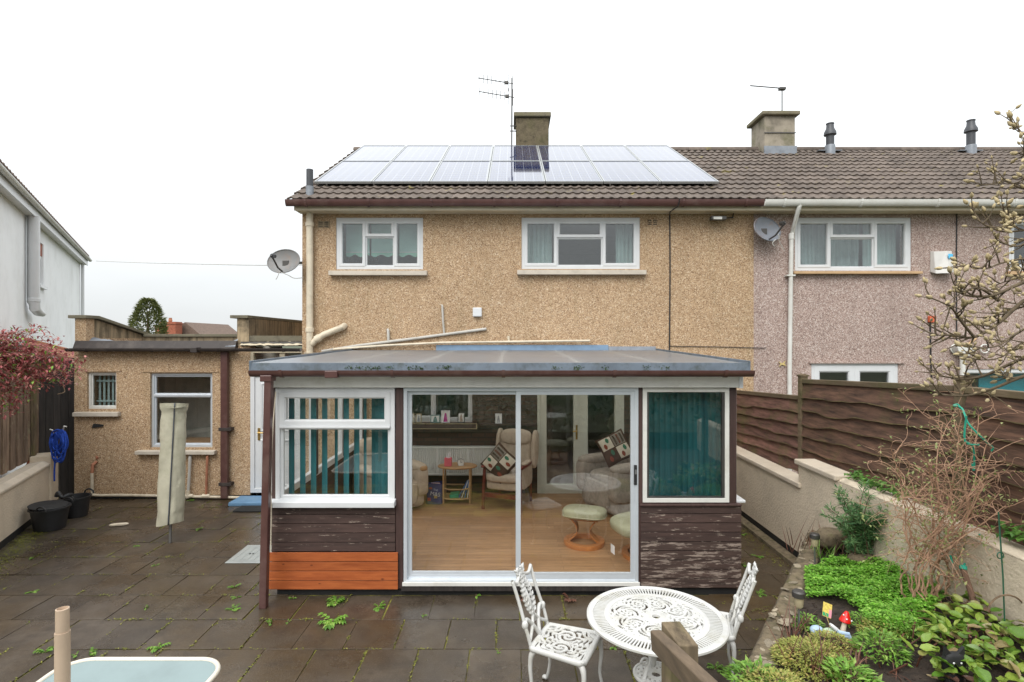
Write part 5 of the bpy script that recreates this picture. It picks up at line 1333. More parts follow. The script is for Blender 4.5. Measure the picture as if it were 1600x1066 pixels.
MB().sheet(cov, 40, 44).build('cover', 'cover_fabric', ar, smooth=True)
MB().lathe([(0, 0), (.13, .0), (.16, -.03)], 24, (pf.x + .05, pf.y, 1.81), sy=.9).build('cover_top', 'cover_fabric', ar, smooth=True)
zp = [Vector(cov(.84 - .035 * (1 - k / 30), k / 30)) + Vector((0, -.006, 0)) for k in range(31)]
MB().tube(zp, .009, 6).build('zip', 'zip_grey', ar, smooth=True)
# manhole plate
m0, m1 = G(386, 853), G(351, 881)
mp_ = thing('manhole_cover', 'pale galvanised manhole plate set in the paving by the conservatory', 'manhole cover', (-3.1, 6.8, 0))
box('plate', 'galvanised', mp_, m1.x, m1.x + .62, m1.y, m0.y, .004, .012, bevel=.003)
for sx in (.13, .17): MB().lathe([(0, .0135), (.013, .0135), (.013, .012)], 10, (m1.x + sx + .04, m1.y + .28, 0), sy=1.8).build('key_hole', 'bitumen', mp_)
for k in range(7): MB().box(m1.x + .06 + k * .08, m1.x + .07 + k * .08, m1.y + .05, m1.y + .5, .0125, .0145).build('tread_rib', 'galvanised', mp_)

# ------------------------------------------------------------------ white house, far things on the left
N0, N1 = Vector((-9.45, 10.2, 0)), Vector((-15.3, 19.6, 0))
dW = (N1 - N0).normalized(); nW = Vector((dW.y, -dW.x, 0)); LW = (N1 - N0).length
Mw = Matrix(((dW.x, nW.x, 0, N0.x), (dW.y, nW.y, 0, N0.y), (0, 0, 1, 0), (0, 0, 0, 1)))   # local x along the wall, y outwards
wh = thing('white_rendered_house', 'white rendered house with white gutter beyond the left fence', 'house', N0)
def t_at(px, off=0):
    k = (px - 800) / F; q_ = N0 + nW * off; return (k * q_.y - q_.x) / (dW.x - k * dW.y)
tw0, tw1 = t_at(58), t_at(68)
mbw = MB(); wz0, wz1 = 2.65 + 105 * (N0.y + dW.y * tw0) / F, 2.65 + 165 * (N0.y + dW.y * tw0) / F
face_wall(mbw, -3, LW, -.05, 5.38, 0, -.3, [(tw0, tw1, 4.0, 5.05)])
mbw.v = [tuple(Mw @ Vector((x, y, z))) for x, y, z in mbw.v]; mbw.build('wall', 'white_render', wh)
MB().box(-3, LW, -7, -.31, 0, 5.36, Mw).build('body', 'white_render', wh)
ww = MB().ring(tw0, tw1, 4.0, 4.75, [(0, -.1), (0, -.04), (.08, -.04), (.08, -.1)], Mw).build('window', 'upvc', wh)
MB().box(tw0 + .08, tw1 - .08, -.09, -.08, 4.08, 4.67, Mw).build('pane', 'window_glass', ww)
MB().box(tw0 + .08, tw1 - .08, -.07, -.05, 4.36, 4.42, Mw).build('glazing_bar', 'upvc', ww)
MB().box(tw0 - .05, tw1 + .05, -.05, .08, 3.93, 3.998, Mw).build('sill', 'upvc', ww)
MB().box(tw0, tw1, -.12, -.03, 4.755, 5.05, Mw).build('window_head', 'red_brick', ww)
MB().box(-3, LW + .25, -.02, .17, 5.382, 5.40, Mw).build('soffit', 'aged_white', wh)
MB().box(-3, LW + .25, .17, .19, 5.36, 5.55, Mw).build('fascia', 'upvc', wh)
MB().prism([(-3, p.x + .25, p.z + 5.57) for p in arc((0, 0, 0), .06, math.pi, 2 * math.pi, 8)], (LW + 3.3, 0, 0), Mw).build('gutter', 'aged_white', wh)
wr = MB(); 
wr.prism([(-3, .26, 5.60), (-3, .26, 5.64), (-3, -3.8, 7.6), (-3, -3.8, 7.5)], (LW + 3.3, 0, 0), Mw)
wr.prism([(-3, -3.81, 7.6), (-3, -8, 5.66), (-3, -8, 5.60), (-3, -3.81, 7.5)], (LW + 3.3, 0, 0), Mw)
wrf = wr.build('roof', 'brown_roof', wh)
for k in range(62):
    x_ = -3 + k * .225
    MB().prism([(x_, .27, 5.645), (x_ + .11, .27, 5.685), (x_ + .22, .27, 5.645)], (0, -.35, .166), Mw).build('roof_tile', 'brown_roof', wrf)
MB().prism([(LW - .3, -.31, 5.36), (LW - .3, -7, 5.36), (LW - .3, -3.7, 7.5)], (.3, 0, 0), Mw).build('gable', 'white_render', wh)
tf = t_at(53.5, .15)
MB().tube([Mw @ Vector((tf, .15, 5.38)), Mw @ Vector((tf, .15, 3.5)), Mw @ Vector((tf + .02, .16, 3.36)), Mw @ Vector((tf + .18, .18, 3.30)), Mw @ Vector((tf + .75, .18, 3.27))], [.10, .10, .10, .095, .06], 16).build('flue_duct', 'upvc', wh, smooth=40)
MB().lathe([(.102, 0), (.115, .01), (.115, .08), (.102, .09)], 16, M=Matrix.Translation(Mw @ Vector((tf, .15, 3.5)))).build('duct_collar', 'upvc', wh, smooth=40)
tp_ = t_at(45, .05)
MB().tube([Mw @ Vector((tp_, .05, 5.38)), Mw @ Vector((tp_, .05, 3.5)), Mw @ Vector((tp_ + .25, .09, 3.38))], .035, 10).build('overflow_pipe', 'upvc', wh, smooth=40)
MB().tube([Mw @ Vector((LW - .15, .08, 5.38)), Mw @ Vector((LW - .15, .08, .0))], .05, 10).build('downpipe', 'upvc', wh, smooth=40)
# lean-to with orange tiled roof in front of the white house
lt = thing('terracotta_lean_to', 'low lean-to with orange tiled roof between the fence and the white house', 'lean-to', (-9.3, 11, 0))
za, zb = V(539, 11.0), V(556, 11.0)
MB().add([P(40, 531, 11.2), P(118, 551, 11.2), P(118, 560, 10.7), P(40, 546, 10.7)] + [p + Vector((0, 0, -.05)) for p in (P(40, 531, 11.2), P(118, 551, 11.2), P(118, 560, 10.7), P(40, 546, 10.7))], [(0, 1, 2, 3), (7, 6, 5, 4), (0, 3, 7, 4), (1, 5, 6, 2), (2, 6, 7, 3), (0, 4, 5, 1)]).build('roof', 'terracotta', lt)
MB().tube([P(40, 530.5, 11.2), P(118, 550.5, 11.2)], .04, 8).build('ridge', 'terracotta', lt)
MB().box(U(45, 10.9), U(117, 10.9), 10.85, 11.1, 0, 2.2).build('wall', 'red_brick', lt)
# distant conifer, distant brick house, wire
cf = thing('conifer_tree', 'rounded dark conifer rising behind the outhouse parapet', 'tree', (U(231, 36), 36, 0))
q = random.Random(31)
mb = MB(); cx_ = U(231, 36)
for _ in range(5200):
    v_ = q.random() ** .8; zz = .6 + 4.75 * v_
    rr = 1.18 * (1 - v_ ** 2.4) ** .6 + .05
    a = q.uniform(0, 6.283); k = q.uniform(.72, 1.0) * (1 + .2 * noise.noise(Vector((math.cos(a) * 2, math.sin(a) * 2, zz * 1.8))))
    p = Vector((cx_ + rr * k * math.cos(a), 36 + rr * k * math.sin(a), zz))
    mb.leaf(p, Vector((math.cos(a) * .7, math.sin(a) * .7, q.uniform(.2, 1.0))), Vector((q.gauss(0, .4), q.gauss(0, .4), 1)), q.uniform(.14, .3), .09)
mb.build('crown', 'conifer_leaf', cf)
MB().tube([(cx_, 36, 0), (cx_, 36, 4.6)], [.18, .05], 10).build('trunk', 'bark', cf)
bh = thing('distant_brick_house', 'distant house with red brick chimneys behind the outhouse', 'house', (U(280, 46), 46, 0))
yd_ = 46
MB().box(U(262, yd_), U(312, yd_), yd_, yd_ + 6, 0, V(523, yd_) - .1).build('wall', 'red_brick', bh)
rfd = MB().prism([P(258, 524, yd_), P(314, 524, yd_), P(289, 503.5, yd_)], (0, 7, 0)).build('roof', 'brown_roof', bh)
for (a, b_, t0_) in ((271, 288, 503), (257, 265, 509)):
    MB().box(U(a, yd_), U(b_, yd_), yd_ - 1.2, yd_ - .3, 1.5, V(t0_, yd_ - 1)).box(U(a - 1, yd_), U(b_ + 1, yd_), yd_ - 1.25, yd_ - .25, V(t0_ + 3.5, yd_ - 1), V(t0_ + 1.5, yd_ - 1)).build('chimney', 'red_brick', rfd)
for px_ in (275.5, 260):
    MB().lathe([(.12, 0), (.15, .1), (.11, .3), (.13, .33)], 10, (U(px_, yd_), yd_ - .8, V(503 if px_ > 270 else 509, yd_ - 1))).build('chimney_pot', 'terracotta', rfd)
wrp = [P(150, 408, 19), P(230, 411, 16), P(320, 413, 13.5), P(400, 414.5, 11.5), P(473, 414, 9.6)]
tag(MB().tube(curve_pts(wrp, 6), .009, 5).build('telephone_wire', 'grey_pipe', None), 'thin overhead wire between the white house and the tan house', 'wire')

# ------------------------------------------------------------------ right boundary: rendered wall and lap fence
WX = 3.43
rw = thing('stepped_rendered_wall', 'stepped cream rendered wall with coping below the lap fence', 'wall', (WX, 6, 0))
box('wall', 'cream_render', rw, WX, WX + .18, 6.62, YW - .005, .12, .90); box('wall', 'cream_render', rw, WX, WX + .18, 1.3, 6.618, .12, 1.17)
box('damp_course', 'bitumen', rw, WX + .004, WX + .17, 1.3, YW - .005, -.02, .118)
box('coping', 'coping', rw, WX - .03, WX + .22, 6.56, YW - .01, .902, .96, bevel=.012)
box('coping', 'coping', rw, WX - .035, WX + .22, 5.82, 6.66, 1.173, 1.235, bevel=.014)
MB().prism([(WX - .002, 1.3, 1.171), (WX + .2, 1.3, 1.171), (WX + .2, 1.3, 1.20), (WX + .05, 1.3, 1.215), (WX + .005, 1.3, 1.19)], (0, 4.51, 0)).build('rounded_top', 'cream_render', rw, bevel=.01)
box('base_ledge', 'kerb_stone', rw, WX - .14, WX - .004, 6.0, 8.9, -.02, .05, bevel=.01)
FX = 3.70
def waney(y0, y1, z_top0, z_top1, n_, h, m, label, seed, group='lap fence sections'):
    """panel of overlapping wavy-edged boards: boards, cap and battens"""
    t = thing('lap_fence', label, 'fence', (FX, (y0 + y1) / 2, z_top0 - n_ * h), group=group)
    q = random.Random(seed); nseg = 26
    for k in range(n_):
        ph = [q.uniform(0, 6.28) for _ in range(3)]
        def low(s_): 
            return .006 * math.sin(s_ * 2.3 + ph[0]) + .005 * math.sin(s_ * 7 + ph[1]) - .030 * max(0, math.sin(s_ * 1.9 + ph[2])) ** 10 + .004 * math.sin(s_ * 17 + ph[2])
        mb = MB(); vs = []; fs = []
        for i in range(nseg + 1):
            s_ = i / nseg; y = y0 + (y1 - y0) * s_; zt_ = z_top0 + (z_top1 - z_top0) * s_ - .05 - k * h
            zb_ = zt_ - h - .018 + low(s_ * (y1 - y0)); th = .014 + .003 * math.sin(s_ * 9 + ph[1])
            vs += [(FX - .046, y, zb_), (FX - .0445, y, zb_ + .006 + .004 * math.sin(s_ * 31 + ph[2])), (FX - .003, y, zt_ + .015), (FX + .008, y, zt_ + .015), (FX - .046 + th, y, zb_)]
        for i in range(nseg):
            for e in range(5):
                e2 = (e + 1) % 5; fs.append((i * 5 + e, i * 5 + e2, (i + 1) * 5 + e2, (i + 1) * 5 + e))
        fs += [(0, 1, 2, 3, 4), (nseg * 5 + 4, nseg * 5 + 3, nseg * 5 + 2, nseg * 5 + 1, nseg * 5)]
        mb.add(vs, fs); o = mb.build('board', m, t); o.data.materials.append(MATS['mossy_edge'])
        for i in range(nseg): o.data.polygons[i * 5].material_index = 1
    MB().prism([(FX - .035, y0, z_top0 - .055), (FX + .035, y0, z_top0 - .055), (FX + .035, y0, z_top0), (FX - .035, y0, z_top0)], (0, y1 - y0, z_top1 - z_top0)).build('cap_rail', 'fence_cap_wood', t, bevel=.006)
    for s_ in (.33, .67):
        y = y0 + (y1 - y0) * s_; MB().box(FX + .012, FX + .035, y - .02, y + .02, z_top0 - n_ * h, z_top0 - .08).build('batten', m, t)
    return t
waney(7.08, 9.15, 1.95, 1.84, 6, .15, 'fence_red', 'low reddish-brown lap fence panel next to the conservatory', 1)
waney(4.60, 6.99, 2.28, 2.17, 6, .165, 'fence_brown', 'dark brown lap fence panel between the two visible posts', 2)
waney(2.0, 4.48, 2.30, 2.28, 7, .155, 'fence_brown', 'dark brown lap fence panel behind the tied climber at the right edge', 3)
for y_, zt_, lab in ((7.035, 2.20, 'fence post where the low and tall lap panels meet'), (4.54, 2.33, 'fence post behind the magnolia twigs')):
    p_ = thing('fence_post', lab, 'post', (FX, y_, .3), group='fence posts')
    box('shaft', 'fence_cap_wood', p_, FX - .045, FX + .045, y_ - .04, y_ + .04, .2, zt_, bevel=.005)
    MB().prism([(FX - .055, y_ - .05, zt_ + .001), (FX + .055, y_ - .05, zt_ + .001), (FX + .055, y_ - .05, zt_ + .018), (FX, y_ - .05, zt_ + .035), (FX - .055, y_ - .05, zt_ + .018)], (0, .1, 0)).build('cap', 'fence_cap_wood', p_)

# ------------------------------------------------------------------ raised bed
KD = Vector((KX1 - KX0, KY1 - KY0, 0)).normalized(); KN = Vector((KD.y, -KD.x, 0)); KL = math.hypot(KX1 - KX0, KY1 - KY0)
K0 = Vector((KX0, KY0, 0)); KT = .50
kb = thing('raised_bed_wall', 'rough stone edging of the raised flower bed running up from the corner', 'bed wall', K0)
def kerb(u, v_):
    s_ = -1.2 + (KL + 1.15) * u
    nz = noise.noise(Vector((s_ * 3, v_ * 2, 2))) * .03
    prof = [(0.0, -.02), (0.0, KT * .5), (.005, KT - .03), (.03, KT), (.15, KT + .004), (.19, KT - .02), (.20, KT - .3)]
    a = v_ * 6; i = min(5, int(a)); f = a - i
    o_, z_ = prof[i][0] + (prof[i + 1][0] - prof[i][0]) * f, prof[i][1] + (prof[i + 1][1] - prof[i][1]) * f
    p = K0 + KD * s_ + KN * (o_ + nz * .7); return (p.x, p.y, z_ + (nz if z_ > .3 else 0))
MB().sheet(kerb, 90, 18).build('edging', 'kerb_stone', kb, smooth=50)
q = random.Random(14)
stone_me = []
for k in range(4):
    mb = MB().soft(0, 0, 0, 1, .7, .35, 2.6, 5)
    mb.v = [tuple(Vector(p) * (1 + .45 * noise.noise(Vector(p) * 2.9 + Vector((k * 5, 0, 0))))) for p in mb.v]
    stone_me.append(mb.mesh('stone', 'pale_stone', smooth=60))
for k in range(95):
    s_ = q.uniform(.1, KL - .1); p = K0 + KD * s_ + KN * q.uniform(.03, .17)
    o = link('stone', q.choice(stone_me), kb); sc_ = q.uniform(.02, .07) if k > 6 else q.uniform(.08, .12)
    o.location = p - Vector(kb.location) * 0 + Vector((0, 0, KT + .0)); o.scale = (sc_, sc_, sc_ * .55); o.rotation_euler = (q.uniform(-.2, .2), q.uniform(-.2, .2), q.uniform(0, 6))
def soil_z(x, y):
    d = (Vector((x, y, 0)) - K0).dot(KN) - .17
    return .46 + .20 * max(0, min(1, d / 1.1)) + .025 * noise.noise(Vector((x * 4, y * 4, 0))) + .012 * noise.noise(Vector((x * 15, y * 15, 3)))
sl = MB()
def soil(u, v_):
    y = 1.3 + (6.42 - 1.3) * v_; xa_ = bed_x(y) + .17; x = xa_ + (max(WX + .0, xa_ + .01) - xa_) * u
    return (x, y, soil_z(x, y))
sl.sheet(soil, 60, 110)
tag(sl.build('flower_bed_soil', 'soil', None, smooth=True), kind='structure')
q = random.Random(77)
cl = MB()
for _ in range(900):
    y = q.uniform(3.2, 5.9); x = q.uniform(bed_x(y) + .2, WX - .02); s_ = q.uniform(.006, .022)
    cl.soft(x, y, soil_z(x, y) + s_ * .2, s_ * 1.4, s_, s_, 2.5, 2)
tag(cl.build('soil_clods', 'soil', None), 'dark soil crumbs and bark in the flower bed', 'soil', kind='stuff')
# a stone or two at the back of the bed
for (px_, py_, s_, lab) in ((1385, 850, .34, 'large rough stone at the foot of the green conifer shrub'), (1350, 880, .26, 'flat stone behind the bright green ground cover'), (1290, 838, .30, 'upright rough stone slab at the far tip of the bed')):
    g_ = G(px_, py_, .55)
    mb = MB().soft(0, 0, 0, s_, s_ * .7, s_ * .55, 3.2, 8)
    mb.v = [tuple(Vector(p) * (1 + .18 * noise.noise(Vector(p) * 6 + Vector((px_, 0, 0))))) for p in mb.v]
    o = mb.build('garden_stone', 'kerb_stone', None, smooth=50); o.location = (min(g_.x, WX - s_ * .3), g_.y, soil_z(g_.x, g_.y) + s_ * .12)
    tag(o, lab, 'stone', 'stones in the bed')

def blade(mb, p, d, ln, w, droop=.5, n_=4):
    d = d.normalized(); sd = d.cross(Vector((0, 0, 1))); sd = sd.normalized() if sd.length > 1e-3 else Vector((1, 0, 0))
    pts = []
    pos = Vector(p); dr = d.copy()
    vs = []
    for i in range(n_ + 1):
        k = i / n_; ww = w * (1 - k) ** .7 * .5 + .0006
        vs += [pos - sd * ww, pos + sd * ww]
        pos = pos + dr * ln / n_; dr = (dr + Vector((0, 0, -droop / n_))).normalized()
    mb.add(vs, [(2 * i, 2 * i + 1, 2 * i + 3, 2 * i + 2) for i in range(n_)])
# bright green ground cover
def inside(px_, py_, poly):
    c = False; j = len(poly) - 1
    for i in range(len(poly)):
        (xi, yi), (xj, yj) = poly[i], poly[j]
        if (yi > py_) != (yj > py_) and px_ < (xj - xi) * (py_ - yi) / (yj - yi) + xi: c = not c
        j = i
    return c
def region(poly_px, z=.52):
    return [(g_.x, g_.y) for g_ in (G(a, b_, z) for a, b_ in poly_px)]
mat_poly = region([(1258, 890), (1300, 876), (1340, 880), (1385, 892), (1420, 905), (1468, 930), (1482, 955), (1455, 990), (1420, 1012), (1385, 1005), (1352, 985), (1340, 962), (1300, 938), (1260, 930)])
q = random.Random(41); gm_ = MB(); cnt = 0
xs_ = [p[0] for p in mat_poly]; ys_ = [p[1] for p in mat_poly]
while cnt < 15000:
    x, y = q.uniform(min(xs_), max(xs_)), q.uniform(min(ys_), max(ys_))
    if not inside(x, y, mat_poly) or x > WX - .03: continue
    h = .05 + .06 * (noise.noise(Vector((x * 5, y * 5, 9))) + .5) + .025 * noise.noise(Vector((x * 18, y * 18, 4)))
    a = q.uniform(0, 6.283); cnt += 1
    gm_.leaf(Vector((x, y, soil_z(x, y) + max(.01, h) * q.uniform(.55, 1.0))), Vector((math.cos(a), math.sin(a), q.uniform(.0, .7))), Vector((q.gauss(0, .3), q.gauss(0, .3), 1)), q.uniform(.015, .028), q.uniform(.014, .022), .1)
tag(gm_.build('ground_cover', 'mat_leaf'), 'bright green mat of small-leaved ground cover in the bed', 'ground cover', kind='stuff')
def clump(name, label, cat, m, px_, py_, n_, rad, hgt, lsz, seed, stems=None, upright=.6, z=.52):
    g_ = G(px_, py_, z); q = random.Random(seed)
    t = thing(name, label, cat, (g_.x, g_.y, soil_z(g_.x, g_.y)))
    mb = MB(); base = Vector(t.location)
    for _ in range(n_):
        a = q.uniform(0, 6.283); rr = rad * math.sqrt(q.random()); hh = hgt * (1 - (rr / rad) ** 2 * .6) * q.uniform(.3, 1)
        mb.leaf(base + Vector((rr * math.cos(a), rr * math.sin(a), hh)), Vector((math.cos(a + q.gauss(0, .7)), math.sin(a + q.gauss(0, .7)), q.uniform(-.1, upright * 2))), Vector((q.gauss(0, .3), q.gauss(0, .3), 1)), lsz * q.uniform(.6, 1.3), lsz * .38)
    mb.build('foliage', m, t)
    sb = MB()
    for _ in range(stems or 12):
        a = q.uniform(0, 6.283); rr = rad * .6 * q.random()
        sb.tube([base + Vector((rr * .3 * math.cos(a), rr * .3 * math.sin(a), -.01)), base + Vector((rr * math.cos(a), rr * math.sin(a), hgt * .8))], .003, 4)
    sb.build('stems', 'dry_stem', t)
    return t
clump('golden_plant', 'yellow-green feathery plant at the bottom of the bed edging', 'plant', 'golden_leaf', 1272, 1035, 2400, .25, .13, .030, 1)
clump('golden_plant', 'low yellow-green tuft at the very bottom beside the bed edging', 'plant', 'golden_leaf', 1215, 1078, 1400, .20, .12, .030, 2)
clump('seedling_plant', 'loose light green toothed seedling below the red toadstool', 'plant', 'weed_leaf', 1375, 1040, 420, .15, .16, .045, 3)
clump('seedling_plant', 'small green weed between the ground cover and the broad leaves', 'plant', 'weed_leaf', 1408, 1000, 900, .19, .10, .030, 4)
clump('seedling_plant', 'small mid-green plant right of the ground cover', 'plant', 'golden_leaf', 1380, 1000, 700, .15, .10, .028, 14)
clump('seedling_plant', 'low green plant between the toadstool and the ground cover', 'plant', 'weed_leaf', 1350, 985, 520, .13, .08, .026, 21)
clump('seedling_plant', 'yellow-green low plant in front of the seed packet', 'plant', 'golden_leaf', 1300, 1015, 700, .15, .09, .026, 22)
clump('seedling_plant', 'green weedy patch left of the broad leaves', 'plant', 'mat_leaf', 1425, 985, 800, .17, .09, .026, 23)
clump('seedling_plant', 'small green plant by the nearer solar light', 'plant', 'weed_leaf', 1262, 975, 170, .10, .12, .04, 5)
clump('seedling_plant', 'light green weed at the lower left tip of the bed', 'plant', 'weed_leaf', 1180, 1058, 260, .15, .12, .06, 6)
clump('seedling_plant', 'green weed at the bottom edge right of the yellow tuft', 'plant', 'weed_leaf', 1330, 1070, 240, .14, .10, .06, 7)
# long grass-like blades and dry stems
def tussock(label, px_, py_, n_, ln, m, seed, w=.012, droop=.9, z=.5, spread=.06):
    g_ = G(px_, py_, z); q = random.Random(seed)
    t = thing('grass_tussock', label, 'grass', (g_.x, g_.y, soil_z(g_.x, g_.y)), group='grass tufts in the bed')
    mb = MB()
    for _ in range(n_):
        a = q.uniform(0, 6.283)
        blade(mb, Vector(t.location) + Vector((q.gauss(0, spread), q.gauss(0, spread), -.01)), Vector((math.cos(a) * .5, math.sin(a) * .5, q.uniform(.6, 1.4))), ln * q.uniform(.5, 1.1), w, droop * q.uniform(.4, 1.4))
    tag(mb.build('blades', m, t), kind='stuff'); return t
tussock('green grass blades around the far solar light', 1284, 868, 30, .24, 'weed_leaf', 1)
tussock('light green grass blades at the back of the ground cover', 1335, 872, 26, .22, 'pale_leaf', 2)
tussock('grass blades at the right end of the ground cover', 1478, 955, 24, .26, 'weed_leaf', 3)
tussock('dry brown blades at the near left end of the bed edging', 1238, 1000, 22, .34, 'brown_leaf', 4, .009, .6)
tussock('withered stems beside the bed edging at the bottom', 1262, 1050, 20, .36, 'brown_leaf', 5, .009, .6)
tussock('withered brown stems at the far tip of the bed', 1272, 850, 26, .42, 'brown_leaf', 6, .009, .4, .55, .12)
tussock('withered brown stems left of the green conifer shrub', 1310, 850, 22, .30, 'brown_leaf', 8, .010, .8, .55, .12)
tussock('dry fallen blades below the blue ornament', 1345, 1062, 30, .22, 'brown_leaf', 7, .012, 2.2, .5, .12)
# broad-leaved plant: each leaf its own piece
bl = thing('broad_leaved_plant', 'spreading plant with large rounded green and purplish leaves at the lower right', 'plant', (2.75, 3.6, .55))
leaf_me = []
for k in range(5):
    q = random.Random(200 + k); mb = MB()
    cur, cup = q.uniform(.2, .5), q.uniform(.05, .2)
    def lf(u, v_):
        w = .40 * math.sin(min(1, u * 1.02) * math.pi) ** .62 * (1 - .25 * u)
        s_ = (v_ - .5) * 2
        return (s_ * w, u, -cur * u * u + cup * abs(s_) ** 1.5 + .03 * math.sin(u * 14 + k) * abs(s_))
    mb.sheet(lf, 6, 4); leaf_me.append(mb.mesh('leaf', 'broad_leaf', smooth=True))
q = random.Random(66); bp = region([(1445, 985), (1500, 962), (1560, 985), (1625, 1020), (1660, 1075), (1560, 1110), (1470, 1085), (1425, 1035)], .60); cnt = 0
xs_ = [p[0] for p in bp]; ys_ = [p[1] for p in bp]
while cnt < 290:
    x, y = q.uniform(min(xs_), max(xs_)), q.uniform(min(ys_), max(ys_))
    if not inside(x, y, bp) or x > WX - .06: continue
    o = link('leaf', q.choice(leaf_me), bl); cnt += 1; s_ = q.uniform(.05, .12)
    o.location = Vector((x, y, soil_z(x, y) + q.uniform(.03, .15))); o.scale = (s_, s_, s_)
    o.rotation_euler = (q.uniform(-.3, .8), q.uniform(-.6, .6), q.uniform(0, 6.283)); o.scale.x *= q.uniform(.7, 1.05)
sb = MB()
for _ in range(40):
    x, y = q.choice(bp); x2, y2 = 2.85 + q.gauss(0, .2), 3.6 + q.gauss(0, .15)
    sb.tube([(x2, y2, soil_z(x2, y2) - .01), (x2 * .8 + min(x, WX - .1) * .2, y2 * .8 + y * .2, soil_z(x2, y2) + .1)], .005, 5)
sb.tube([P(1500, 1000, 3.75), P(1520, 1035, 3.55), P(1545, 1075, 3.4)], .007, 5); sb.tube([P(1522, 985, 3.9), P(1530, 1012, 3.85)], .004, 5)
tag(sb.build('stems', 'brown_leaf', bl), kind='stuff')
# green conifer shrub
sj = G(1345, 868, .58); q = random.Random(90)
ju = thing('conifer_shrub', 'small feathery blue-green conifer shrub against the cream wall', 'shrub', (sj.x, sj.y, .55))
mb, sb = MB(), MB()
tips = [(1308, 768), (1318, 775), (1330, 800), (1345, 790), (1362, 768), (1365, 800), (1385, 815), (1400, 808), (1412, 812), (1395, 830), (1378, 845), (1340, 840), (1322, 830), (1312, 815), (1352, 830), (1370, 835), (1330, 845), (1390, 845), (1358, 812), (1300, 800), (1335, 815), (1375, 820)]
for k, (a, b_) in enumerate(tips * 2):
    tip = P(a + q.gauss(0, 6), b_ + q.gauss(0, 6), sj.y + q.uniform(-.3, .12)); base = Vector((sj.x + q.gauss(0, .05), sj.y + q.gauss(0, .05), .55))
    if tip.x > WX - .04: tip.x = WX - .04
    mid = base.lerp(tip, .5) + Vector((0, 0, .08)); pts = curve_pts([base, mid, tip], 8); sb.tube(pts, [.006 * (1 - i / len(pts)) + .0012 for i in range(len(pts))], 4)
    for i in range(3, len(pts)):
        for _ in range(9):
            d = (pts[i] - pts[i - 1]).normalized(); sd = Vector((q.gauss(0, 1), q.gauss(0, 1), q.gauss(0, .7))).normalized()
            mb.leaf(pts[i] + sd * .01, d * .7 + sd, Vector((q.gauss(0, 1), q.gauss(0, 1), 1)), q.uniform(.035, .075), .010, .1)
mb.build('foliage', 'juniper_leaf', ju); sb.build('stems', 'dry_stem', ju)
# bare twiggy climber tied to the fence
q = random.Random(123); cb = Vector((3.22, 4.28, .62))
tw = thing('twiggy_climber', 'tall tangle of bare pinkish-brown twigs with few leaves, tied with green twine', 'shrub', cb)
mb, lb = MB(), MB()
def twig(p, d, ln, r, depth):
    n_ = max(4, int(ln / .045)); pts = [Vector(p)]; d = d.normalized(); crl = Vector((q.gauss(0, .30), q.gauss(0, .30), q.gauss(0, .18)))
    for i in range(n_):
        d = (d + crl * .75 + Vector((q.gauss(0, .22), q.gauss(0, .22), q.gauss(0, .2)))).normalized()
        nx = pts[-1] + d * ln / n_
        if nx.x > FX - .07: nx.x = FX - .07 - q.random() * .03; d.x = -abs(d.x)
        if nx.z < 1.25 and nx.x > WX - .02: nx.x = WX - .02; d.x = -abs(d.x)
        pts.append(nx)
    mb.tube(pts, [r * (1 - .75 * i / n_) for i in range(n_ + 1)], 4, caps=False)
    if depth > 0:
        for i in range(1, n_ + 1):
            if q.random() < .42:
                sd = Vector((q.gauss(0, 1), q.gauss(0, 1), q.gauss(.3, .8)))
                twig(pts[i], d * .5 + sd, ln * q.uniform(.25, .5), r * .55, depth - 1)
    elif q.random() < .75:
        for _ in range(q.randint(1, 3)):
            sd = Vector((q.gauss(0, 1), q.gauss(0, 1), q.gauss(0, 1)))
            lb.leaf(pts[-1] + Vector((q.gauss(0, .015), q.gauss(0, .015), q.gauss(0, .015))), sd, Vector((0, 0, 1)), q.uniform(.02, .045), .018)
goal = [(1440, 690), (1470, 660), (1500, 640), (1530, 650), (1555, 690), (1565, 740), (1548, 700), (1490, 680), (1455, 740), (1420, 720), (1400, 735), (1520, 700), (1540, 760), (1475, 720), (1505, 690), (1435, 770), (1570, 790), (1410, 780), (1395, 705), (1560, 830)]
for k, (a, b_) in enumerate(goal):
    tip = P(a, b_, q.uniform(3.9, 4.4)); tip.x = min(tip.x, FX - .1)
    p = cb + Vector((q.gauss(0, .07), q.gauss(0, .07), 0))
    mid = p.lerp(tip, .5) + Vector((q.gauss(0, .10), q.gauss(0, .08), q.gauss(.06, .05)))
    if mid.z < 1.25: mid.x = min(mid.x, WX - .03)
    pts = curve_pts([p, p + Vector((q.gauss(0, .05), q.gauss(0, .04), .25)), mid, tip], 7)
    pts = [x_ + Vector((q.gauss(0, .008), q.gauss(0, .008), 0)) for x_ in pts]
    for x_ in pts:
        if x_.z < 1.25: x_.x = min(x_.x, WX - .015)
    mb.tube(pts, [.0075 * (1 - .6 * i / len(pts)) for i in range(len(pts))], 5, caps=False)
    for i in range(9, len(pts)):
        if q.random() < .85: twig(pts[i], (pts[i] - pts[i - 1]).normalized() + Vector((q.gauss(0, .9), q.gauss(0, .9), q.gauss(0, .6))), q.uniform(.2, .5), .0034, 1)
mb.build('twigs', 'twig', tw); lb.build('leaves', 'pale_leaf', tw)
tg = thing('green_twine', 'bright green twine tying the climber to the fence', 'twine', P(1500, 640, 4.1))
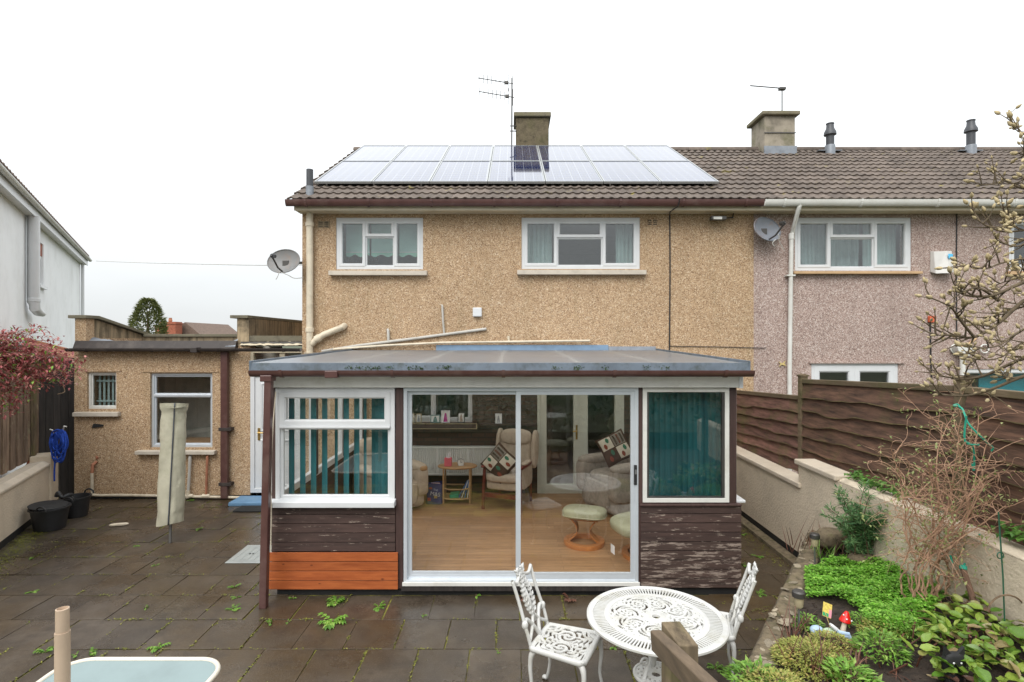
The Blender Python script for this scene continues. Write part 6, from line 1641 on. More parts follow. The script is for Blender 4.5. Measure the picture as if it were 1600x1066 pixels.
for pts in ([P(1489, 634, 4.2), P(1503, 638, 4.15), P(1512, 660, 4.0), P(1530, 680, 3.95), P(1552, 700, 3.95)], [P(1510, 650, 4.0), P(1508, 690, 4.0), P(1530, 695, 3.98)], [P(1552, 700, 3.95), P(1549, 705, 3.96)], [P(1508, 690, 4.0), P(1521, 700, 4.02), P(1522, 735, 4.05), P(1519, 725, 4.05)], [P(1489, 634, 4.2), P(1496, 632, 4.2), P(1502, 640, 4.18)]):
    MB().tube(curve_pts(pts, 4), .0065, 5).build('strand', 'green_twine', tg)
for (a, b_, c, d) in ((1485, 868, 1488, 880), (1508, 880, 1503, 890), (1530, 835, 1536, 845)):
    MB().tube([P(a, b_, 4.1), P(c, d, 4.1)], .007, 5).build('knot', 'green_twine', tg)
sk = thing('wooden_stake', 'leaning wooden stake among the climber twigs', 'stake', P(1535, 985, 4.0))
MB().tube([P(1537, 985, 3.92), P(1505, 890, 4.05)], .020, 8).build('shaft', 'stake_wood', sk); MB().tube([P(1505, 890, 4.05), P(1505, 884, 4.06)], .024, 8).build('tie', 'green_twine', sk)
gs = thing('green_plant_support', 'thin green metal plant support with a small loop by the cream wall', 'plant support', P(1570, 975, 3.78))
MB().tube([P(1570, 978, 3.75), P(1567, 900, 3.75), P(1560, 800, 3.75)], .005, 5).tube(arc(P(1563, 868, 3.75), .022, 0, 6.28, 12), .004, 5).build('wire_stem', 'green_stake', gs)
MB().tube(arc(P(1573, 960, 3.72), .13, .2, 3.0, 12), .006, 5).build('hoop', 'dry_stem', gs)
# ivy on the foot of the fence
def ivy(label, pts, seed):
    q = random.Random(seed); t = thing('ivy', label, 'ivy', pts[0], group='ivy along the wall top'); mb, sb = MB(), MB()
    cp = curve_pts(pts, 8); sb.tube(cp, .004, 4)
    for p in cp:
        for _ in range(7):
            mb.leaf(p + Vector((q.gauss(0, .04), q.gauss(0, .05), abs(q.gauss(0, .04)))), Vector((-1, q.gauss(0, .8), q.gauss(0, .5))), Vector((0, 0, 1)), q.uniform(.03, .06), .045)
    mb.build('foliage', 'ivy_leaf', t); sb.build('stems', 'dry_stem', t)
ivy('green ivy on the wall top right of the coping step', [(3.58, 5.78, 1.24), (3.56, 5.55, 1.23), (3.55, 5.3, 1.24), (3.58, 5.1, 1.23)], 1)
ivy('green ivy on the wall top behind the plant support', [(3.58, 3.95, 1.25), (3.55, 3.8, 1.28), (3.56, 3.65, 1.26), (3.6, 3.4, 1.3)], 2)
# ornaments in the bed
def on_soil(px_, py_, z=.5):
    g_ = G(px_, py_, z); return Vector((g_.x, g_.y, soil_z(g_.x, g_.y)))
ts = on_soil(1317, 992); up = Vector((.10, 0, .98))
to = thing('toadstool_ornament', 'garden ornament toadstool with a pointed red cap', 'ornament', ts)
Mt = Matrix.Translation(ts) @ Matrix.Rotation(R(12), 4, 'Y')
MB().lathe([(0, -.02), (.020, -.02), (.016, .05), (.014, .09)], 12, M=Mt).build('stalk', 'cream_pipe', to, smooth=40)
MB().lathe([(.012, .085), (.034, .068), (.037, .074), (.026, .11), (.014, .138), (.008, .146), (0, .148)], 18, M=Mt, sx=1.1).build('cap', 'red_paint', to, smooth=40)
for a, z_, r__ in ((4.4, .10, .030), (5.4, .095, .036), (3.6, .12, .026)):
    MB().soft(r__ * math.cos(a) * 1.18, r__ * math.sin(a) * 1.08, z_, .012, .01, .012, 2, 4, Mt).build('spot', 'white_paint', to, smooth=True)
og = thing('blue_ornament', 'fallen pale blue and white painted garden figurine beside the toadstool', 'ornament', on_soil(1300, 995))
p = on_soil(1276, 990); MB().soft(p.x, p.y, p.z + .03, .095, .07, .075, 2.3, 8).build('head', 'pale_blue_paint', og, smooth=True)
for dx in (-.015, .012): MB().soft(p.x + dx, p.y - .032, p.z + .045, .012, .01, .012, 2, 4).build('eye', 'black_rubber', og, smooth=True)
p = on_soil(1296, 994); MB().soft(p.x, p.y, p.z + .025, .10, .07, .06, 2.4, 8).build('body', 'pale_green_paint', og, smooth=True)
p = on_soil(1307, 996); MB().soft(0, 0, 0, .13, .05, .03, 2.6, 8, Matrix.Translation((p.x, p.y, p.z + .045)) @ Matrix.Rotation(R(42), 4, 'Y')).build('arm', 'white_paint', og, smooth=True)
for dx, dz in ((0, 0), (.02, -.02)):
    p = on_soil(1320 + dx * 100, 1003); MB().tube([(p.x - .05, p.y, p.z + .05 + dz), (p.x + .02, p.y - .01, p.z + .04 + dz), (p.x + .03, p.y - .015, p.z - .01)], .014, 8).build('leg', 'pale_blue_paint', og, smooth=40)
sp_ = on_soil(1297, 982)
pk = thing('seed_packet', 'yellow and pink seed packet on a thin stick', 'seed packet', sp_)
MB().tube([sp_, sp_ + Vector((-.03, .01, .10))], .003, 5).build('stick', 'straw_yellow', pk)
Mk = Matrix.Translation(sp_ + Vector((-.022, .008, .07))) @ Matrix.Rotation(R(22), 4, 'Y') @ Matrix.Rotation(R(-25), 4, 'X')
MB().box(-.035, .035, -.002, .002, 0, .10, Mk).build('packet', 'yellow_card', pk)
MB().box(-.0345, .012, -.0035, -.0021, .004, .028, Mk).build('printed_band', 'green_card', pk); MB().box(.013, .0345, -.0035, -.0021, .004, .06, Mk).build('printed_strip', 'pink_card_print', pk)
def solar_light(label, px_, py_, h):
    b_ = on_soil(px_, py_)
    t = thing('solar_stake_light', label, 'garden light', b_, group='solar stake lights')
    MB().tube([b_, b_ + Vector((0, 0, h - .09))], .008, 8).build('stake', 'steel', t)
    MB().lathe([(.022, 0), (.032, .015), (.034, .075)], 14, b_ + Vector((0, 0, h - .1))).build('lens', 'lamp_clear', t, smooth=40)
    MB().lathe([(.036, 0), (.046, .004), (.046, .04), (.036, .05), (0, .052)], 14, b_ + Vector((0, 0, h - .024))).build('lamp_top', 'dark_metal', t, smooth=40)
solar_light('solar stake light at the far end of the bed', 1273, 880, .30); solar_light('solar stake light nearer, beside the red toadstool', 1248, 985, .30)
p = on_soil(1382, 1024); tag(MB().box(-.035, .035, -.006, .006, -.01, .03, Matrix.Translation(p) @ Matrix.Rotation(R(-12), 4, 'Z') @ Matrix.Rotation(R(8), 4, 'Y')).build('clay_shard', 'terracotta', None, bevel=.002), 'small clay shard standing in the soil', 'shard')
p = on_soil(1490, 1075, .6)
kt = thing('black_cat_ornament', 'black cat-shaped garden ornament at the bottom edge among the broad leaves', 'ornament', p)
MB().soft(p.x, p.y, p.z + .12, .13, .06, .13, 3, 8).build('head', 'bitumen', kt, smooth=True)
for s_ in (-1, 1): MB().prism([(p.x + s_ * .06, p.y - .012, p.z + .15), (p.x + s_ * .012, p.y - .012, p.z + .17), (p.x + s_ * .055, p.y - .012, p.z + .22)], (0, .02, 0)).build('ear', 'bitumen', kt)
MB().soft(p.x, p.y, p.z + .02, .10, .06, .14, 3, 6).build('body', 'bitumen', kt, smooth=True)
for s_ in (-1, 1): MB().soft(p.x + s_ * .022, p.y - .03, p.z + .135, .012, .008, .012, 2, 4).build('eye', 'white_paint', kt)

# ------------------------------------------------------------------ weeds in the patio
def weed(label, px_, py_, n_, ln, m='weed_leaf', seed=0, w=.3):
    g_ = G(px_, py_); q = random.Random(seed * 7 + int(px_))
    t = thing('patio_weed', label, 'weed', (g_.x, g_.y, 0), group='weeds in the paving joints'); mb = MB()
    for k in range(n_):
        a = q.uniform(0, 6.283); d = Vector((math.cos(a), math.sin(a), q.uniform(.15, .8)))
        L_ = ln * q.uniform(.6, 1.1); pos = Vector((g_.x, g_.y, .002)); 
        for i in range(4):
            nx = pos + d * L_ / 4; d = (d + Vector((0, 0, -.14))).normalized()
            for s_ in (-1, 1):
                sd = d.cross(Vector((0, 0, 1))) * s_
                mb.leaf(pos, d + sd * .9, Vector((0, 0, 1)), L_ * .36, L_ * .2)
            mb.leaf(pos, d, Vector((0, 0, 1)), L_ * .4, L_ * w); pos = nx
    mb.build('foliage', m, t)
    MB().tube([(g_.x, g_.y, -.02), (g_.x, g_.y, .02)], .006, 5).build('root_stem', 'dry_stem', t); return t
W = [('large toothed weed at the foot of the orange boards', 524, 944, 13, .14), ('spreading dandelion-like weed below the large toothed weed', 520, 972, 12, .16), ('round light green weed right of the orange boards', 592, 949, 9, .09),
     ('small weed by the door threshold, left of the white chair', 744, 932, 6, .07), ('tiny weed in front of the door, middle', 662, 962, 6, .06), ('small weed left of the large toothed weed', 458, 935, 5, .06), ('weed below the brown downpipe', 422, 975, 6, .06),
     ('tiny weed beside the brown downpipe foot', 450, 973, 5, .05), ('weed sprouting at the corner left of the downpipe', 366, 918, 6, .10), ('bright weed below that corner weed', 364, 953, 7, .10), ('weed in the joint left of the downpipe', 370, 934, 6, .08),
     ('small weed on the far left paving', 51, 925, 6, .09), ('weed left of the tan pole', 71, 1019, 7, .10), ('weed right of the tan pole', 143, 1023, 7, .10), ('small weed behind the glass table', 118, 1025, 5, .07), ('weed behind the right corner of the glass table', 248, 1012, 7, .10),
     ('small weed beside the glass table joint', 228, 951, 5, .06), ('weed under the outhouse pipes', 297, 783, 8, .09), ('weed near the blue step', 345, 789, 5, .06), ('weed in the middle of the left paving', 312, 827, 6, .08), ('weed in front of the airer pole', 212, 853, 5, .06),
     ('weed at the left wall foot', 52, 872, 6, .10), ('tiny weed by the manhole plate', 386, 849, 4, .05), ('weed left below the manhole plate', 243, 884, 5, .06), ('weed on the near joint under the white table', 960, 1012, 6, .07), ('weed between the table and the right chair', 1120, 926, 6, .09),
     ('weed right of the table base', 1118, 1045, 7, .09), ('weed near the right chair leg', 1135, 1052, 6, .08), ('bright weed beside the right chair back', 1163, 884, 6, .10), ('weed on the path behind the right chair', 1184, 870, 6, .09), ('yellowish weed on the path beside the bed wall', 1186, 930, 7, .10),
     ('weed by the cladding at the wall foot', 1162, 836, 6, .09), ('small weed at the paving joint left of the chair', 780, 1020, 5, .05), ('weed in the joint under the chair', 845, 1018, 5, .06)]
for k, (lab, a, b_, n_, ln) in enumerate(W): weed(lab, a, b_, n_ if k < 3 else n_ - 1, ln * (.9 if k < 3 else .62 + .3 * random.Random(k).random()), seed=k, w=.18 + .2 * random.Random(k + 50).random())
weed('reddish-brown weed by the door threshold behind the table', 890, 938, 6, .09, 'brown_leaf', 91)
weed('reddish-brown weed behind the left white chair', 822, 935, 5, .08, 'brown_leaf', 92)
weed('green tuft in the gap beside the outhouse corner', 100, 768, 14, .16, 'ivy_leaf', 93)
# ------------------------------------------------------------------ red-leaved shrub over the left fence
q = random.Random(17); rb = Vector((-6.95, 7.05, 0))
rs = thing('red_leaved_shrub', 'red-leaved shrub hanging over the left board fence', 'shrub', (-7.2, 7.3, 0)); mb, sb, pb = MB(), MB(), MB()
goal = [(10, 520), (35, 535), (60, 528), (75, 545), (90, 560), (110, 575), (120, 565), (100, 590), (80, 585), (60, 600), (40, 590), (20, 610), (5, 590), (-20, 560), (-30, 600), (20, 565), (45, 560), (70, 575), (30, 630), (10, 645), (60, 605), (85, 548), (15, 545), (50, 545), (-10, 535), (95, 578), (0, 620)]
for k, (a, b_) in enumerate(goal * 5):
    tip = P(a + q.gauss(0, 8), b_ + q.gauss(0, 9), 6.75 + q.uniform(-.35, .45)); st_ = Vector((-7.05 + q.gauss(0, .15), 7.0 + q.gauss(0, .15), 2.35 + q.gauss(0, .08)))
    pts = curve_pts([st_, st_.lerp(tip, .5) + Vector((0, 0, .10)), tip], 6); sb.tube(pts, [.006 * (1 - .8 * i / len(pts)) for i in range(len(pts))], 4)
    for i in range(3, len(pts)):
        for _ in range(6):
            sd = Vector((q.gauss(0, 1), q.gauss(0, 1), q.gauss(0.2, .8)))
            (pb if q.random() < .10 else mb).leaf(pts[i] + Vector((q.gauss(0, .03), q.gauss(0, .03), q.gauss(0, .03))), sd, Vector((0, 0, 1)), q.uniform(.04, .085), .026, .15)
for a in range(5): sb.tube([(-7.15 + .04 * a, 7.2, 0), (-7.1 + .03 * a, 7.1, 1.4), (-7.05 + .03 * a, 7.0, 2.4)], .015, 5)
mb.build('foliage', 'red_leaf', rs); pb.build('green_foliage', 'weed_leaf', rs); sb.build('stems', 'dry_stem', rs)
tag(MB().tube(curve_pts([P(88, 568, 7.6), P(98, 575, 7.7), P(103, 590, 7.8), P(98, 600, 7.7), P(101, 612, 7.7), P(90, 616, 7.6)], 5), .007, 5).build('dry_vine', 'dry_stem', None), 'curled dry vine hanging in front of the dark gate', 'vine')
# ------------------------------------------------------------------ magnolia at the right edge
q = random.Random(29); mg = thing('magnolia_tree', 'bare magnolia branches with pale furry buds reaching in at the right edge', 'tree', (3.05, 2.75, .6))
MB().tube(curve_pts([(3.05, 2.75, .6), (3.08, 2.72, 1.4), (3.02, 2.74, 2.2), (3.10, 2.76, 3.0), (3.06, 2.8, 3.8), (3.12, 2.85, 4.3)], 4), [.06, .058, .056, .054, .052, .05, .048, .046, .044, .042, .04, .038, .036, .034, .032, .03, .028, .026, .022, .018, .012], 10).build('trunk', 'bark', mg, smooth=True)
brn, bud = MB(), MB()
def add_bud(p, d, s_=1.0):
    d = d.normalized(); L_ = .033 * s_ * q.uniform(.6, 1.25); r = L_ * .27
    bud.tube([p, p + d * L_ * .25, p + d * L_ * .55, p + d * L_ * .85, p + d * L_], [r * .45, r, r * .95, r * .5, r * .08], 6)
def mtwig(p, d, ln, r, depth):
    n_ = max(3, int(ln / .045)); pts = [Vector(p)]; d = d.normalized()
    for i in range(n_):
        d = (d + Vector((q.gauss(0, .13), q.gauss(0, .13), q.gauss(.05, .13)))).normalized(); pts.append(pts[-1] + d * ln / n_)
    brn.tube(pts, [r * (1 - .55 * i / n_) for i in range(n_ + 1)], 5, caps=False)
    add_bud(pts[-1], d)
    for i in range(1, n_):
        if q.random() < (.58 if depth else .30):
            sd = Vector((q.gauss(0, .8), q.gauss(0, .7), q.gauss(.3, .7)))
            if depth: mtwig(pts[i], d * .8 + sd, ln * q.uniform(.22, .48), r * .65, depth - 1)
            else: 
                k = (d * .5 + sd).normalized(); brn.tube([pts[i], pts[i] + k * .018], r * .6, 4, caps=False); add_bud(pts[i] + k * .016, k, .85)
limbs = [[(1690, 330), (1640, 455), (1600, 470), (1560, 505), (1522, 527), (1488, 524), (1462, 524)], [(1700, 520), (1640, 545), (1585, 566), (1535, 588), (1500, 592), (1462, 586)], [(1720, 540), (1660, 575), (1600, 588), (1555, 606), (1512, 618), (1466, 617)],
         [(1690, 400), (1640, 425), (1590, 445), (1550, 462), (1512, 462), (1498, 456)], [(1522, 527), (1500, 500), (1485, 480), (1456, 466)], [(1560, 470), (1530, 450), (1505, 455), (1495, 450)],
         [(1700, 300), (1640, 355), (1600, 360), (1570, 362), (1545, 355), (1525, 342)], [(1700, 250), (1640, 285), (1600, 295), (1572, 283), (1548, 288), (1532, 290)], [(1690, 200), (1640, 225), (1610, 240), (1590, 240)],
         [(1680, 180), (1630, 205), (1600, 210), (1590, 200)], [(1690, 420), (1640, 415), (1600, 405), (1562, 412), (1540, 420), (1508, 415)], [(1680, 490), (1630, 500), (1590, 520), (1560, 540), (1525, 545)], [(1660, 440), (1620, 432), (1585, 436), (1552, 447)],
         [(1660, 380), (1620, 372), (1590, 385), (1560, 378)], [(1700, 480), (1640, 480), (1605, 478), (1570, 490), (1548, 495)], [(1700, 560), (1650, 530), (1600, 535), (1560, 560), (1520, 562)], [(1670, 320), (1620, 330), (1590, 345), (1570, 335)]]
for k, lm in enumerate(limbs):
    y0_ = 2.85 + q.uniform(-.1, .25)
    pts = curve_pts([P(a, b_, y0_ + .06 * i * math.sin(k)) for i, (a, b_) in enumerate(lm)], 5)
    n_ = len(pts); r0 = .013 if k < 4 else .008
    brn.tube(pts, [r0 * (1 - .72 * i / n_) for i in range(n_)], 6, caps=False); add_bud(pts[-1], pts[-1] - pts[-2], 1.1)
    for i in range(5, n_):
        if q.random() < .72:
            d = (pts[i] - pts[i - 1]).normalized()
            mtwig(pts[i], d * .5 + Vector((q.gauss(.1, .4), q.gauss(0, .6), q.gauss(.2, .6))), q.uniform(.06, .15), max(.0042, r0 * .42), 1)
    a = P(*lm[0], y0_); 
    if lm[0][0] > 1640: brn.tube([a, Vector((3.05, 2.76, min(4.2, a.z - .05)))], [r0, r0 * 1.4], 6, caps=False)
brn.build('branches', 'bark', mg, smooth=True); tag(bud.build('buds', 'bud', mg, smooth=True), kind='stuff')

# ------------------------------------------------------------------ white cast garden furniture
def fret(fn, nu, nv, keep, th, M=None):
    """thin cast plate: grid of cells over fn(u, v), cut where keep is false, with depth"""
    mb = MB(); idx = {}
    on = {(i, j) for i in range(nu) for j in range(nv) if keep((i + .5) / nu, (j + .5) / nv)}
    vs = []; fs = []
    def vid(i, j, k):
        key = (i, j, k)
        if key not in idx: p = Vector(fn(i / nu, j / nv)); idx[key] = len(vs); vs.append(p - Vector((0, 0, th * k)))
        return idx[key]
    return mb, on, vid, vs, fs
def cast_plate(fn, nu, nv, keep, th, wrap=False):
    mb, on, vid0, vs, fs = fret(fn, nu, nv, keep, th)
    vid = (lambda i, j, k: vid0(i % nu, j, k)) if wrap else vid0
    for (i, j) in on:
        fs.append((vid(i, j, 0), vid(i + 1, j, 0), vid(i + 1, j + 1, 0), vid(i, j + 1, 0)))
        fs.append((vid(i, j + 1, 1), vid(i + 1, j + 1, 1), vid(i + 1, j, 1), vid(i, j, 1)))
        for (di, dj, a, b_) in ((-1, 0, (i, j + 1), (i, j)), (1, 0, (i + 1, j), (i + 1, j + 1)), (0, -1, (i, j), (i + 1, j)), (0, 1, (i + 1, j + 1), (i, j + 1))):
            nb_ = ((i + di) % nu if wrap else i + di, j + dj)
            if nb_ not in on: fs.append((vid(*a, 0), vid(*a, 1), vid(*b_, 1), vid(*b_, 0)))
    mb.add(vs, fs); return mb
tc_ = Vector((1.016, 3.90, 0)); TR, TH = .485, .70
tbl = thing('cast_metal_table', 'round white cast metal garden table with pierced top', 'table', tc_)
MB().lathe([(TR - .045, TH - .012), (TR - .01, TH - .018), (TR, TH - .010), (TR, TH + .004), (TR - .012, TH + .012), (TR - .045, TH + .006)], 72, tc_, closed=True).build('rim', 'white_cast', tbl, smooth=40)
sm = MB()
for k in range(116):
    a = 2 * math.pi * k / 116; M = Matrix.Translation(tc_ + Vector((0, 0, TH))) @ Matrix.Rotation(a, 4, 'Z')
    sm.box(.355, TR - .042, -.0052, .0052, -.006, .003, M)
sm.build('radial_slats', 'white_cast', tbl)
MB().lathe([(.325, TH - .008), (.36, TH - .008), (.36, TH + .006), (.342, TH + .010), (.325, TH + .006)], 72, tc_, closed=True).build('inner_ring', 'white_cast', tbl, smooth=40)
def filig(u, v_):
    r = .07 + .26 * v_; a = u * 2 * math.pi; sct = (a * 8 / (2 * math.pi)) % 1.0 - .5
    x, y = sct * 2 * math.pi * r / 8, r - .20
    if abs(sct) > .46 or v_ < .08 or v_ > .95: return True
    d = math.hypot(x, y); th = math.atan2(y, x)
    s_ = math.sin(d * 190 - 3 * th) + .8 * math.sin(th * 5 + r * 95) + .6 * math.sin(x * 260) * math.cos(y * 210)
    return s_ > -.42
cast_plate(lambda u, v_: tc_ + Vector(((.065 + .262 * v_) * math.cos(u * 6.28319), (.065 + .262 * v_) * math.sin(u * 6.28319), TH + .003)), 320, 46, filig, .007, True).build('filigree', 'white_cast', tbl)
MB().lathe([(.026, TH - .008), (.075, TH - .006), (.078, TH + .004), (.06, TH + .008), (.028, TH + .008)], 32, tc_, closed=True).build('hub', 'white_cast', tbl, smooth=40)
for k in range(3):
    a = R(205 + 120 * k); d = Vector((math.cos(a), math.sin(a), 0))
    prof = [(.16, .69), (.13, .62), (.055, .52), (.05, .44), (.09, .34), (.12, .24), (.13, .14), (.20, .05), (.26, .012)]
    pts = curve_pts([tc_ + d * r + Vector((0, 0, z)) for r, z in prof], 5)
    MB().tube(pts, [.020 if i < 8 else .017 for i in range(len(pts))], 8, flat=.6).build('leg', 'white_cast', tbl, smooth=True)
    for (r, z, rr) in ((.12, .57, .04), (.10, .41, .035), (.165, .16, .04)):
        MB().tube([tc_ + d * (r + rr * (1 - t_ * .7) * math.cos(6.5 * t_)) + Vector((0, 0, z + rr * (1 - t_ * .7) * math.sin(6.5 * t_))) for t_ in [i / 14 for i in range(15)]], .008, 6).build('scroll', 'white_cast', tbl, smooth=True)
cast_plate(lambda u, v_: tc_ + Vector(((.03 + .12 * v_) * math.cos(u * 6.28319), (.03 + .12 * v_) * math.sin(u * 6.28319), .30)), 72, 12, lambda u, v_: v_ < .22 or v_ > .85 or math.sin(u * 6.283 * 14) * math.cos(v_ * 16) > -.35, .008, True).build('lower_shelf', 'white_cast', tbl)
MB().lathe([(.145, .29), (.16, .292), (.16, .305), (.145, .307)], 36, tc_, closed=True).build('shelf_rim', 'white_cast', tbl, smooth=40)

def cast_chair(label, loc, rz, bh_=.98):
    """front faces +x in local space; backrest stands at -x"""
    t = thing('cast_metal_chair', label, 'chair', loc, rz, group='white cast chairs'); SH = .45
    def seat(u, v_):
        x = -.20 + .41 * u; w = .185 + .035 * u
        # rounded corners
        k = 1.0
        return Vector((x, (v_ - .5) * 2 * w * k, SH - .012 * math.sin(u * math.pi) * math.sin(v_ * math.pi)))
    def hole(u, v_):
        x, y = u - .5, v_ - .5
        if abs(x) > .435 or abs(y) > .435: return True
        if abs(y) < .012 or abs(abs(y) - .225) < .010: return True
        y2 = abs(y) - .20; d = math.hypot(x + .03, y2); th = math.atan2(y2, x + .03)
        if d < .19: s_ = math.sin(d * 62 - 1.4 * th + 1.0)
        else: s_ = math.sin(math.hypot(x * 1.15, y) * 58 + 2 * math.sin(math.atan2(y, x) * 9)) + .8 * math.sin(math.atan2(y, x) * 13) 
        return s_ > (.0 if d < .19 else -.15)
    cast_plate(seat, 84, 80, hole, .008).build('seat', 'white_cast', t, local=True)
    rim = []
    for u, v_ in [(0, .03), (0, .97), (.03, 1), (.93, 1), (1, .93), (1, .07), (.93, 0), (.03, 0), (0, .03)]: rim.append(seat(u, v_) - Vector((0, 0, .012)))
    MB().tube(rim, .016, 8, flat=1.3).build('seat_rim', 'white_cast', t, smooth=True, local=True)
    for sx, sy in ((1, -1), (1, 1), (-1, -1), (-1, 1)):
        x = .20 if sx > 0 else -.19; y = sy * (.205 if sx > 0 else .17)
        pts = curve_pts([(x - sx * .08, y * .8, SH - .025), (x - sx * .005, y * .98, SH - .045), (x + sx * .012, y * 1.05, SH - .14), (x + sx * .0, y * 1.06, SH - .30), (x + sx * .025, y * 1.12, .03), (x + sx * .045, y * 1.18, .006)], 4)
        MB().tube(pts, [.022 if i < 6 else max(.012, .026 - .0012 * i) for i in range(len(pts))], 8).build('leg', 'white_cast', t, smooth=True, local=True)
        MB().soft(x + sx * .045, y * 1.18, .014, .05, .04, .026, 2.5, 6).build('foot', 'white_cast', t, smooth=True, local=True)
    def bk(y, z):                                   # point in the leaning back plane
        return Vector((-.20 - .17 * max(0, (z - SH)) / .5 - .04 * (1 - (y / .17) ** 2) * (z - SH), y, z))
    for s_ in (-1, 1):
        post_ = [(.165, SH - .02), (.17, SH + .06), (.172, SH + .12), (.165, SH + .20), (.16, SH + .30), (.165, SH + .42), (.17, bh_)]
        MB().tube(curve_pts([bk(s_ * a, z) for a, z in post_], 4), .013, 8).build('back_post', 'white_cast', t, smooth=True, local=True)
        MB().soft(*bk(s_ * .17, SH + .14), .045, .045, .06, 2.2, 6).build('boss', 'white_cast', t, smooth=True, local=True)
        MB().tube(curve_pts([bk(s_ * .165, SH + .15), bk(s_ * .12, SH + .155), bk(s_ * .06, SH + .10), bk(s_ * .02, SH + .04), bk(0, SH + .0)], 5), .015, 8).build('brace', 'white_cast', t, smooth=True, local=True)
        MB().tube(curve_pts([bk(s_ * .165, SH + .03), bk(s_ * .11, SH + .06), bk(s_ * .05, SH + .10), bk(s_ * .015, SH + .14)], 5), .012, 8).build('brace', 'white_cast', t, smooth=True, local=True)
    top = [bk(-.17, bh_), bk(-.12, bh_ - .035), bk(-.07, bh_ - .03), bk(0, bh_ - .005), bk(.07, bh_ - .03), bk(.12, bh_ - .035), bk(.17, bh_)]
    MB().tube(curve_pts(top, 5), .014, 8).build('top_rail', 'white_cast', t, smooth=True, local=True)
    vine = MB(); q = random.Random(3)
    for s_ in (-1, 1):
        pts = curve_pts([bk(0, SH + .12), bk(s_ * .05, SH + .20), bk(s_ * .055, SH + .30), bk(s_ * .02, SH + .38), bk(s_ * .05, SH + .46), bk(s_ * .02, bh_ - .01)], 6)
        vine.tube(pts, .009, 6)
        for i in range(3, len(pts) - 2, 2):
            for sg in (-1, 1):
                d = (pts[i + 1] - pts[i]).normalized(); sd = Vector((0, sg, .6))
                vine.tube([pts[i], pts[i] + sd.normalized() * .022, pts[i] + sd.normalized() * .038 + d * .01], [.006, .012, .003], 6, flat=.7)
    vine.tube([bk(0, SH + .1), bk(0, SH + .25), bk(0, SH + .36)], [.012, .018, .006], 6)
    for z in (SH + .20, SH + .27): vine.tube([bk(-.03, z), bk(0, z - .02), bk(.03, z)], .010, 6)
    vine.build('vine_splat', 'white_cast', t, smooth=True, local=True)
    return t
cast_chair('white cast metal chair in front of the sliding doors, left of the table', (.39, 4.06, 0), R(-25), .885)
cast_chair('white cast metal chair right of the table beside the raised bed', (1.51, 4.34, 0), R(163), .87)

# ------------------------------------------------------------------ foreground: glass table with pole, rail and post
gt_ = thing('glass_topped_table', 'frosted glass garden table with cream rim at the bottom left edge', 'table', (-2.21, 2.7, 0))
gx0, gx1, gy0, gy1, gz = -2.70, -1.735, 2.0, 3.385, .70
def rrect(r, ins, z, n_=8):
    pts = []
    for (cx_, cy__, a0) in ((gx1 - r, gy1 - r, 0), (gx0 + r, gy1 - r, 90), (gx0 + r, gy0 + r, 180), (gx1 - r, gy0 + r, 270)):
        for k in range(n_ + 1):
            a = R(a0 + 90 * k / n_); pts.append(Vector((cx_ + (r - ins) * math.cos(a), cy__ + (r - ins) * math.sin(a), z)))
    return pts
MB().prism(rrect(.16, .012, gz - .004), (0, 0, .006)).build('glass_top', 'frosted_glass', gt_)
rr_ = rrect(.16, 0, gz); MB().tube(rr_ + [rr_[0]], .015, 8, caps=False).build('rim', 'table_rim', gt_, smooth=True)
for sx in (gx0 + .08, gx1 - .08):
    for sy in (gy0 + .08, gy1 - .08): MB().tube([(sx, sy, gz - .02), (sx, sy, 0)], .016, 10).build('leg', 'table_rim', gt_, smooth=40)
MB().lathe([(.022, -.006), (.042, -.006), (.042, .006), (.022, .006)], 18, (-1.93, 3.0, gz + .004), closed=True).build('hole_ring', 'steel', gt_, smooth=40)
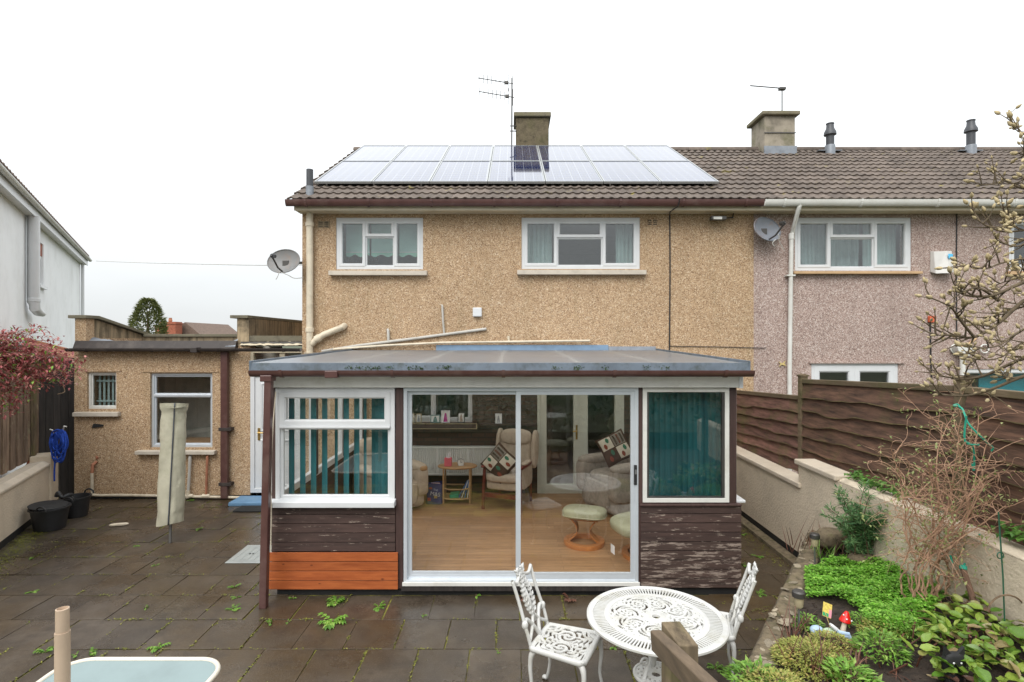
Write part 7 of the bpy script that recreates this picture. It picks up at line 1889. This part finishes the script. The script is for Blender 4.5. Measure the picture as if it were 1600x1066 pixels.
pl = thing('parasol_pole', 'tan parasol pole standing up through the glass table', 'pole', (-2.13, 2.62, 0))
MB().tube([(-2.13, 2.62, .02), (-2.13, 2.62, V(987, 2.62))], .031, 16).build('lower_tube', 'tan_pole', pl, smooth=40)
MB().lathe([(.0275, V(987, 2.62)), (.0275, V(951, 2.62)), (.023, V(950.5, 2.62)), (.022, V(956, 2.62)), (.0, V(958, 2.62))], 16, (-2.13, 2.62, 0)).build('upper_tube', 'tan_pole', pl, smooth=40)
MB().lathe([(.0, 0), (.22, 0), (.22, .05), (.05, .09), (.045, .2), (0, .2)], 24, (-2.13, 2.62, .004)).build('foot', 'dark_metal', pl, smooth=40)
pp = P(1062, 980, 2.08)
ps_ = thing('wooden_rail_post', 'mossy square wooden post with sloped top in front of the white table', 'post', (pp.x, pp.y, 0))
Mp = Matrix.Translation((pp.x, pp.y, 0)) @ Matrix.Rotation(R(28), 4, 'Z')
h_ = 1.545
MB().add([(-.048, -.048, 0), (.048, -.048, 0), (.048, .048, 0), (-.048, .048, 0), (-.048, -.048, h_ - .008), (.048, -.048, h_ - .03), (.048, .048, h_ + .02), (-.048, .048, h_ + .04)],
         [(3, 2, 1, 0), (4, 5, 6, 7), (0, 1, 5, 4), (1, 2, 6, 5), (2, 3, 7, 6), (3, 0, 4, 7)], Mp).build('shaft', 'post_wood', ps_, bevel=.004)
hr_ = thing('wooden_handrail', 'grey-brown wooden handrail running from the post towards the viewer', 'handrail', (.6, 1.9, 1.5))
a, b_ = P(1026, 1000, 2.02), P(1120, 1093, 1.50)
b_ = b_ + (b_ - a) * .6
d = (b_ - a).normalized(); sd = d.cross(Vector((0, 0, 1))).normalized(); uu = sd.cross(d)
mb = MB(); cs = [(-.022, -.034), (.022, -.034), (.022, .030), (.016, .034), (-.016, .034), (-.022, .030)]
mb.prism([a + sd * x + uu * y for x, y in cs], b_ - a); mb.build('rail', 'rail_wood', hr_, bevel=.003)
MB().box(b_.x - .045, b_.x + .045, b_.y - .045, b_.y + .045, 0, b_.z - .03).build('rear_post', 'post_wood', hr_)
